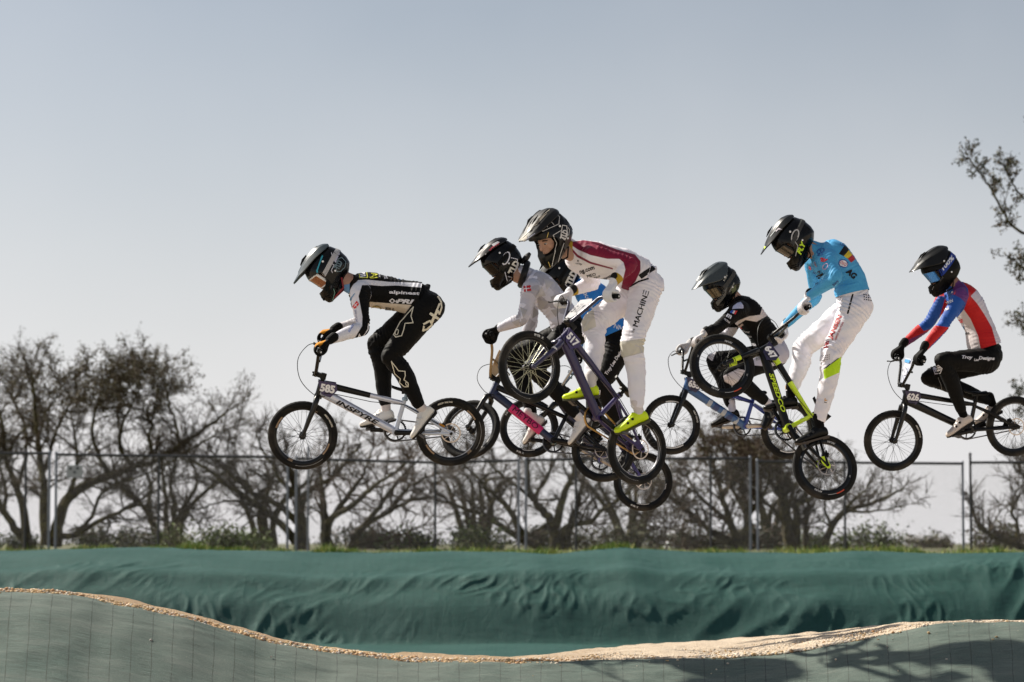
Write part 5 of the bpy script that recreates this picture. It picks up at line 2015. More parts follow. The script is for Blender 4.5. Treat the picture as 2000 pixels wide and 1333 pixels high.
def make_helmet_shapes():
    c = np.array([0.02, -0.015])
    n, k = 120, 40
    rad = poly_radius(SIDE, c, n)
    vs, fs = [], []

    def wid(x, z):
        w = 0.126
        t = min(1, max(0, (-0.02 - z) / 0.13))
        w -= 0.030 * t
        if x > 0.05 and z < -0.05:
            w -= 0.030 * min(1, (x - 0.05) / 0.10)
        return w
    for sgn in (1, -1):
        for j in range(k + 1):
            r = math.sin(0.5 * math.pi * j / k)
            for i in range(n):
                a = 2 * math.pi * i / n
                x = c[0] + rad[i] * r * math.cos(a)
                z = c[1] + rad[i] * r * math.sin(a)
                y = wid(x, z) * (max(0, 1 - r ** 2.6)) ** (1 / 2.1)
                vs.append((x, sgn * y, z))
    L_ = (k + 1) * n
    for s_ in range(2):
        for j in range(k):
            for i in range(n):
                i2 = (i + 1) % n
                f = [s_ * L_ + j * n + i, s_ * L_ + j * n + i2, s_ * L_ + (j + 1) * n + i2, s_ * L_ + (j + 1) * n + i]
                fs.append(f if s_ == 0 else f[::-1])
    g = G()
    g.add(vs, fs)
    me = bpy.data.meshes.new('helmet')
    me.from_pydata(g.v, [], g.f)
    bm = bmesh.new()
    bm.from_mesh(me)
    bmesh.ops.remove_doubles(bm, verts=bm.verts, dist=0.0006)
    bmesh.ops.recalc_face_normals(bm, faces=bm.faces)
    bm.to_mesh(me)
    bm.free()
    # cut the eye port and the vents
    port = PORT
    cg = G()
    cg.prism(port, -0.3, 0.3, lambda a, b_, d: V((a, d, b_)))
    cut = cg.mesh('cut', [])
    co_ = bpy.data.objects.new('cut', cut)
    COL.objects.link(co_)
    me = evaluated(me, ('REMESH', dict(mode='VOXEL', voxel_size=0.0042)), ('SMOOTH', dict(iterations=3, factor=0.5)), ('BOOLEAN', dict(operation='DIFFERENCE', object=co_, solver='EXACT')))
    bpy.data.objects.remove(co_)
    me.polygons.foreach_set('use_smooth', np.ones(len(me.polygons), bool))
    me.set_sharp_from_angle(angle=R(38))
    return me


HELMET = make_helmet_shapes()
HELMET_BVH = bvh_of(HELMET)


def make_visor(narrow=False):
    tab = [(-0.092, 0.176, 0.160, 0.040), (-0.060, 0.194, 0.128, 0.088), (-0.015, 0.202, 0.088, 0.122), (0.04, 0.196, 0.068, 0.131), (0.10, 0.178, 0.070, 0.122), (0.15, 0.153, 0.078, 0.106),
           (0.20, 0.121, 0.081, 0.084), (0.240, 0.095, 0.081, 0.056), (0.262, 0.082, 0.079, 0.028)]
    if narrow:            # flatter race visor that leaves the shell's side open
        tab = [(-0.092, 0.166, 0.150, 0.045), (-0.060, 0.187, 0.142, 0.084), (-0.015, 0.195, 0.136, 0.106), (0.04, 0.187, 0.128, 0.112), (0.10, 0.166, 0.114, 0.108), (0.15, 0.142, 0.102, 0.099),
               (0.20, 0.113, 0.094, 0.080), (0.240, 0.093, 0.084, 0.054), (0.262, 0.082, 0.079, 0.028)]
    q = catmull(tab, 4)
    m_ = 25
    top, bot = [], []
    for x, zt_, zs, w in q:
        for i in range(m_):
            t = -1 + 2 * i / (m_ - 1)
            ridge = 0.006 * max(0, 1 - abs(abs(t) - 0.42) / 0.10) * (1 if -0.02 < x < 0.2 else 0)
            at = abs(t)
            prof_ = 0.10 * at / 0.42 if at < 0.42 else (0.10 + 0.25 * (at - 0.42) / 0.30 if at < 0.72 else 0.35 + 0.65 * ((at - 0.72) / 0.28) ** 1.1)
            z = zt_ - (zt_ - zs) * prof_ + ridge
            top.append((x, w * t, z))
            bot.append((x, w * t * 0.985, z - 0.0055))
    n = len(q)
    fs = []
    o = n * m_
    for j in range(n - 1):
        for i in range(m_ - 1):
            a = j * m_ + i
            fs.append([a, a + m_, a + m_ + 1, a + 1])
            fs.append([o + a, o + a + 1, o + a + m_ + 1, o + a + m_])
    ring = [i for i in range(m_)] + [j * m_ + m_ - 1 for j in range(1, n)] + [(n - 1) * m_ + i for i in range(m_ - 2, -1, -1)] + [j * m_ for j in range(n - 2, 0, -1)]
    for a, b_ in zip(ring, ring[1:] + ring[:1]):
        fs.append([a, b_, o + b_, o + a])
    g = G()
    g.add(top + bot, fs)
    return g


VISOR = make_visor()
VISOR_NARROW = make_visor(True)


def strap_mesh(w, mats, z0=-0.008, rise=0.095):
    """goggle strap lying round the shell, rising to the back"""
    g = G()
    inner, outer = [], []
    n = 44
    rows = []
    for i in range(n + 1):
        a = R(48) + (2 * math.pi - R(96)) * i / n
        d = V((math.cos(a), math.sin(a), 0))
        k = (1 - math.cos(min(math.pi, abs(math.pi - abs(a - math.pi))) )) / 2
        zc = z0 + rise * max(0.0, (0.07 - 0.16 * math.cos(a)) / 0.23)
        row = []
        for e in (-0.5, -0.25, 0, 0.25, 0.5):
            o = V((0, 0, zc + e * w))
            h, nn, ii, t = HELMET_BVH.ray_cast(o + d * 0.4, -d)
            row.append((h if h is not None else o + d * 0.12) + d * 0.0035)
        rows.append(row)
    m_ = len(rows[0])
    vs = [p for r in rows for p in r]
    fs = []
    for j in range(n):
        for i in range(m_ - 1):
            a = j * m_ + i
            fs.append([a, a + m_, a + m_ + 1, a + 1])
    g.add(vs, fs)
    return g.mesh('goggle_strap', mats)


def lens_point(t, v, off=0.0):
    x0 = 0.122 + (0.160 - 0.122) * v
    z = -0.062 + 0.094 * v
    return V((x0 + off - 0.058 * abs(t) ** 2.2, 0.098 * t * (1 - 0.12 * (1 - v)), z - 0.006 * abs(t)))


def helmet(parent, M, cfg):
    """full face helmet as a part of the rider: shell, visor, goggles"""
    me = HELMET.copy()
    co = coords(me)
    xz = co[:, [0, 2]]
    regs = []
    for i, (poly, col) in enumerate(cfg.get('shell_regs', [])):
        fattr(me, 'reg_%d' % i, sdist(xz, poly))
        regs.append((col, 0.0009))
    me.materials.append(regions_mat('helmet_paint', cfg['shell'], regs, rough=cfg.get('rough', 0.3), coat=cfg.get('coat', 0.3), bump=0.0, sheen=0))
    me.materials.append(pm('port_hollow_shade', (0.012, 0.012, 0.012), 0.95, spec=0.1))  # solid cut faces coloured black for the shade of a hollow shell
    sdv = sdist(xz, PORT) > -0.0009
    me.polygons.foreach_set('material_index', [1 if all(sdv[i] for i in p.vertices) else 0 for p in me.polygons])
    h = link('helmet', me, parent, M)
    g = G()
    vs_ = VISOR_NARROW if cfg.get('narrow') else VISOR
    g.v, g.f, g.m, g.flat = list(vs_.v), list(vs_.f), list(vs_.m), list(vs_.flat)
    vi = g.build('visor', [pm('visor_plastic', cfg.get('visor', cfg['shell']), cfg.get('vrough', 0.32), coat=0.3, var=0.15, scale=18)], h)
    vi.data.set_sharp_from_angle(angle=R(13))
    g = G()
    for s_ in (1, -1):
        g.tube([V((0.075, 0.030 * s_, 0.1865)), V((0.115, 0.034 * s_, 0.172)), V((0.150, 0.026 * s_, 0.153))], [0.002, 0.0075, 0.002], 8)
    tag(g.build('visor_vent', [pm('vent_mesh', (0.006, 0.006, 0.006), 0.9)], h), kind='stuff')
    # screws, vents, edge trim
    for s_ in (1, -1):
        for (x, z, r) in ((0.012, 0.072, 0.0085), (-0.020, -0.030, 0.0075)):
            hh = HELMET_BVH.ray_cast(V((x, 0.3 * s_, z)), V((0, -s_, 0)))
            y = abs(hh[0].y) if hh[0] is not None else 0.12
            if z > 0.05:
                y = max(y, 0.127)
            g = G()
            g.lathe([(0.0, (y - 0.002) * s_), (r, (y - 0.002) * s_), (r * 0.85, (y + 0.004) * s_), (0.0, (y + 0.005) * s_)], 12, c=(x, 0, z))
            g.build('screw', [pm('screw_head', (0.75, 0.75, 0.75), 0.3, 0.3)], h)
    g = G()
    for s_ in (1, -1):
        for x, z, ln, an in ((0.125, -0.135, 0.032, 25), (0.118, -0.152, 0.028, 25), (0.020, -0.100, 0.030, 55), (-0.095, 0.060, 0.045, 70), (-0.112, 0.010, 0.035, 80), (-0.055, 0.128, 0.045, 20)):
            d = V((math.cos(R(an)), 0, math.sin(R(an)))) * ln / 2
            pts = []
            for q in np.linspace(-1, 1, 5):
                p = V((x, 0, z)) + d * q
                hh = HELMET_BVH.ray_cast(V((p.x, 0.3 * s_, p.z)), V((0, -s_, 0)))
                if hh[0] is not None:
                    pts.append(hh[0] - V((0, 0.001 * s_, 0)))
            if len(pts) > 2:
                g.tube(pts, 0.0045, 6)
    for q in (-0.022, 0.0, 0.022):
        hh = HELMET_BVH.ray_cast(V((0.3, q, -0.125)), V((-1, 0, 0)))
        if hh[0] is not None:
            g.tube([hh[0] + V((-0.002, 0, -0.018)), hh[0] + V((-0.002, 0, 0.016))], 0.0045, 6)
    tag(g.build('vent', [pm('vent_mesh', (0.006, 0.006, 0.006), 0.9)], h), kind='stuff')
    g = G()
    g.tube([V((0.1, 0.02, -0.172)), V((0.0, 0.075, -0.155)), V((-0.03, 0.085, -0.09))], 0.006, 6)
    g.tube([V((0.1, -0.02, -0.172)), V((0.0, -0.075, -0.155)), V((-0.03, -0.085, -0.09))], 0.006, 6)
    g.build('chin_strap', [pm('webbing', cfg.get('webbing', (0.015, 0.015, 0.015)), 0.8)], h)
    gg = cfg.get('goggles')
    if gg:
        g = G()
        nt, nv = 24, 8
        vs = [lens_point(-1 + 2 * i / nt, j / nv, 0.004) for j in range(nv + 1) for i in range(nt + 1)]
        fs = [[j * (nt + 1) + i, j * (nt + 1) + i + 1, (j + 1) * (nt + 1) + i + 1, (j + 1) * (nt + 1) + i] for j in range(nv) for i in range(nt)]
        g.add(vs, fs)
        vs2 = [v - V((0.012, 0, 0)) for v in vs]
        g.add(vs2, [f[::-1] for f in fs])
        go = g.build('goggle_lens', [pm('mirror_lens', gg['lens'], 0.08, gg.get('metal', 0.7), var=0.2, scale=9, coat=0.5)], h)
        g = G()
        loop = [lens_point(-1 + 2 * i / 20, 1) for i in range(21)] + [lens_point(1, 1 - j / 5) for j in range(1, 6)] + [lens_point(1 - 2 * i / 20, 0) for i in range(1, 21)] + [lens_point(-1, j / 5) for j in range(1, 5)]
        k = len(loop)
        rings = []
        for i in range(k):
            t = (loop[(i + 1) % k] - loop[i - 1]).normalized()
            nn = t.cross(V((1, 0, 0))).normalized()
            bb = nn.cross(t)
            rings.append([loop[i] - V((0.003, 0, 0)) + nn * (0.0065 * math.cos(a)) + bb * (0.010 * math.sin(a)) for a in [2 * math.pi * q / 8 for q in range(8)]])
        g.rings(rings, 0, False, True)
        g.build('goggle_frame', [pm('goggle_frame', gg['frame'], 0.4)], h)
        sm = regions_mat('strap_webbing', gg['strap'], [], rough=0.7, bump=0.2, bscale=300)
        link('goggle_strap', strap_mesh(gg.get('w', 0.036), [sm], rise=gg.get('rise', 0.095)), h)
    return h, vi, me


# ------------------------------------------------------------------ riders
skin_m = pm('skin', (0.42, 0.24, 0.17), 0.5, var=0.12, scale=25, bump=0.1, bscale=300)
skin_dark = pm('skin', (0.33, 0.17, 0.11), 0.5, var=0.12, scale=25, bump=0.1, bscale=300)
WAVES = [(rng.normal(0, 1, 3) * np.array([1, 1, 1]) * s_, rng.uniform(0, 6.28)) for s_ in (18, 22, 30, 38, 50, 62)]


def remeshed(g, voxel, it=5):
    me = bpy.data.meshes.new('tmp')
    me.from_pydata([tuple(v) for v in g.v], [], g.f)
    bm = bmesh.new()
    bm.from_mesh(me)
    bmesh.ops.recalc_face_normals(bm, faces=bm.faces)
    bm.to_mesh(me)
    bm.free()
    out = evaluated(me, ('REMESH', dict(mode='VOXEL', voxel_size=voxel)), ('SMOOTH', dict(iterations=it, factor=0.5)))
    out.polygons.foreach_set('use_smooth', np.ones(len(out.polygons), bool))
    return out


def bone_coords(co, bones):
    """nearest bone of each vertex and the place along and around it; bones: (name, a, b, radius)"""
    best = np.full(len(co), 1e9)
    idx = np.zeros(len(co), int)
    tt = np.zeros(len(co))
    ang = np.zeros(len(co))
    joint = np.zeros(len(co))
    for k, (nm, a, b_, rad) in enumerate(bones):
        a, b_ = np.array(a), np.array(b_)
        e = b_ - a
        L_ = np.linalg.norm(e)
        u = np.clip((co - a) @ e / (L_ * L_), 0, 1)
        rel = co - a - u[:, None] * e
        d = np.linalg.norm(rel, axis=1) / rad
        e1 = np.cross(e / L_, [0.3, 1, 0.2])
        e1 /= np.linalg.norm(e1)
        e2 = np.cross(e / L_, e1)
        m_ = d < best
        best[m_] = d[m_]
        idx[m_] = k
        tt[m_] = (u * L_)[m_]
        ang[m_] = np.arctan2(rel @ e2, rel @ e1)[m_]
        joint[m_] = np.minimum(u, 1 - u)[m_] * L_
    return idx, tt, ang, joint


def folds(me, co, idx, tt, ang, joint, amp, lam=0.055, seed=0):
    nrm = np.empty(len(co) * 3, np.float32)
    me.vertices.foreach_get('normal', nrm)
    nrm = nrm.reshape(-1, 3)
    w1 = np.exp(-(joint / 0.10) ** 2)
    ph = idx * 1.7 + seed
    s1 = np.sin(2 * math.pi * (tt / lam + 0.42 * np.sin(ang + ph) + 0.15 * np.sin(2 * ang + 1.3 * ph + tt * 9)))
    s2 = np.sin(2 * math.pi * (tt / (lam * 1.9) + 0.8 * np.sin(ang * 1.0 + 2.0 + ph)) + 1.0)
    gen = np.zeros(len(co))
    for kv, p in WAVES:
        gen += np.sin(co @ kv + p + seed + 1.4 * np.sin(co @ kv[[1, 2, 0]] * 0.7))
    f = amp * (w1 * (0.75 * (1 - 2 * np.abs(s1) ** 1.3) + 0.5 * s2) * (0.6 + 0.4 * np.sin(ang + 3 * ph)) + 0.13 * gen)
    co2 = co + nrm * f[:, None]
    me.vertices.foreach_set('co', co2.astype(np.float32).ravel())
    me.update()
    return co2


def glove(parent, base, grip, axis, elbow, upv, cols, side):
    """gloved hand closed round the grip: palm, four bent fingers and a thumb, grown into one surface"""
    ax = V(axis)
    e1 = (elbow - grip)
    e1 = (e1 - ax * e1.dot(ax)).normalized()
    e2 = ax.cross(e1)
    if e2.dot(upv) < 0:
        e2 = -e2
    o = grip - base

    def at(phi, r, a):
        p = R(phi)
        return o + ax * a + (e1 * math.cos(p) + e2 * math.sin(p)) * r
    wrist = at(22, 0.100, 0.0)
    g = G()
    lens = [0.92, 1.0, 0.97, 0.82]
    for i in range(4):
        a = (i - 1.5) * 0.0220 * -1
        # index finger lies nearest the middle of the bar
        k = lens[i]
        pts = [at(38, 0.060, a * 0.85), at(78, 0.046, a), at(118, 0.0385, a), at(160, 0.0335, a), at(160 + 52 * k, 0.0300, a), at(160 + 98 * k, 0.0285, a)]
        g.limb(pts, [0.0110, 0.0112, 0.0096, 0.0090, 0.0084, 0.0075], 10, 4)
    for i in range(4):
        a = (i - 1.5) * 0.019 * -1
        g.limb([wrist + ax * a * 0.55, at(30, 0.068, a * 0.9), at(78, 0.046, a)], [0.016, 0.0165, 0.0135], 10, 4)
    for ph, rr, ra in ((8, 0.034, 0.018), (44, 0.034, 0.016), (-25, 0.031, 0.013)):
        g.limb([at(ph, rr, -0.036), at(ph, rr, 0.0), at(ph, rr, 0.034)], [ra * 0.92, ra, ra * 0.95], 12, 3)
    g.limb([wrist - e1 * -0.0, wrist + e1 * 0.035 + e2 * 0.006], [0.0315, 0.0345], 14, 4)
    g.limb([wrist + ax * 0.018, at(10, 0.060, 0.036), at(-32, 0.040, 0.046), at(-78, 0.031, 0.040), at(-112, 0.0285, 0.034)], [0.018, 0.0165, 0.0135, 0.0115, 0.0095], 10, 4)
    me = remeshed(g, 0.0034, 2)
    co = coords(me)
    c = np.array(at(70, 0.062, 0))
    d = np.linalg.norm(co - c, axis=1)
    fattr(me, 'reg_0', 0.046 - d)
    cuff = (co - np.array(wrist)) @ np.array(e1)
    fattr(me, 'reg_1', cuff - 0.012)
    me.materials.append(regions_mat('glove_fabric', cols[1], [(cols[0], 0.002), (cols[2], 0.002)], rough=0.75, bump=0.3, bscale=120))
    link('glove', me, parent)
    return base + wrist


def shoe(parent, base, ball, heel_dir, upv, lat, col, sole, dial, sock, side):
    """cycling shoe with sole, dials and sock; ball = the point of the sole on the pedal, heel_dir from heel to toe"""
    f = V(heel_dir).normalized()
    l = (V(lat) - f * V(lat).dot(f)).normalized()
    u = f.cross(l)
    if u.dot(V(upv)) < 0:
        u = -u
    M = Matrix((f, l, u)).transposed().to_4x4()
    M = M @ Matrix.Scale(0.91, 4)
    M.translation = ball - base - (M.to_3x3() @ V((0.195, 0, 0)))
    g = G()
    tab = [(0.000, 0.022, 0.014, 0.060), (0.012, 0.030, 0.004, 0.078), (0.04, 0.034, 0.002, 0.090), (0.085, 0.034, 0.004, 0.092), (0.125, 0.037, 0.003, 0.080), (0.165, 0.043, 0.001, 0.068), (0.200, 0.047, 0.000, 0.058), (0.235, 0.045, 0.001, 0.050),
           (0.260, 0.038, 0.004, 0.045), (0.274, 0.024, 0.010, 0.036), (0.279, 0.010, 0.016, 0.028)]
    q = catmull(tab, 4)
    rings = []
    for x, w, z0, z1 in q:
        zc, hh = (z0 + z1) / 2, (z1 - z0) / 2
        rings.append([V((x, w * math.copysign(abs(math.cos(a)) ** 0.8, math.cos(a)), zc + hh * math.copysign(abs(math.sin(a)) ** 0.85, math.sin(a)))) for a in [2 * math.pi * i / 18 for i in range(18)]])
    g.rings(rings)
    g.limb([V((0.055, 0, 0.05)), V((0.050, 0, 0.095)), V((0.046, 0, 0.108))], [0.034, 0.0335, 0.032], 14, 4)
    g.limb([V((0.10, 0, 0.085)), V((0.16, 0, 0.058))], [0.017, 0.013], 8, 3)
    me = remeshed(g, 0.0048, 3)
    me.materials.append(regions_mat('shoe_upper', col, [], rough=0.38, coat=0.2, bump=0.25, bscale=70, sheen=0))
    sh = link('shoe', me, parent, M)
    g = G()
    out = [(-0.002, 0.018), (0.01, 0.029), (0.05, 0.033), (0.10, 0.032), (0.15, 0.040), (0.20, 0.0475), (0.24, 0.042), (0.268, 0.026), (0.278, 0.010)]
    pl = [(x, w) for x, w in out] + [(x, -w) for x, w in out[::-1]]
    g.prism(pl, -0.010, 0.005, lambda a, b_, d: V((a, b_, d + (0.012 * max(0, (a - 0.22) / 0.06) ** 2))))
    g.box((0.195, 0, -0.014), (0.040, 0.034, 0.010))
    g.box((0.03, 0, -0.013), (0.05, 0.05, 0.010))
    g.build('sole', [pm('shoe_sole', sole, 0.6)], sh)
    for x, z in ((0.120, 0.060), (0.165, 0.046)):
        for s_ in (1, -1):
            g = G()
            g.tube([V((x, (0.030) * s_, z)), V((x + 0.002, (0.043) * s_, z + 0.004))], [0.011, 0.010], 12)
            g.build('dial', [pm('shoe_dial', dial, 0.35, 0.3)], sh)
    g = G()
    for x0, z0 in ((0.135, 0.085), (0.165, 0.072)):
        pts = [V((x0 - 0.006 * math.cos(a) ** 2, 0.041 * math.cos(a), z0 - 0.034 + 0.036 * math.sin(a))) for a in np.linspace(0.15, math.pi - 0.15, 9)]
        g.tube(pts, 0.0022, 5)
    g.build('lace', [pm('shoe_lace', tuple(c * 0.5 for c in col), 0.6)], sh)
    ank = M @ V((0.046, 0, 0.118))
    g = G()
    g.limb([M @ V((0.05, 0, 0.085)), ank, M @ V((0.040, 0, 0.165))], [0.0345, 0.0355, 0.039], 14, 4)
    me = remeshed(g, 0.006, 3)
    me.materials.append(regions_mat('sock_knit', sock, [], rough=0.9, bump=0.4, bscale=200))
    link('sock', me, parent)
    return base + ank, sh


def rider(k, cfg):
    bk = bikes[k]
    left, f = bk['left'], bk['f']
    fh = V((f.x, f.y, 0)).normalized()
    o0 = bk['M'].translation
    sh0 = cfg.get('shift', 0.0)

    def J(px, py, s_=0.0):
        """point on the plane s_ metres left of the rider's middle plane"""
        r = ray(px, py)
        t = ((o0 - CAM).dot(left) + s_ + sh0) / r.dot(left)
        return CAM + r * t
    base = bk['bb'].copy()
    root = empty('person', Matrix.Translation(base))
    tag(root, cfg['label'], 'person', 'bmx racers')
    Tb = Matrix.Translation(base)
    sc_ = cfg.get('scale', 1.0)
    nk, ch, md, pv = J(*cfg['nk']), J(*cfg['ch']), J(*cfg['md']), J(*cfg['pv'])
    hdc = J(*cfg['hd'])
    sides = {}
    for nm, sg in (('L', 1), ('R', -1)):
        d = {}
        d['sh'] = J(*cfg['sh' + nm], 0.185 * sg)
        d['el'] = J(*cfg['el' + nm], cfg.get('elw', 0.30) * sg)
        d['hip'] = J(*cfg['hip' + nm], 0.085 * sg)
        d['kn'] = J(*cfg['kn' + nm], cfg.get('knw', 0.15) * sg)
        sides[nm] = d
    # hands first, feet first: they hold bar and pedals
    for nm, sg in (('L', 1), ('R', -1)):
        d = sides[nm]
        gl = cfg['glove']
        d['wr'] = glove(root, base, bk['grip' + nm], bk['gripdir' + nm] * (-1), d['el'], bk['up'] * 0.8 + f * 0.5, gl, sg)
        pd = bk['pedal' + nm]
        hp, tp = cfg['heel' + nm], cfg['toe' + nm]
        dirv = P(*tp, pd.y) - P(*hp, pd.y)
        dirv = dirv.normalized() + left * (0.10 * sg)
        upf = V((0, 0, 1)) - fh * 0.2
        d['an'], d['shoe'] = shoe(root, base, pd + bk['up'] * 0.024, dirv, upf, left, cfg['shoe'], cfg.get('sole', (0.015, 0.015, 0.015)), cfg.get('dial', (0.3, 0.3, 0.3)), cfg.get('sock', (0.7, 0.7, 0.7)), sg)

    def torso(g, grow_, hips):
        path = [(pv, 0.160 if grow_ < 1 else 0.170, 0.112 if grow_ < 1 else 0.127), (pv.lerp(md, 0.45), 0.152 if grow_ < 1 else 0.164, 0.110 if grow_ < 1 else 0.124), (md, 0.146, 0.112), (ch, 0.172, cfg.get('chest', 0.120)), (nk.lerp(ch, 0.35), 0.150, cfg.get('chest', 0.120) - 0.022), (nk, 0.072, 0.068)]
        a = [np.concatenate([np.array(p) - np.array(base), [w, t]]) for p, w, t in path]
        q = catmull(a, 6)
        rings = []
        for i in range(len(q)):
            t = V(q[min(i + 1, len(q) - 1)][:3]) - V(q[max(i - 1, 0)][:3])
            t.normalize()
            l = (left - t * left.dot(t)).normalized()
            u = t.cross(l)
            w, h = q[i][3] * sc_ * grow_, q[i][4] * sc_ * grow_
            rings.append([V(q[i][:3]) + l * (w * math.copysign(abs(math.cos(b_)) ** 0.85, math.cos(b_))) + u * (h * math.copysign(abs(math.sin(b_)) ** 0.9, math.sin(b_))) for b_ in [2 * math.pi * m_ / 22 for m_ in range(22)]])
        g.rings(rings)

    def arm(g, d, gr, end=1.0):
        b_ = base
        w = d['el'].lerp(d['wr'], end)
        up_mid = d['sh'].lerp(d['el'], 0.45)
        fo = d['el'].lerp(d['wr'], 0.30)
        g.limb([ch.lerp(d['sh'], 0.45) - b_, d['sh'] - b_, up_mid - b_, d['el'] - b_, fo - b_, w - b_], [x * gr * sc_ for x in (0.080, 0.070, 0.056, 0.0465, 0.048, 0.0325)], 16, 5)

    def leg(g, d, gr, rr=(0.112, 0.096, 0.080, 0.064, 0.066, 0.056, 0.042)):
        b_ = base
        v1 = d['hip'].lerp(d['kn'], 0.35)
        v2 = d['hip'].lerp(d['kn'], 0.72)
        back = (d['hip'] + d['an']) / 2 - d['kn']
        back = back.normalized() if back.length > 0.02 else V((0, 0, 0))
        c1 = d['kn'].lerp(d['an'], 0.32) + back * 0.018
        c2 = d['kn'].lerp(d['an'], 0.65) + back * 0.008
        g.limb([pv.lerp(d['hip'], 0.5) - b_, d['hip'] - b_, v1 - b_, v2 - b_, d['kn'] - b_, c1 - b_, c2 - b_, d['an'].lerp(d['kn'], 0.06) - b_], [x * gr * sc_ for x in ((rr[0] * 0.95,) + tuple(rr[:1]) + tuple(rr[1:3]) + tuple(rr[3:]))], 18, 5)
        g.ball(d['kn'] - b_ - back * 0.012, rr[3] * 0.98 * gr * sc_)

    # body: one continuous figure under the clothes
    HM = (Matrix.Translation(hdc - base) @ (Matrix((fh, left, V((0, 0, 1)))).transposed().to_4x4()) @ Matrix.Rotation(R(cfg.get('yaw', 0)), 4, 'Z') @ Matrix.Rotation(R(cfg['pitch']), 4, 'Y') @ Matrix.Rotation(R(cfg.get('tilt', 0)), 4, 'X'))
    g = G()
    H3 = HM.to_3x3()
    g.ball(HM @ V((0.015, 0, 0.0)), (0.098, 0.076, 0.118), 18, M=H3)
    g.ball(HM @ V((0.050, 0, -0.070)), (0.062, 0.056, 0.062), 14, M=H3)
    g.ball(HM @ V((0.103, 0, 0.012)), (0.016, 0.050, 0.012), 10, M=H3)
    g.limb([HM @ V((0.112, 0, 0.004)), HM @ V((0.124, 0, -0.022)), HM @ V((0.130, 0, -0.038))], [0.009, 0.0105, 0.0135], 8, 3)
    g.limb([HM @ V((0.108, 0.020, -0.072)), HM @ V((0.116, 0, -0.070)), HM @ V((0.108, -0.020, -0.072))], [0.006, 0.009, 0.006], 8, 3)
    for s_ in (1, -1):
        g.ball(HM @ V((0.075, 0.045 * s_, -0.035)), (0.028, 0.024, 0.026), 10, M=H3)
    g.limb([HM @ V((-0.02, 0, -0.05)), HM @ V((-0.035, 0, -0.10)), nk - base + (ch - nk).normalized() * 0.05], [0.064, 0.062, 0.070], 14, 4)
    torso(g, 0.86, True)
    for nm in 'LR':
        arm(g, sides[nm], 0.80)
        leg(g, sides[nm], 0.82)
    me = remeshed(g, 0.0095, 4)
    me.materials.append(cfg.get('skin', skin_m))
    body = link('body', me, root)
    if not cfg['helmet'].get('goggles'):
        for s_ in (1, -1):
            e = G()
            c = HM @ V((0.101, 0.031 * s_, -0.010))
            e.ball(c, (0.0125, 0.0125, 0.0065), 12)
            e.ball(c + H3 @ V((0.0068, 0.001 * s_, 0)), (0.0068, 0.0068, 0.0062), 10, 1)
            e.build('eye', [pm('eye_white', (0.45, 0.42, 0.40), 0.3), pm('iris', (0.03, 0.02, 0.015), 0.15)], body)
            e = G()
            e.limb([HM @ V((0.109, 0.012 * s_, 0.010)), HM @ V((0.111, 0.030 * s_, 0.014)), HM @ V((0.096, 0.052 * s_, 0.008))], [0.004, 0.0045, 0.003], 6, 3)
            e.build('eyebrow', [pm('brow_hair', (0.035, 0.02, 0.012), 0.8)], body)
    # trousers
    g = G()
    gp = cfg.get('pant_grow', 1.0)
    pt_ = cfg.get('pant_top', 0.46)
    path = [(pv - (md - pv).normalized() * 0.02, 0.160, 0.118), (pv.lerp(md, pt_ * 0.6), 0.154, 0.115), (pv.lerp(md, pt_), 0.146, 0.108)]
    a = [np.concatenate([np.array(p) - np.array(base), [w, t]]) for p, w, t in path]
    q = catmull(a, 5)
    rings = []
    for i in range(len(q)):
        t = V(q[min(i + 1, len(q) - 1)][:3]) - V(q[max(i - 1, 0)][:3])
        t.normalize()
        l = (left - t * left.dot(t)).normalized()
        u = t.cross(l)
        rings.append([V(q[i][:3]) + l * (q[i][3] * sc_ * math.cos(b_)) + u * (q[i][4] * sc_ * math.sin(b_)) for b_ in [2 * math.pi * m_ / 22 for m_ in range(22)]])
    g.rings(rings)
    rump = cfg.get('rump')
    for nm in 'LR':
        leg(g, sides[nm], gp, cfg.get('leg_r', (0.112, 0.097, 0.082, 0.066, 0.067, 0.056, 0.044)))
        if rump:
            g.ball(J(*rump, 0.07 * (1 if nm == 'L' else -1)) - base, 0.112 * sc_, 14)
    me = remeshed(g, 0.0072, 5)
    tb = []
    for nm in 'LR':
        d = sides[nm]
        tb += [('leg' + nm, d['hip'] - base, d['kn'] - base, 0.10), ('leg' + nm, d['kn'] - base, d['an'] - base, 0.07)]
    tb.append(('torso', pv - base, md - base, 0.13))
    co = coords(me)
    idx, tt, ang, jo = bone_coords(co, tb)
    jo = np.where(np.isin(idx, [1, 3]), tt, jo)
    co = folds(me, co, idx, tt, ang, jo, cfg.get('pant_fold', 0.006), seed=k)
    names = np.array([b_[0] for b_ in tb])[idx]
    px = proj(co + np.array(base))
    regs = []
    for i, (poly, col, parts) in enumerate(cfg.get('pant_regs', [])):
        d = sdist(px, poly)
        if parts:
            d = np.where(np.isin(names, parts), d, -6.0)
        fattr(me, 'reg_%d' % i, d)
        regs.append((col, 0.5))
    me.materials.append(regions_mat('trouser_fabric', cfg['pant'], regs, rough=cfg.get('pant_rough', 0.62), bump=0.3, bscale=38))
    tr = link('trousers', me, root)
    pr = Prints(me, Tb)
    cfg.get('pant_prints', lambda p: None)(pr)
    pr.build(tr)
    # jersey
    g = G()
    torso(g, 1.0, False)
    for nm in 'LR':
        arm(g, sides[nm], 1.02, 0.93)
    g.limb([ch.lerp(nk, 0.7) - base, nk - base, nk.lerp(hdc, 0.22) - base], [0.085 * sc_, 0.070 * sc_, 0.064 * sc_], 16, 4)
    me = remeshed(g, 0.0072, 5)
    # hem: drop what lies below the waist line
    bm = bmesh.new()
    bm.from_mesh(me)
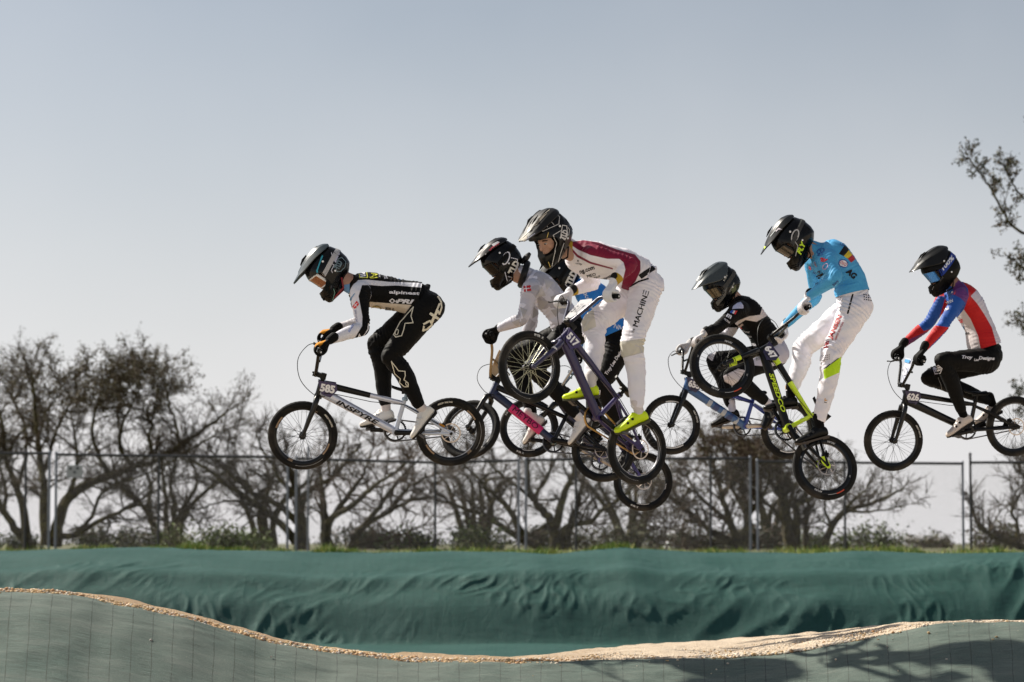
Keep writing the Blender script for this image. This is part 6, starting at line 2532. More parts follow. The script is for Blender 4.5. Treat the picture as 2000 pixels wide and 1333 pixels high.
    hem = pv.lerp(md, cfg.get('hem', 0.30)) - base
    nv = (md - pv).normalized()
    res = bmesh.ops.bisect_plane(bm, geom=bm.verts[:] + bm.edges[:] + bm.faces[:], plane_co=hem, plane_no=nv, clear_inner=False)
    rad = 0.20

    def on_torso(v):
        r_ = v.co - hem
        return r_.dot(nv) < -1e-5 and (r_ - nv * r_.dot(nv)).length < rad and min((v.co - (sides[n_]['wr'] - base)).length for n_ in 'LR') > 0.13 and min((v.co - (sides[n_]['el'] - base)).length for n_ in 'LR') > 0.10 and r_.length < 0.24
    bmesh.ops.delete(bm, geom=[v for v in bm.verts if on_torso(v)], context='VERTS')
    bm.to_mesh(me)
    bm.free()
    me.polygons.foreach_set('use_smooth', np.ones(len(me.polygons), bool))
    tb = [('torso', pv - base, md - base, 0.14), ('torso', md - base, ch - base, 0.15), ('torso', ch - base, nk - base, 0.12)]
    for nm in 'LR':
        d = sides[nm]
        tb += [('arm' + nm, d['sh'] - base, d['el'] - base, 0.062), ('arm' + nm, d['el'] - base, d['wr'] - base, 0.048)]
    co = coords(me)
    idx, tt, ang, jo = bone_coords(co, tb)
    jo = np.where(np.isin(idx, [4, 6]), tt, jo)
    co = folds(me, co, idx, tt, ang, jo, cfg.get('jersey_fold', 0.0048), seed=k + 3)
    names = np.array([b_[0] for b_ in tb])[idx]
    px = proj(co + np.array(base))
    regs = []
    for i, (poly, col, parts) in enumerate(cfg.get('jersey_regs', [])):
        d = sdist(px, poly)
        if parts:
            d = np.where(np.isin(names, parts), d, -6.0)
        fattr(me, 'reg_%d' % i, d)
        regs.append((col, 0.5))
    if cfg.get('cuff'):
        L_ = {nm: (sides[nm]['wr'] - sides[nm]['el']).length for nm in 'LR'}
        le = np.where(names == 'armL', L_['L'], L_['R'])
        fore = np.isin(idx, [4, 6])
        fattr(me, 'reg_%d' % len(regs), np.where(fore, (tt - (le - cfg['cuff'][1])) * 280, -6.0))
        regs.append((cfg['cuff'][0], 0.5))
    me.materials.append(regions_mat('jersey_fabric', cfg['jersey'], regs, rough=0.6, bump=0.3, bscale=42, facet=cfg.get('facet')))
    je = link('jersey', me, root)
    pr = Prints(me, Tb)
    cfg.get('jersey_prints', lambda p: None)(pr)
    pr.build(je)
    he, vi, hm_ = helmet(root, HM, cfg['helmet'])
    for tgt, mm, key in ((he, hm_, 'shell_prints'), (vi, vi.data, 'visor_prints')):
        if cfg.get(key):
            pr = Prints(mm, Tb @ HM, 0.002)
            cfg[key](pr)
            pr.build(tgt)
    if cfg['helmet'].get('goggles') and cfg.get('strap_prints'):
        so_ = [c for c in he.children if c.name.startswith('goggle_strap')][0]
        pr = Prints(so_.data, Tb @ HM, 0.002)
        cfg['strap_prints'](pr)
        if pr.g.v:                       # lies on the strap; kept at the strap's own level under the helmet
            pr.build(he)
    if cfg.get('brace'):
        g = G()
        a = nk - base
        upn = (hdc - nk).normalized()
        bkd = -(fh - upn * fh.dot(upn)).normalized()
        c = a + upn * 0.030
        pts = [c + (bkd * math.cos(q) * 0.088 + left * math.sin(q) * 0.105) + upn * (0.02 * math.cos(q)) for q in np.linspace(0, 2 * math.pi, 20, endpoint=False)]
        rings = []
        n_ = len(pts)
        for i in range(n_):
            t = (pts[(i + 1) % n_] - pts[i - 1]).normalized()
            nn = t.cross(upn).normalized()
            rings.append([pts[i] + nn * (0.022 * math.cos(q)) + upn * (0.026 * math.sin(q)) for q in [2 * math.pi * z_ / 8 for z_ in range(8)]])
        g.rings(rings, 0, False, True)
        br = g.build('neck_brace', [pm('brace_shell', (0.015, 0.015, 0.017), 0.35)], root)
        g = G()
        pc = J(*cfg['brace']) - base
        ux = (J(cfg['brace'][0] + 10, cfg['brace'][1] - 12) - J(*cfg['brace'])).normalized()
        rings = []
        for t in np.linspace(0, 1, 9):
            cc = pc + ux * (0.105 * (t - 0.45))
            w = 0.055 * math.sin(math.pi * (0.12 + 0.83 * t)) ** 0.6
            nn = ux.cross(left).normalized()
            rings.append([cc + left * (w * math.cos(q)) + nn * ((0.012 + 0.012 * math.sin(math.pi * t)) * math.sin(q)) for q in [2 * math.pi * z_ / 12 for z_ in range(12)]])
        g.rings(rings)
        g.build('rear_pad', [pm('brace_pad', (0.03, 0.03, 0.033), 0.5)], br)
    return root


def z(o, s_, *pts):
    """crop coordinates to photograph pixels"""
    return [(o[0] + s_ * x, o[1] + s_ * y) for x, y in pts]
# ------------------------------------------------------------------ the seven riders
C1, C2, C4, C6 = ((500, 460), 0.3602), ((880, 390), 0.3602), ((1240, 400), 0.36), ((1660, 460), 0.36)
W8 = (0.72, 0.72, 0.78)
CREAM = (0.72, 0.68, 0.55)
INK = (0.012, 0.012, 0.014)
BLK = (0.012, 0.012, 0.0125)


def P1j(p):
    p.text('alpinest', 790, 573, 8.5, -3, W8, w=60, bold=0.035)
    p.text('PRI', 791, 589, 8.5, -3, W8, w=36, shear=0.3, bold=0.05)
    p.line([(761, 588), (766, 584), (771, 588), (766, 592)], 2.0, W8, True)
    p.text('+', 775, 589, 6, 0, W8)
    p.text('NW', 707, 536, 13, -84, W8, w=15, bold=0.05)
    p.line([(701, 528), (715, 526), (718, 543), (703, 543)], 1.5, (0.6, 0.6, 0.05), True)
    p.text('PAJ', 729, 536, 16, -84, (0.6, 0.6, 0.04), w=17, bold=0.03)
    p.text('BLOCK', 740, 537, 4, -80, W8, w=12)
    p.text('INSPYRE', 752, 538, 6, -75, W8, w=16, shear=0.2)
    p.poly([(757, 535), (763, 535), (764, 540), (758, 541)], (0.6, 0.03, 0.05))
    p.line([(776, 538), (784, 534), (788, 540), (783, 547), (778, 544)], 1.6, (0.10, 0.30, 0.60))
    p.poly([(689, 599), (697, 588), (701.5, 595), (693.5, 604)], (0.60, 0.01, 0.015))
    p.line([(692.5, 599), (698.0, 593)], 1.4, W8)
    p.line([(693.6, 594.5), (697.0, 598.5)], 1.4, W8)
    p.line([(684, 592), (687, 582), (693, 574)], 1.6, (0.08, 0.25, 0.45))
    p.text('SWISS CYCLING', 696, 618, 3.2, -82, (0.2, 0.22, 0.35), w=24)
    p.text('ADVENT', 686, 641, 4, 58, (0.15, 0.22, 0.5), w=20)
    p.line(z(*C1, (500, 602), (550, 560), (560, 535), (572, 560), (605, 510), (608, 478)), 2.0, W8)
    p.text('EI', 758, 603, 5, -4, INK, w=10)
    p.text('E', 768, 604, 5, -4, INK)
    p.oval(735, 601.5, 9, 4, 0, (0.30, 0.22, 0.03), 1.8)


def P1p(p):
    p.line(z((600, 640), 0.21, (783, 315), (815, 430), (868, 478), (860, 512), (905, 552), (940, 550), (938, 515), (900, 485), (912, 450), (908, 408), (850, 402)), 1.6, CREAM, True)
    p.oval(795, 750, 2.2, 3.5, 30, CREAM, 1.3)
    p.line(z(*C1, (855, 390), (800, 455), (785, 470), (748, 540), (760, 553), (790, 545), (802, 512), (810, 478), (852, 475), (842, 440)), 1.7, CREAM, True)
    p.oval(776, 650, 2.6, 5.5, -20, CREAM, 1.4)
    p.line(z(*C1, (984, 335), (1000, 362), (1003, 392), (990, 425), (978, 405), (992, 372)), 3.2, CREAM)
    p.line(z(*C1, (945, 425), (985, 450)), 5.0, CREAM)
    p.line(z(*C1, (980, 408), (948, 472)), 5.0, CREAM)
    p.line(z(*C1, (908, 480), (940, 462), (950, 482), (925, 506), (902, 515), (908, 492)), 3.4, CREAM)
    p.oval(831, 636, 2.3, 3.2, -40, BLK)


CY = (0.03, 0.32, 0.42)


def P1h(p):
    Z1 = ((560, 470), 0.105)
    p.poly(z(*Z1, (660, 275), (680, 290), (620, 440), (580, 560), (590, 640), (570, 650), (550, 560), (600, 430), (640, 310)), CY)
    p.poly(z(*Z1, (885, 190), (990, 245), (945, 330), (910, 420), (885, 390), (880, 290)), (0.45, 0.45, 0.55))
    p.line(z(*Z1, (830, 230), (850, 320), (800, 430), (850, 440), (880, 460), (830, 560), (850, 600)), 1.4, (0.55, 0.55, 0.6))
    p.line(z(*Z1, (955, 350), (915, 490), (930, 580), (1000, 575), (1080, 490), (1095, 400), (1020, 320)), 1.5, (0.14, 0.20, 0.23), True)
    p.text('TLD', 660, 518, 12, 62, (0.12, 0.18, 0.21), w=17, bold=0.05)
    p.line(z(*Z1, (870, 900), (890, 960), (850, 1110)), 1.4, (0.15, 0.3, 0.25))
    p.line(z(*Z1, (690, 640), (760, 560)), 1.2, (0.3, 0.3, 0.3))


def P1v(p):
    p.line([(598, 541), (606, 525), (613, 520), (610, 530), (604, 536)], 1.6, (0.02, 0.03, 0.035))
    p.line([(612, 512), (640, 488)], 1.0, (0.3, 0.38, 0.4))
    p.line([(590, 552), (596, 546)], 1.0, (0.6, 0.65, 0.65))


rider(1, dict(
    label='person in black trousers and black jersey with white side stripe, leading at the left', shift=0.06, hd=(646, 529), pitch=36, yaw=-2, nk=(686, 556), ch=(722, 566), md=(783, 578), pv=(826, 588), rump=(838, 600), hem=0.22, pant_top=0.42,
    shL=(703, 574), elL=(708, 640), shR=(700, 572), elR=(706, 632), hipL=(832, 604), hipR=(822, 606), knL=(765, 696), knR=(737, 672), knw=0.13, elw=0.27,
    heelL=(842, 806), toeL=(802, 856), heelR=(765, 800), toeR=(694, 818), glove=((0.62, 0.26, 0.02), (0.012, 0.012, 0.012), (0.012, 0.012, 0.012)),
    shoe=(0.72, 0.70, 0.66), sole=(0.03, 0.025, 0.02), dial=(0.6, 0.6, 0.6), sock=(0.62, 0.56, 0.54), pant=(0.014, 0.014, 0.0145), jersey=(0.012, 0.012, 0.013),
    jersey_regs=[([(682, 575), (686, 562), (699.6, 547.7), (715, 546.5), (760, 551), (820, 553), (840, 557), (845, 562), (824, 562), (774, 558), (745, 559), (712, 556), (700, 560), (696, 575), (700, 620), (690, 640)], W8, ['torso']),
                 ([(600, 540), (760, 540), (760, 730), (600, 730)], W8, ['armL']),
                 (z(*C1, (575, 270), (556, 330), (577, 440), (575, 492), (540, 550), (490, 600), (450, 640), (470, 660), (560, 640), (640, 540), (680, 400), (640, 270)), BLK, ['armL']),
                 ([(690, 560), (760, 560), (760, 720), (600, 720), (600, 640), (690, 600)], (0.66, 0.64, 0.68), ['armR']),
                 ([(722, 590), (803, 596), (801, 612), (722, 612)], (0.70, 0.62, 0.53), ['torso']),
                 ([(672, 530), (683, 535), (683, 572), (672, 580)], (0.16, 0.33, 0.58), ['torso'])],
    jersey_prints=P1j, pant_prints=P1p, shell_prints=P1h, visor_prints=P1v,
    helmet=dict(shell=(0.016, 0.018, 0.020), visor=(0.036, 0.052, 0.058), rough=0.25, narrow=True, webbing=(0.25, 0.02, 0.03), goggles=dict(lens=(0.28, 0.12, 0.06), frame=(0.72, 0.72, 0.72), strap=(0.45, 0.44, 0.44), w=0.034))))

RED = (0.42, 0.008, 0.014)


def P2j(p):
    c, s_ = math.cos(R(8)), math.sin(R(8))

    def q(x, y):
        return (1030 + x * c + y * s_, 564 - x * s_ + y * c)
    p.poly([q(-7, -5.5), q(7, -5.5), q(7, 5.5), q(-7, 5.5)], RED)
    p.line([q(-7, 0), q(7, 0)], 1.7, W8)
    p.line([q(-2.2, -5.5), q(-2.2, 5.5)], 1.7, W8)
    for tri, kk in ((((1075, 580), (1100, 572), (1085, 596)), 0.34), (((1050, 585), (1072, 590), (1058, 606)), 0.36), (((1088, 548), (1112, 560), (1096, 570)), 0.42), (((1042, 600), (1056, 612), (1040, 622)), 0.38), (((1100, 585), (1118, 590), (1108, 606)), 0.35),
                    (((1062, 545), (1082, 552), (1068, 566)), 0.45), (((1076, 606), (1096, 602), (1086, 620)), 0.36), (((1000, 630), (1016, 622), (1012, 640)), 0.42), (((1016, 600), (1030, 606), (1022, 622)), 0.40), (((1058, 560), (1066, 578), (1046, 580)), 0.46)):
        p.poly(tri, (kk, kk * 0.97, kk))


def P2h(p):
    p.oval(988, 505, 6, 12.5, -22, W8, 2.2)
    p.text('TLD', 1003, 523, 13, 63, (0.72, 0.70, 0.62), w=28, bold=0.06)
    p.line([(998, 504), (1010, 507), (1009, 520), (1000, 542), (992, 540)], 1.3, W8)
    p.line([(986, 532), (990, 548)], 1.4, W8)


def P2v(p):
    p.text('troyleedesigns', 947, 511, 4.5, 17, W8, w=27, shear=0.2)
    p.poly([(952, 492), (962, 482), (976, 474), (970, 484), (958, 493)], (0.5, 0.05, 0.08))
    p.line([(948, 497), (958, 494), (966, 487)], 1.8, W8)
    p.poly([(960, 478), (972, 472), (976, 474), (964, 482)], (0.6, 0.6, 0.62))


rider(2, dict(
    label='person in white jersey with grey triangles and a red and white flag, black trousers', hd=(984, 513), pitch=24, yaw=3, nk=(1030, 540), ch=(1058, 566), md=(1090, 604), pv=(1112, 638), rump=(1124, 648),
    shL=(1036, 566), elL=(1021, 622), shR=(1040, 562), elR=(1038, 628), hipL=(1113, 648), hipR=(1108, 650), knL=(1042, 720), knR=(1004, 696), elw=0.24, knw=0.17, shift=-0.04,
    heelL=(1142, 812), toeL=(1095, 868), heelR=(1058, 806), toeR=(1010, 862), glove=((0.02, 0.02, 0.022), (0.012, 0.012, 0.012), (0.55, 0.55, 0.58)),
    shoe=(0.70, 0.68, 0.66), sole=(0.05, 0.04, 0.035), dial=(0.62, 0.62, 0.62), sock=(0.66, 0.64, 0.64), pant=(0.013, 0.013, 0.014), jersey=(0.60, 0.60, 0.68), facet=((0.36, 0.35, 0.39), (0.76, 0.76, 0.86), 9.0),
    jersey_prints=P2j, shell_prints=P2h, visor_prints=P2v, brace=(1026, 506), hem=0.2, pant_top=0.4,
    helmet=dict(shell=(0.010, 0.010, 0.012), narrow=True, rough=0.22, goggles=dict(lens=(0.03, 0.025, 0.022), frame=(0.012, 0.012, 0.012), strap=(0.015, 0.015, 0.015)))))


def P4j(p):
    p.text('ŠKODA', 1151, 588, 8.5, -62, W8, w=44)
    p.text('NNI', 1209, 640, 9, -20, W8, w=20)
    p.text('C', 1172, 551, 8, -50, W8)


def P4p(p):
    p.text('Troy Lee Designs', 1201, 706, 8.5, 57, W8, w=62, shear=0.25, bold=0.03)
    p.line(z(*C2, (795, 1040), (812, 1035), (808, 1062), (797, 1058)), 1.4, W8, True)


def P4h(p):
    p.text('TLD', 1116, 543, 14, 64, (0.72, 0.70, 0.62), w=30, bold=0.06)
    p.line([(1112, 520), (1126, 528), (1124, 540), (1114, 566), (1104, 556)], 1.3, W8)


rider(4, dict(
    label='person in bright blue jersey and black trousers, mostly hidden behind the white and maroon rider', scale=1.08, hd=(1103, 540), pitch=32, nk=(1134, 565), ch=(1162, 583), md=(1186, 625), pv=(1203, 664), rump=(1212, 676),
    shL=(1150, 580), elL=(1140, 640), shR=(1150, 580), elR=(1135, 640), hipL=(1209, 676), hipR=(1204, 678), knL=(1176, 752), knR=(1160, 745), elw=0.26, knw=0.15,
    heelL=(1228, 862), toeL=(1172, 912), heelR=(1160, 842), toeR=(1106, 872), glove=((0.015, 0.015, 0.015), (0.012, 0.012, 0.012), (0.02, 0.02, 0.02)),
    shoe=(0.014, 0.014, 0.015), sole=(0.012, 0.012, 0.012), sock=(0.015, 0.015, 0.015), pant=(0.020, 0.018, 0.018), jersey=(0.02, 0.20, 0.62), jersey_prints=P4j, pant_prints=P4p, shell_prints=P4h,
    helmet=dict(shell=(0.010, 0.010, 0.011), narrow=True, rough=0.3, goggles=dict(lens=(0.05, 0.03, 0.025), frame=(0.02, 0.02, 0.02), strap=(0.02, 0.02, 0.02)))))

MAROON = (0.20, 0.006, 0.035)
GOLD = (0.42, 0.27, 0.02)


def P3j(p):
    p.text('ng.com', 1147, 529, 9, 18, INK, w=30, bold=0.03)
    p.text('MEO', 1155, 538, 6, 16, INK, w=17, bold=0.07)
    p.text('Alliansss', 1184, 543, 5.5, 32, INK, w=18)
    p.text('Tim.cz', 1166, 541, 4.5, 28, INK, w=12)
    p.poly(z(*C2, (1018, 410), (1095, 358), (1115, 378), (1035, 430)), INK)
    p.text('LATVIJA', 1131, 516, 4, -12, INK, w=13)
    p.poly([(1127, 511), (1129, 507), (1131, 511)], INK)


def P3p(p):
    p.text('MACHINΞ', 1251.5, 603, 11, 72, INK, w=73, bold=0.02)
    p.text('THE', 1237, 646.5, 4.6, 74, INK, w=9)
    p.line(z(*C2, (975, 472), (1020, 446), (1072, 430)), 3.0, INK)
    p.line(z(*C2, (920, 775), (1045, 757)), 0.9, (0.5, 0.5, 0.52))
    p.line(z(*C2, (930, 858), (1042, 828)), 0.9, (0.5, 0.5, 0.52))
    p.line(z(*C2, (1000, 790), (1025, 800), (1035, 830)), 0.7, (0.45, 0.45, 0.6))


def P3h(p):
    Z2 = ((900, 400), 0.15)
    wl = (0.62, 0.60, 0.58)
    p.line(z(*Z2, (1040, 290), (1065, 350), (1275, 255), (1285, 160), (1240, 130)), 1.1, wl)
    p.line(z(*Z2, (1125, 165), (1210, 262)), 1.0, wl)
    p.line(z(*Z2, (1060, 230), (1095, 225), (1130, 295)), 1.0, wl)
    p.line(z(*Z2, (1300, 340), (1200, 400), (1230, 455), (1255, 500), (1215, 660), (1185, 800)), 1.1, wl)
    p.line(z(*Z2, (1340, 500), (1300, 620), (1260, 760)), 1.0, wl)
    p.line(z(*Z2, (1320, 270), (1375, 280), (1385, 400), (1350, 460), (1295, 420)), 1.4, wl, True)
    p.text('TLD', 1101, 459, 11, 68, wl, w=19, bold=0.05)
    p.line(z(*Z2, (1140, 365), (1118, 450)), 1.2, (0.6, 0.42, 0.10))
    p.line(z(*Z2, (1140, 745), (1165, 810)), 1.2, (0.6, 0.42, 0.10))
    p.line(z(*Z2, (1400, 400), (1410, 330), (1390, 300)), 0.9, wl)


def P3v(p):
    Z2 = ((900, 400), 0.15)
    p.line(z(*Z2, (1155, 70), (1020, 170), (940, 300), (860, 380), (760, 470), (690, 530)), 1.0, (0.6, 0.55, 0.45))  # tan line and patches here paint highlights on the black visor
    p.poly(z(*Z2, (1130, 110), (1030, 170), (960, 280), (990, 270), (1060, 190)), (0.20, 0.17, 0.13))
    p.poly(z(*Z2, (860, 400), (780, 460), (700, 525), (790, 510), (870, 450)), (0.24, 0.20, 0.14))
    p.text('troyleedesigns', 1036, 463, 3.2, 35, (0.3, 0.3, 0.4), w=22)


rider(3, dict(
    label='person in white kit with maroon stripe and bright yellow shoes, face visible without goggles', hd=(1079, 463), pitch=27, yaw=6, nk=(1119, 490), ch=(1152, 506), md=(1210, 518), pv=(1252, 544), rump=(1264, 560),
    shL=(1160, 498), elL=(1230, 516), shR=(1134, 512), elR=(1160, 552), hipL=(1262, 560), hipR=(1240, 566), knL=(1234, 674), knR=(1160, 634), elw=0.33, knw=0.16, shift=0.0,
    heelL=(1266, 800), toeL=(1204, 826), heelR=(1146, 774), toeR=(1081, 783), glove=((0.72, 0.72, 0.76), (0.68, 0.68, 0.72), (0.015, 0.015, 0.015)),
    shoe=(0.62, 0.80, 0.010), sole=(0.05, 0.05, 0.02), dial=(0.02, 0.02, 0.02), sock=(0.66, 0.62, 0.62), pant=(0.80, 0.78, 0.84), jersey=(0.79, 0.76, 0.81), pant_rough=0.7, pant_fold=0.011,
    leg_r=(0.112, 0.100, 0.086, 0.078, 0.069, 0.060, 0.046),
    jersey_regs=[(z(*C2, (655, 230), (720, 220), (800, 232), (900, 270), (1000, 298), (1030, 335), (1030, 385), (1005, 440), (965, 500), (925, 480), (938, 420), (948, 380), (938, 342), (915, 322), (850, 322), (760, 302), (690, 272), (655, 248)), MAROON, ['torso', 'armL']),
                 (z(*C2, (650, 255), (690, 300), (760, 338), (880, 372), (880, 380), (755, 348), (685, 312), (648, 270)), MAROON, ['torso', 'armL']),
                 (z(*C2, (630, 215), (662, 225), (662, 330), (630, 325)), GOLD, ['torso'])],
    pant_regs=[(z(*C2, (905, 772), (1060, 752), (1055, 828), (925, 862)), (0.62, 0.59, 0.50), ['legL']), (z(*C2, (700, 620), (775, 600), (790, 690), (720, 720)), (0.62, 0.60, 0.54), ['legR']),
               (z(*C2, (1018, 405), (1095, 358), (1115, 378), (1035, 428)), INK, ['torso', 'legL', 'legR'])],
    cuff=(GOLD, 0.055), jersey_prints=P3j, pant_prints=P3p, shell_prints=P3h, visor_prints=P3v,
    helmet=dict(shell=(0.016, 0.016, 0.016), visor=(0.030, 0.028, 0.026), rough=0.35, vrough=0.5, narrow=True, shell_regs=[([(0.0, -0.02), (-0.045, 0.0), (-0.055, -0.05), (0.03, -0.16), (0.08, -0.175), (0.03, -0.09)], (0.075, 0.068, 0.058))])))


def P5j(p):
    Z6 = ((1340, 510), 0.0975)
    p.poly(z(*Z6, (880, 1020), (920, 990), (955, 995), (925, 1050), (890, 1045)), (0.03, 0.10, 0.45))
    p.poly(z(*Z6, (955, 995), (985, 1000), (955, 1060), (925, 1050)), W8)
    p.poly(z(*Z6, (985, 1000), (1030, 1000), (985, 1075), (955, 1060)), (0.6, 0.03, 0.03))
    p.text('m', 1424, 618, 7, -28, W8, w=10, bold=0.05)
    p.text('INCYCLE', 1420, 627, 3.5, -36, W8, w=13)
    p.text('Sonic', 1447, 636, 5, 38, (0.7, 0.55, 0.5), w=10, bold=0.05)
    p.poly([(1441, 636), (1450, 641), (1448, 645), (1440, 640)], (0.5, 0.02, 0.02))
    p.text('Fruval', 1457, 648, 3.6, -12, W8, w=13)
    p.text('LORRAIN', 1461, 657, 3.6, -12, W8, w=14)
    p.text('CIC', 1463, 664, 3.6, -12, W8, w=8)
    p.text('RIDER', 1470, 673, 4.5, -8, W8, w=16, bold=0.06)
    p.text('PRO', 1468, 583, 4, -32, W8, w=8)


def P5p(p):
    p.text('ENN', 1487, 699, 7, 12, (0.2, 0.2, 0.2), w=22)


def P5h(p):
    p.text('RYDER', 1417, 543, 3.4, 62, (0.5, 0.5, 0.45), w=14)
    p.text('MOMENTUM', 1429, 562, 2.6, 62, (0.4, 0.42, 0.38), w=20)
    p.poly([(1398, 592), (1412, 570), (1417, 556), (1421, 560), (1417, 578), (1402, 598)], (0.12, 0.12, 0.11))
    p.poly([(1428, 566), (1436, 556), (1438, 566), (1430, 574)], (0.10, 0.12, 0.05))


rider(5, dict(
    label='person in black jersey with white side band, crouched behind the raised neon wheel', hd=(1413, 559), pitch=24, nk=(1436, 588), ch=(1458, 612), md=(1486, 646), pv=(1507, 682), rump=(1516, 692), scale=0.97,
    shL=(1443, 605), elL=(1400, 642), shR=(1446, 610), elR=(1420, 655), hipL=(1510, 696), hipR=(1504, 696), knL=(1428, 735), knR=(1396, 705), elw=0.27, knw=0.16,
    heelL=(1502, 802), toeL=(1478, 846), heelR=(1438, 792), toeR=(1384, 812), glove=((0.62, 0.60, 0.62), (0.55, 0.53, 0.53), (0.014, 0.014, 0.014)),
    shoe=(0.016, 0.016, 0.017), sole=(0.05, 0.035, 0.025), dial=(0.05, 0.05, 0.05), sock=(0.62, 0.60, 0.66), pant=(0.013, 0.013, 0.014), jersey=(0.012, 0.0115, 0.012),
    jersey_regs=[(z(*C4, (735, 540), (790, 570), (740, 590), (660, 636), (600, 626), (560, 652), (500, 712), (470, 720), (505, 680), (560, 630), (620, 606), (680, 598), (690, 560)), (0.66, 0.60, 0.60), ['torso', 'armL']),
                 ([(1430, 604), (1432, 598), (1440, 592), (1447, 590), (1452, 597), (1452, 603), (1444, 603)], (0.50, 0.52, 0.70), ['torso', 'armL']),
                 ([(1400, 640), (1440, 640), (1440, 660), (1400, 665)], (0.60, 0.58, 0.62), ['armR'])],
    pant_regs=[(z(*C4, (740, 740), (850, 730), (850, 850), (735, 880), (620, 870), (640, 830), (740, 810)), (0.58, 0.56, 0.64), ['torso', 'legL']),
               (z(*C4, (480, 930), (560, 890), (600, 900), (560, 960), (520, 990), (490, 970)), (0.60, 0.56, 0.60), ['legL']),
               (z(*C4, (395, 830), (425, 770), (440, 800), (420, 850)), (0.60, 0.58, 0.62), ['legR'])],
    jersey_prints=P5j, pant_prints=P5p, shell_prints=P5h,
    helmet=dict(shell=(0.018, 0.022, 0.023), visor=(0.040, 0.050, 0.052), rough=0.25, goggles=dict(lens=(0.10, 0.085, 0.055), frame=(0.03, 0.03, 0.028), strap=(0.06, 0.06, 0.055)))))

NEON = (0.55, 0.80, 0.02)


def P6j(p):
    Z3 = ((1480, 410), 0.15)
    p.poly(z(*Z3, (1130, 465), (1195, 515), (1120, 605), (1055, 575)), (0.02, 0.02, 0.03))
    p.poly(z(*Z3, (1195, 515), (1250, 570), (1170, 640), (1120, 605)), (0.62, 0.47, 0.02))
    p.poly(z(*Z3, (1250, 570), (1285, 635), (1215, 690), (1170, 640)), (0.42, 0.012, 0.02))
    p.oval(1647, 515, 9, 7, -25, W8)
    p.oval(1647, 515, 9, 7, -25, (0.03, 0.05, 0.30), 1.6)
    p.text('ESSO', 1647, 515, 5.6, -28, (0.6, 0.01, 0.02), w=13, bold=0.0)
    p.text('AG', 1663, 535, 12, -42, (0.015, 0.015, 0.03), w=21, bold=0.05)
    p.oval(1603, 491, 7.5, 4, 28, (0.02, 0.06, 0.35), 1.2)
    p.text('B', 1603, 491, 4, 20, (0.02, 0.06, 0.35), bold=0.05)
    p.line(z(*Z3, (825, 640), (845, 630), (840, 660), (870, 640), (880, 665), (905, 650)), 2.4, (0.55, 0.02, 0.04))
    p.line(z(*Z3, (830, 670), (870, 675), (890, 660)), 2.0, (0.55, 0.02, 0.04))
    p.oval(1613, 521, 5.5, 4, 55, (0.55, 0.35, 0.55), 1.3)
    p.poly(z(*Z3, (750, 865), (855, 808), (862, 842), (790, 900)), (0.02, 0.02, 0.03))
    p.oval(1583, 523, 2.5, 4, 20, (0.55, 0.12, 0.18))
    p.text('BWB', 1591, 533, 3.5, -25, (0.02, 0.05, 0.2), w=7)
    p.text('TIEN', 1594, 516, 3.2, -65, (0.3, 0.12, 0.15), w=11)
    p.text('A', 1601, 530, 5, -30, (0.02, 0.02, 0.04), w=6, bold=0.08)
    p.text('IL', 1596, 554, 4, 40, (0.02, 0.04, 0.12), w=7)
    p.text('BWF', 1632, 553, 4.5, 35, (0.02, 0.04, 0.18), w=12)
    p.text('LG', 1644, 479, 5, -25, (0.02, 0.04, 0.25), w=8)
    p.text('BELGIUM', 1603, 499, 2.6, 8, (0.03, 0.08, 0.35), w=10)


def P6p(p):
    p.text('JANSEN', 1632, 640, 11.5, 66, RED, w=50, bold=0.045)
    p.text('ENERGY SOLUTIONS', 1639, 647, 3.6, 66, RED, w=38)
    p.poly(z(*C4, (1024, 780), (1027, 748), (1054, 738), (1049, 778)), RED)
    p.line(z(*C4, (1182, 488), (1155, 590)), 3.2, INK)
    for i in range(4):
        for j in range(3):
            p.oval(1687.5 + 4.2 * i + 0.3 * j, 576 + 4.6 * j + 0.7 * i, 1.25, 1.25, 0, INK)
    for i in range(5):
        for j in range(3):
            p.oval(1606 + 3.4 * i + 0.2 * j, 696 + 4.0 * j - 0.6 * i, 0.9, 0.9, 0, INK)
    p.line(z(*C4, (1030, 890), (1102, 834)), 1.6, INK)
    p.oval(1533, 756, 3, 4, 0, (0.62, 0.30, 0.05), 1.4)
    p.line([(1612, 779), (1611, 783), (1615, 782)], 1.6, (0.62, 0.35, 0.15))
    p.line([(1610, 786), (1614, 787)], 1.4, INK)


def P6h(p):
    p.text('FLY', 1565, 484, 10.5, 66, NEON, w=27, shear=0.3, bold=0.05)
    p.oval(1553, 461, 6, 12, -20, (0.5, 0.5, 0.5), 2.2)
    p.line([(1553, 473), (1558, 480), (1554, 500)], 1.5, (0.35, 0.35, 0.35))
    p.line([(1560, 443), (1566, 430), (1571, 427)], 2.5, (0.12, 0.13, 0.11))


def P6v(p):
    p.poly([(1490, 486), (1494, 481), (1496, 483), (1492, 488)], NEON)
    p.line([(1516, 452), (1521, 447), (1526, 449)], 2.4, (0.55, 0.5, 0.55))
    p.line([(1505, 462), (1515, 450)], 1.0, (0.4, 0.45, 0.45))


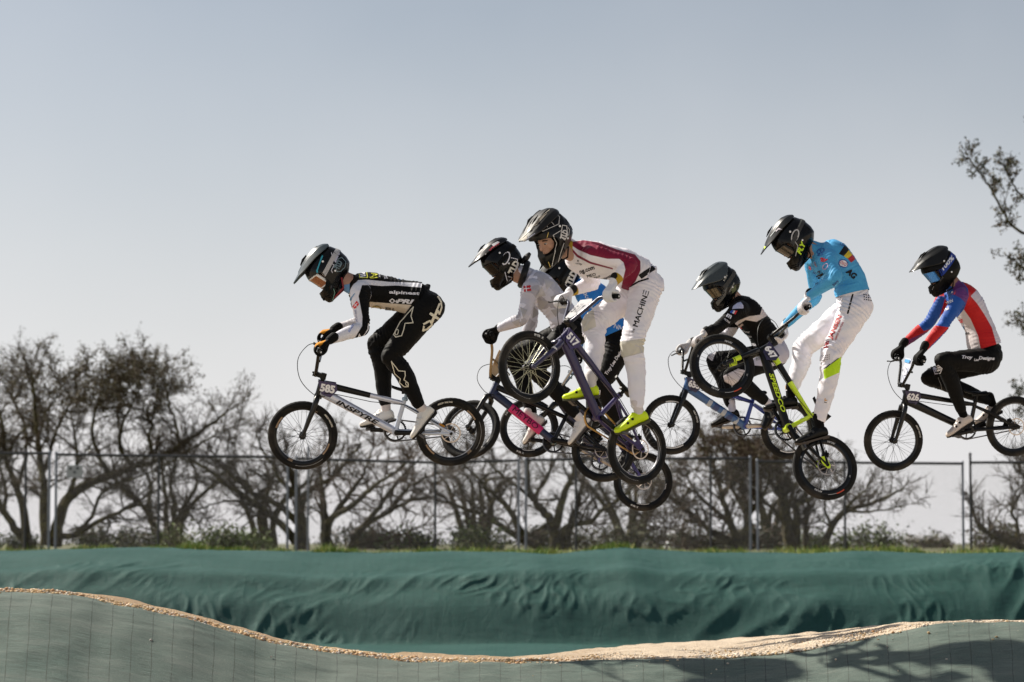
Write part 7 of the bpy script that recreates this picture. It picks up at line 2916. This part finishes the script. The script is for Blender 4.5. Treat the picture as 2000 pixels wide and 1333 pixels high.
rider(6, dict(
    label='person in light blue jersey with black, yellow and red band, white trousers', shift=-0.08, hd=(1555, 470), pitch=38, chest=0.148, nk=(1594, 491), ch=(1627, 511), md=(1657, 542), pv=(1668, 588), rump=(1675, 600),
    shL=(1617, 508), elL=(1632, 543), shR=(1590, 510), elR=(1592, 578), hipL=(1671, 602), hipR=(1660, 606), knL=(1625, 692), knR=(1569, 680), elw=0.30, knw=0.15,
    heelL=(1636, 830), toeL=(1567, 850), heelR=(1530, 794), toeR=(1468, 802), glove=((0.72, 0.70, 0.74), (0.66, 0.64, 0.66), (0.014, 0.014, 0.014)),
    shoe=(0.014, 0.014, 0.015), sole=(0.06, 0.045, 0.035), dial=(0.04, 0.04, 0.04), sock=(0.018, 0.018, 0.02), pant=(0.81, 0.79, 0.85), jersey=(0.07, 0.36, 0.66), pant_rough=0.7, pant_fold=0.011,
    leg_r=(0.115, 0.102, 0.086, 0.074, 0.068, 0.058, 0.045),
    pant_regs=[(z(*C4, (1022, 898), (1118, 825), (1124, 905), (1028, 948)), (0.50, 0.78, 0.02), ['legL'])],
    jersey_regs=[([(1566, 490), (1592, 482), (1590, 512), (1576, 516)], (0.012, 0.012, 0.02), ['none'])],
    jersey_prints=P6j, pant_prints=P6p, shell_prints=P6h, visor_prints=P6v,
    helmet=dict(shell=(0.012, 0.013, 0.014), visor=(0.020, 0.024, 0.026), rough=0.28, narrow=True, goggles=dict(lens=(0.06, 0.05, 0.04), frame=(0.03, 0.03, 0.03), strap=(0.05, 0.05, 0.05)))))


def P7j(p):
    Z4 = ((1760, 470), 0.1276)
    p.poly(z(*Z4, (775, 780), (800, 775), (780, 835), (750, 840)), W8)
    p.poly(z(*Z4, (800, 775), (845, 768), (825, 828), (780, 835)), (0.6, 0.05, 0.09))
    p.text('WIN', 1855, 590, 6, 25, W8, w=14, shear=0.2, bold=0.04)
    p.text('Maf', 1849, 604, 5.5, 28, W8, w=10, bold=0.05)
    p.text('PRE', 1874, 628, 7, 14, (0.5, 0.01, 0.02), w=14, bold=0.06)
    p.text('CYN', 1877, 641, 9, 14, (0.10, 0.28, 0.55), w=13)
    p.text('PARTNER', 1885, 653, 4, 16, INK, w=19, bold=0.03)
    p.text('A', 1866, 622, 5, 20, (0.05, 0.2, 0.4), w=4)
    p.line([(1921, 585), (1924, 591)], 2.0, (0.02, 0.08, 0.25))
    p.poly([(1924, 592), (1927, 592), (1929, 599), (1926, 597)], (0.35, 0.01, 0.02))


def P7p(p):
    p.text('Troy', 1889, 699, 8.5, -2, W8, w=21, shear=0.2, bold=0.035)
    p.text('Lee', 1907, 703, 5, 0, W8, w=9, shear=0.2)
    p.text('Designs', 1927, 701, 8.5, -2, W8, w=31, shear=0.2, bold=0.035)
    p.text('TLD', 1831, 722, 8, 22, W8, w=13, bold=0.06)
    p.line([(1822, 720), (1833, 714), (1840, 720), (1837, 729), (1826, 731)], 1.5, W8, True)
    p.line([(1832, 738), (1838, 752), (1840, 764)], 0.8, (0.25, 0.25, 0.25))


def P7s(p):
    p.text('100%', 1851, 514, 8.2, 48, (0.68, 0.72, 0.78), w=34, shear=0.25, bold=0.03)


def P7h(p):
    p.text('FOX', 1839, 545, 3, 55, (0.12, 0.12, 0.12), w=10)
    p.line([(1821, 566), (1824, 560)], 1.2, (0.15, 0.15, 0.15))


def P7v(p):
    p.poly([(1801, 506), (1808, 505), (1814, 499), (1822, 500), (1814, 505), (1806, 510)], (0.006, 0.006, 0.006))


BLU = (0.015, 0.085, 0.36)
CR6 = C6
rider(7, dict(
    label='person in red, white and blue jersey and black trousers, seated at the right end', hd=(1841, 529), pitch=20, nk=(1864, 560), ch=(1888, 592), md=(1910, 634), pv=(1925, 684), rump=(1932, 696), shift=0.06, scale=0.97,
    shL=(1876, 580), elL=(1842, 636), shR=(1850, 576), elR=(1812, 634), hipL=(1928, 704), hipR=(1922, 704), knL=(1842, 706), knR=(1816, 738), elw=0.28, knw=0.15,
    heelL=(1892, 812), toeL=(1838, 846), heelR=(1950, 806), toeR=(1896, 836), glove=((0.014, 0.014, 0.014), (0.012, 0.012, 0.012), (0.014, 0.014, 0.015)), skin=skin_dark,
    shoe=(0.56, 0.50, 0.46), sole=(0.015, 0.015, 0.015), dial=(0.012, 0.012, 0.012), sock=(0.014, 0.014, 0.014), pant=(0.0125, 0.0125, 0.013), jersey=(0.48, 0.008, 0.010),
    jersey_regs=[(z(*CR6, (655, 330), (692, 292), (760, 330), (850, 590), (795, 590), (770, 500), (730, 430), (690, 370)), (0.58, 0.55, 0.64), ['torso']),
                 (z(*CR6, (612, 395), (560, 440), (600, 620), (710, 620), (695, 545), (655, 455)), (0.64, 0.58, 0.58), ['torso']),
                 (z(*CR6, (560, 240), (590, 225), (640, 290), (645, 330), (620, 400), (540, 500), (440, 485), (500, 350), (480, 330)), BLU, ['armL', 'torso']),
                 (z(*CR6, (590, 235), (625, 275), (645, 330), (630, 370), (600, 340), (560, 320), (550, 290)), (0.13, 0.035, 0.18), ['armL', 'torso']),
                 (z(*CR6, (480, 330), (520, 330), (470, 500), (400, 520), (370, 480)), BLU, ['armR']),
                 (z(*CR6, (525, 515), (560, 480), (480, 600), (410, 640), (440, 600)), BLU, ['armL']),
                 (z(*CR6, (300, 575), (420, 520), (400, 560), (300, 630)), (0.16, 0.03, 0.12), ['armR']),
                 (z(*CR6, (500, 300), (550, 260), (570, 330), (530, 400), (500, 390)), BLU, ['torso'])],
    jersey_prints=P7j, pant_prints=P7p, shell_prints=P7h, visor_prints=P7v, strap_prints=P7s, hem=0.12, pant_top=0.22,
    helmet=dict(shell=(0.012, 0.012, 0.012), visor=(0.018, 0.018, 0.018), rough=0.45, coat=0.05, vrough=0.45, goggles=dict(lens=(0.03, 0.20, 0.60), frame=(0.012, 0.012, 0.014), strap=(0.015, 0.045, 0.28), w=0.052, rise=0.115))))
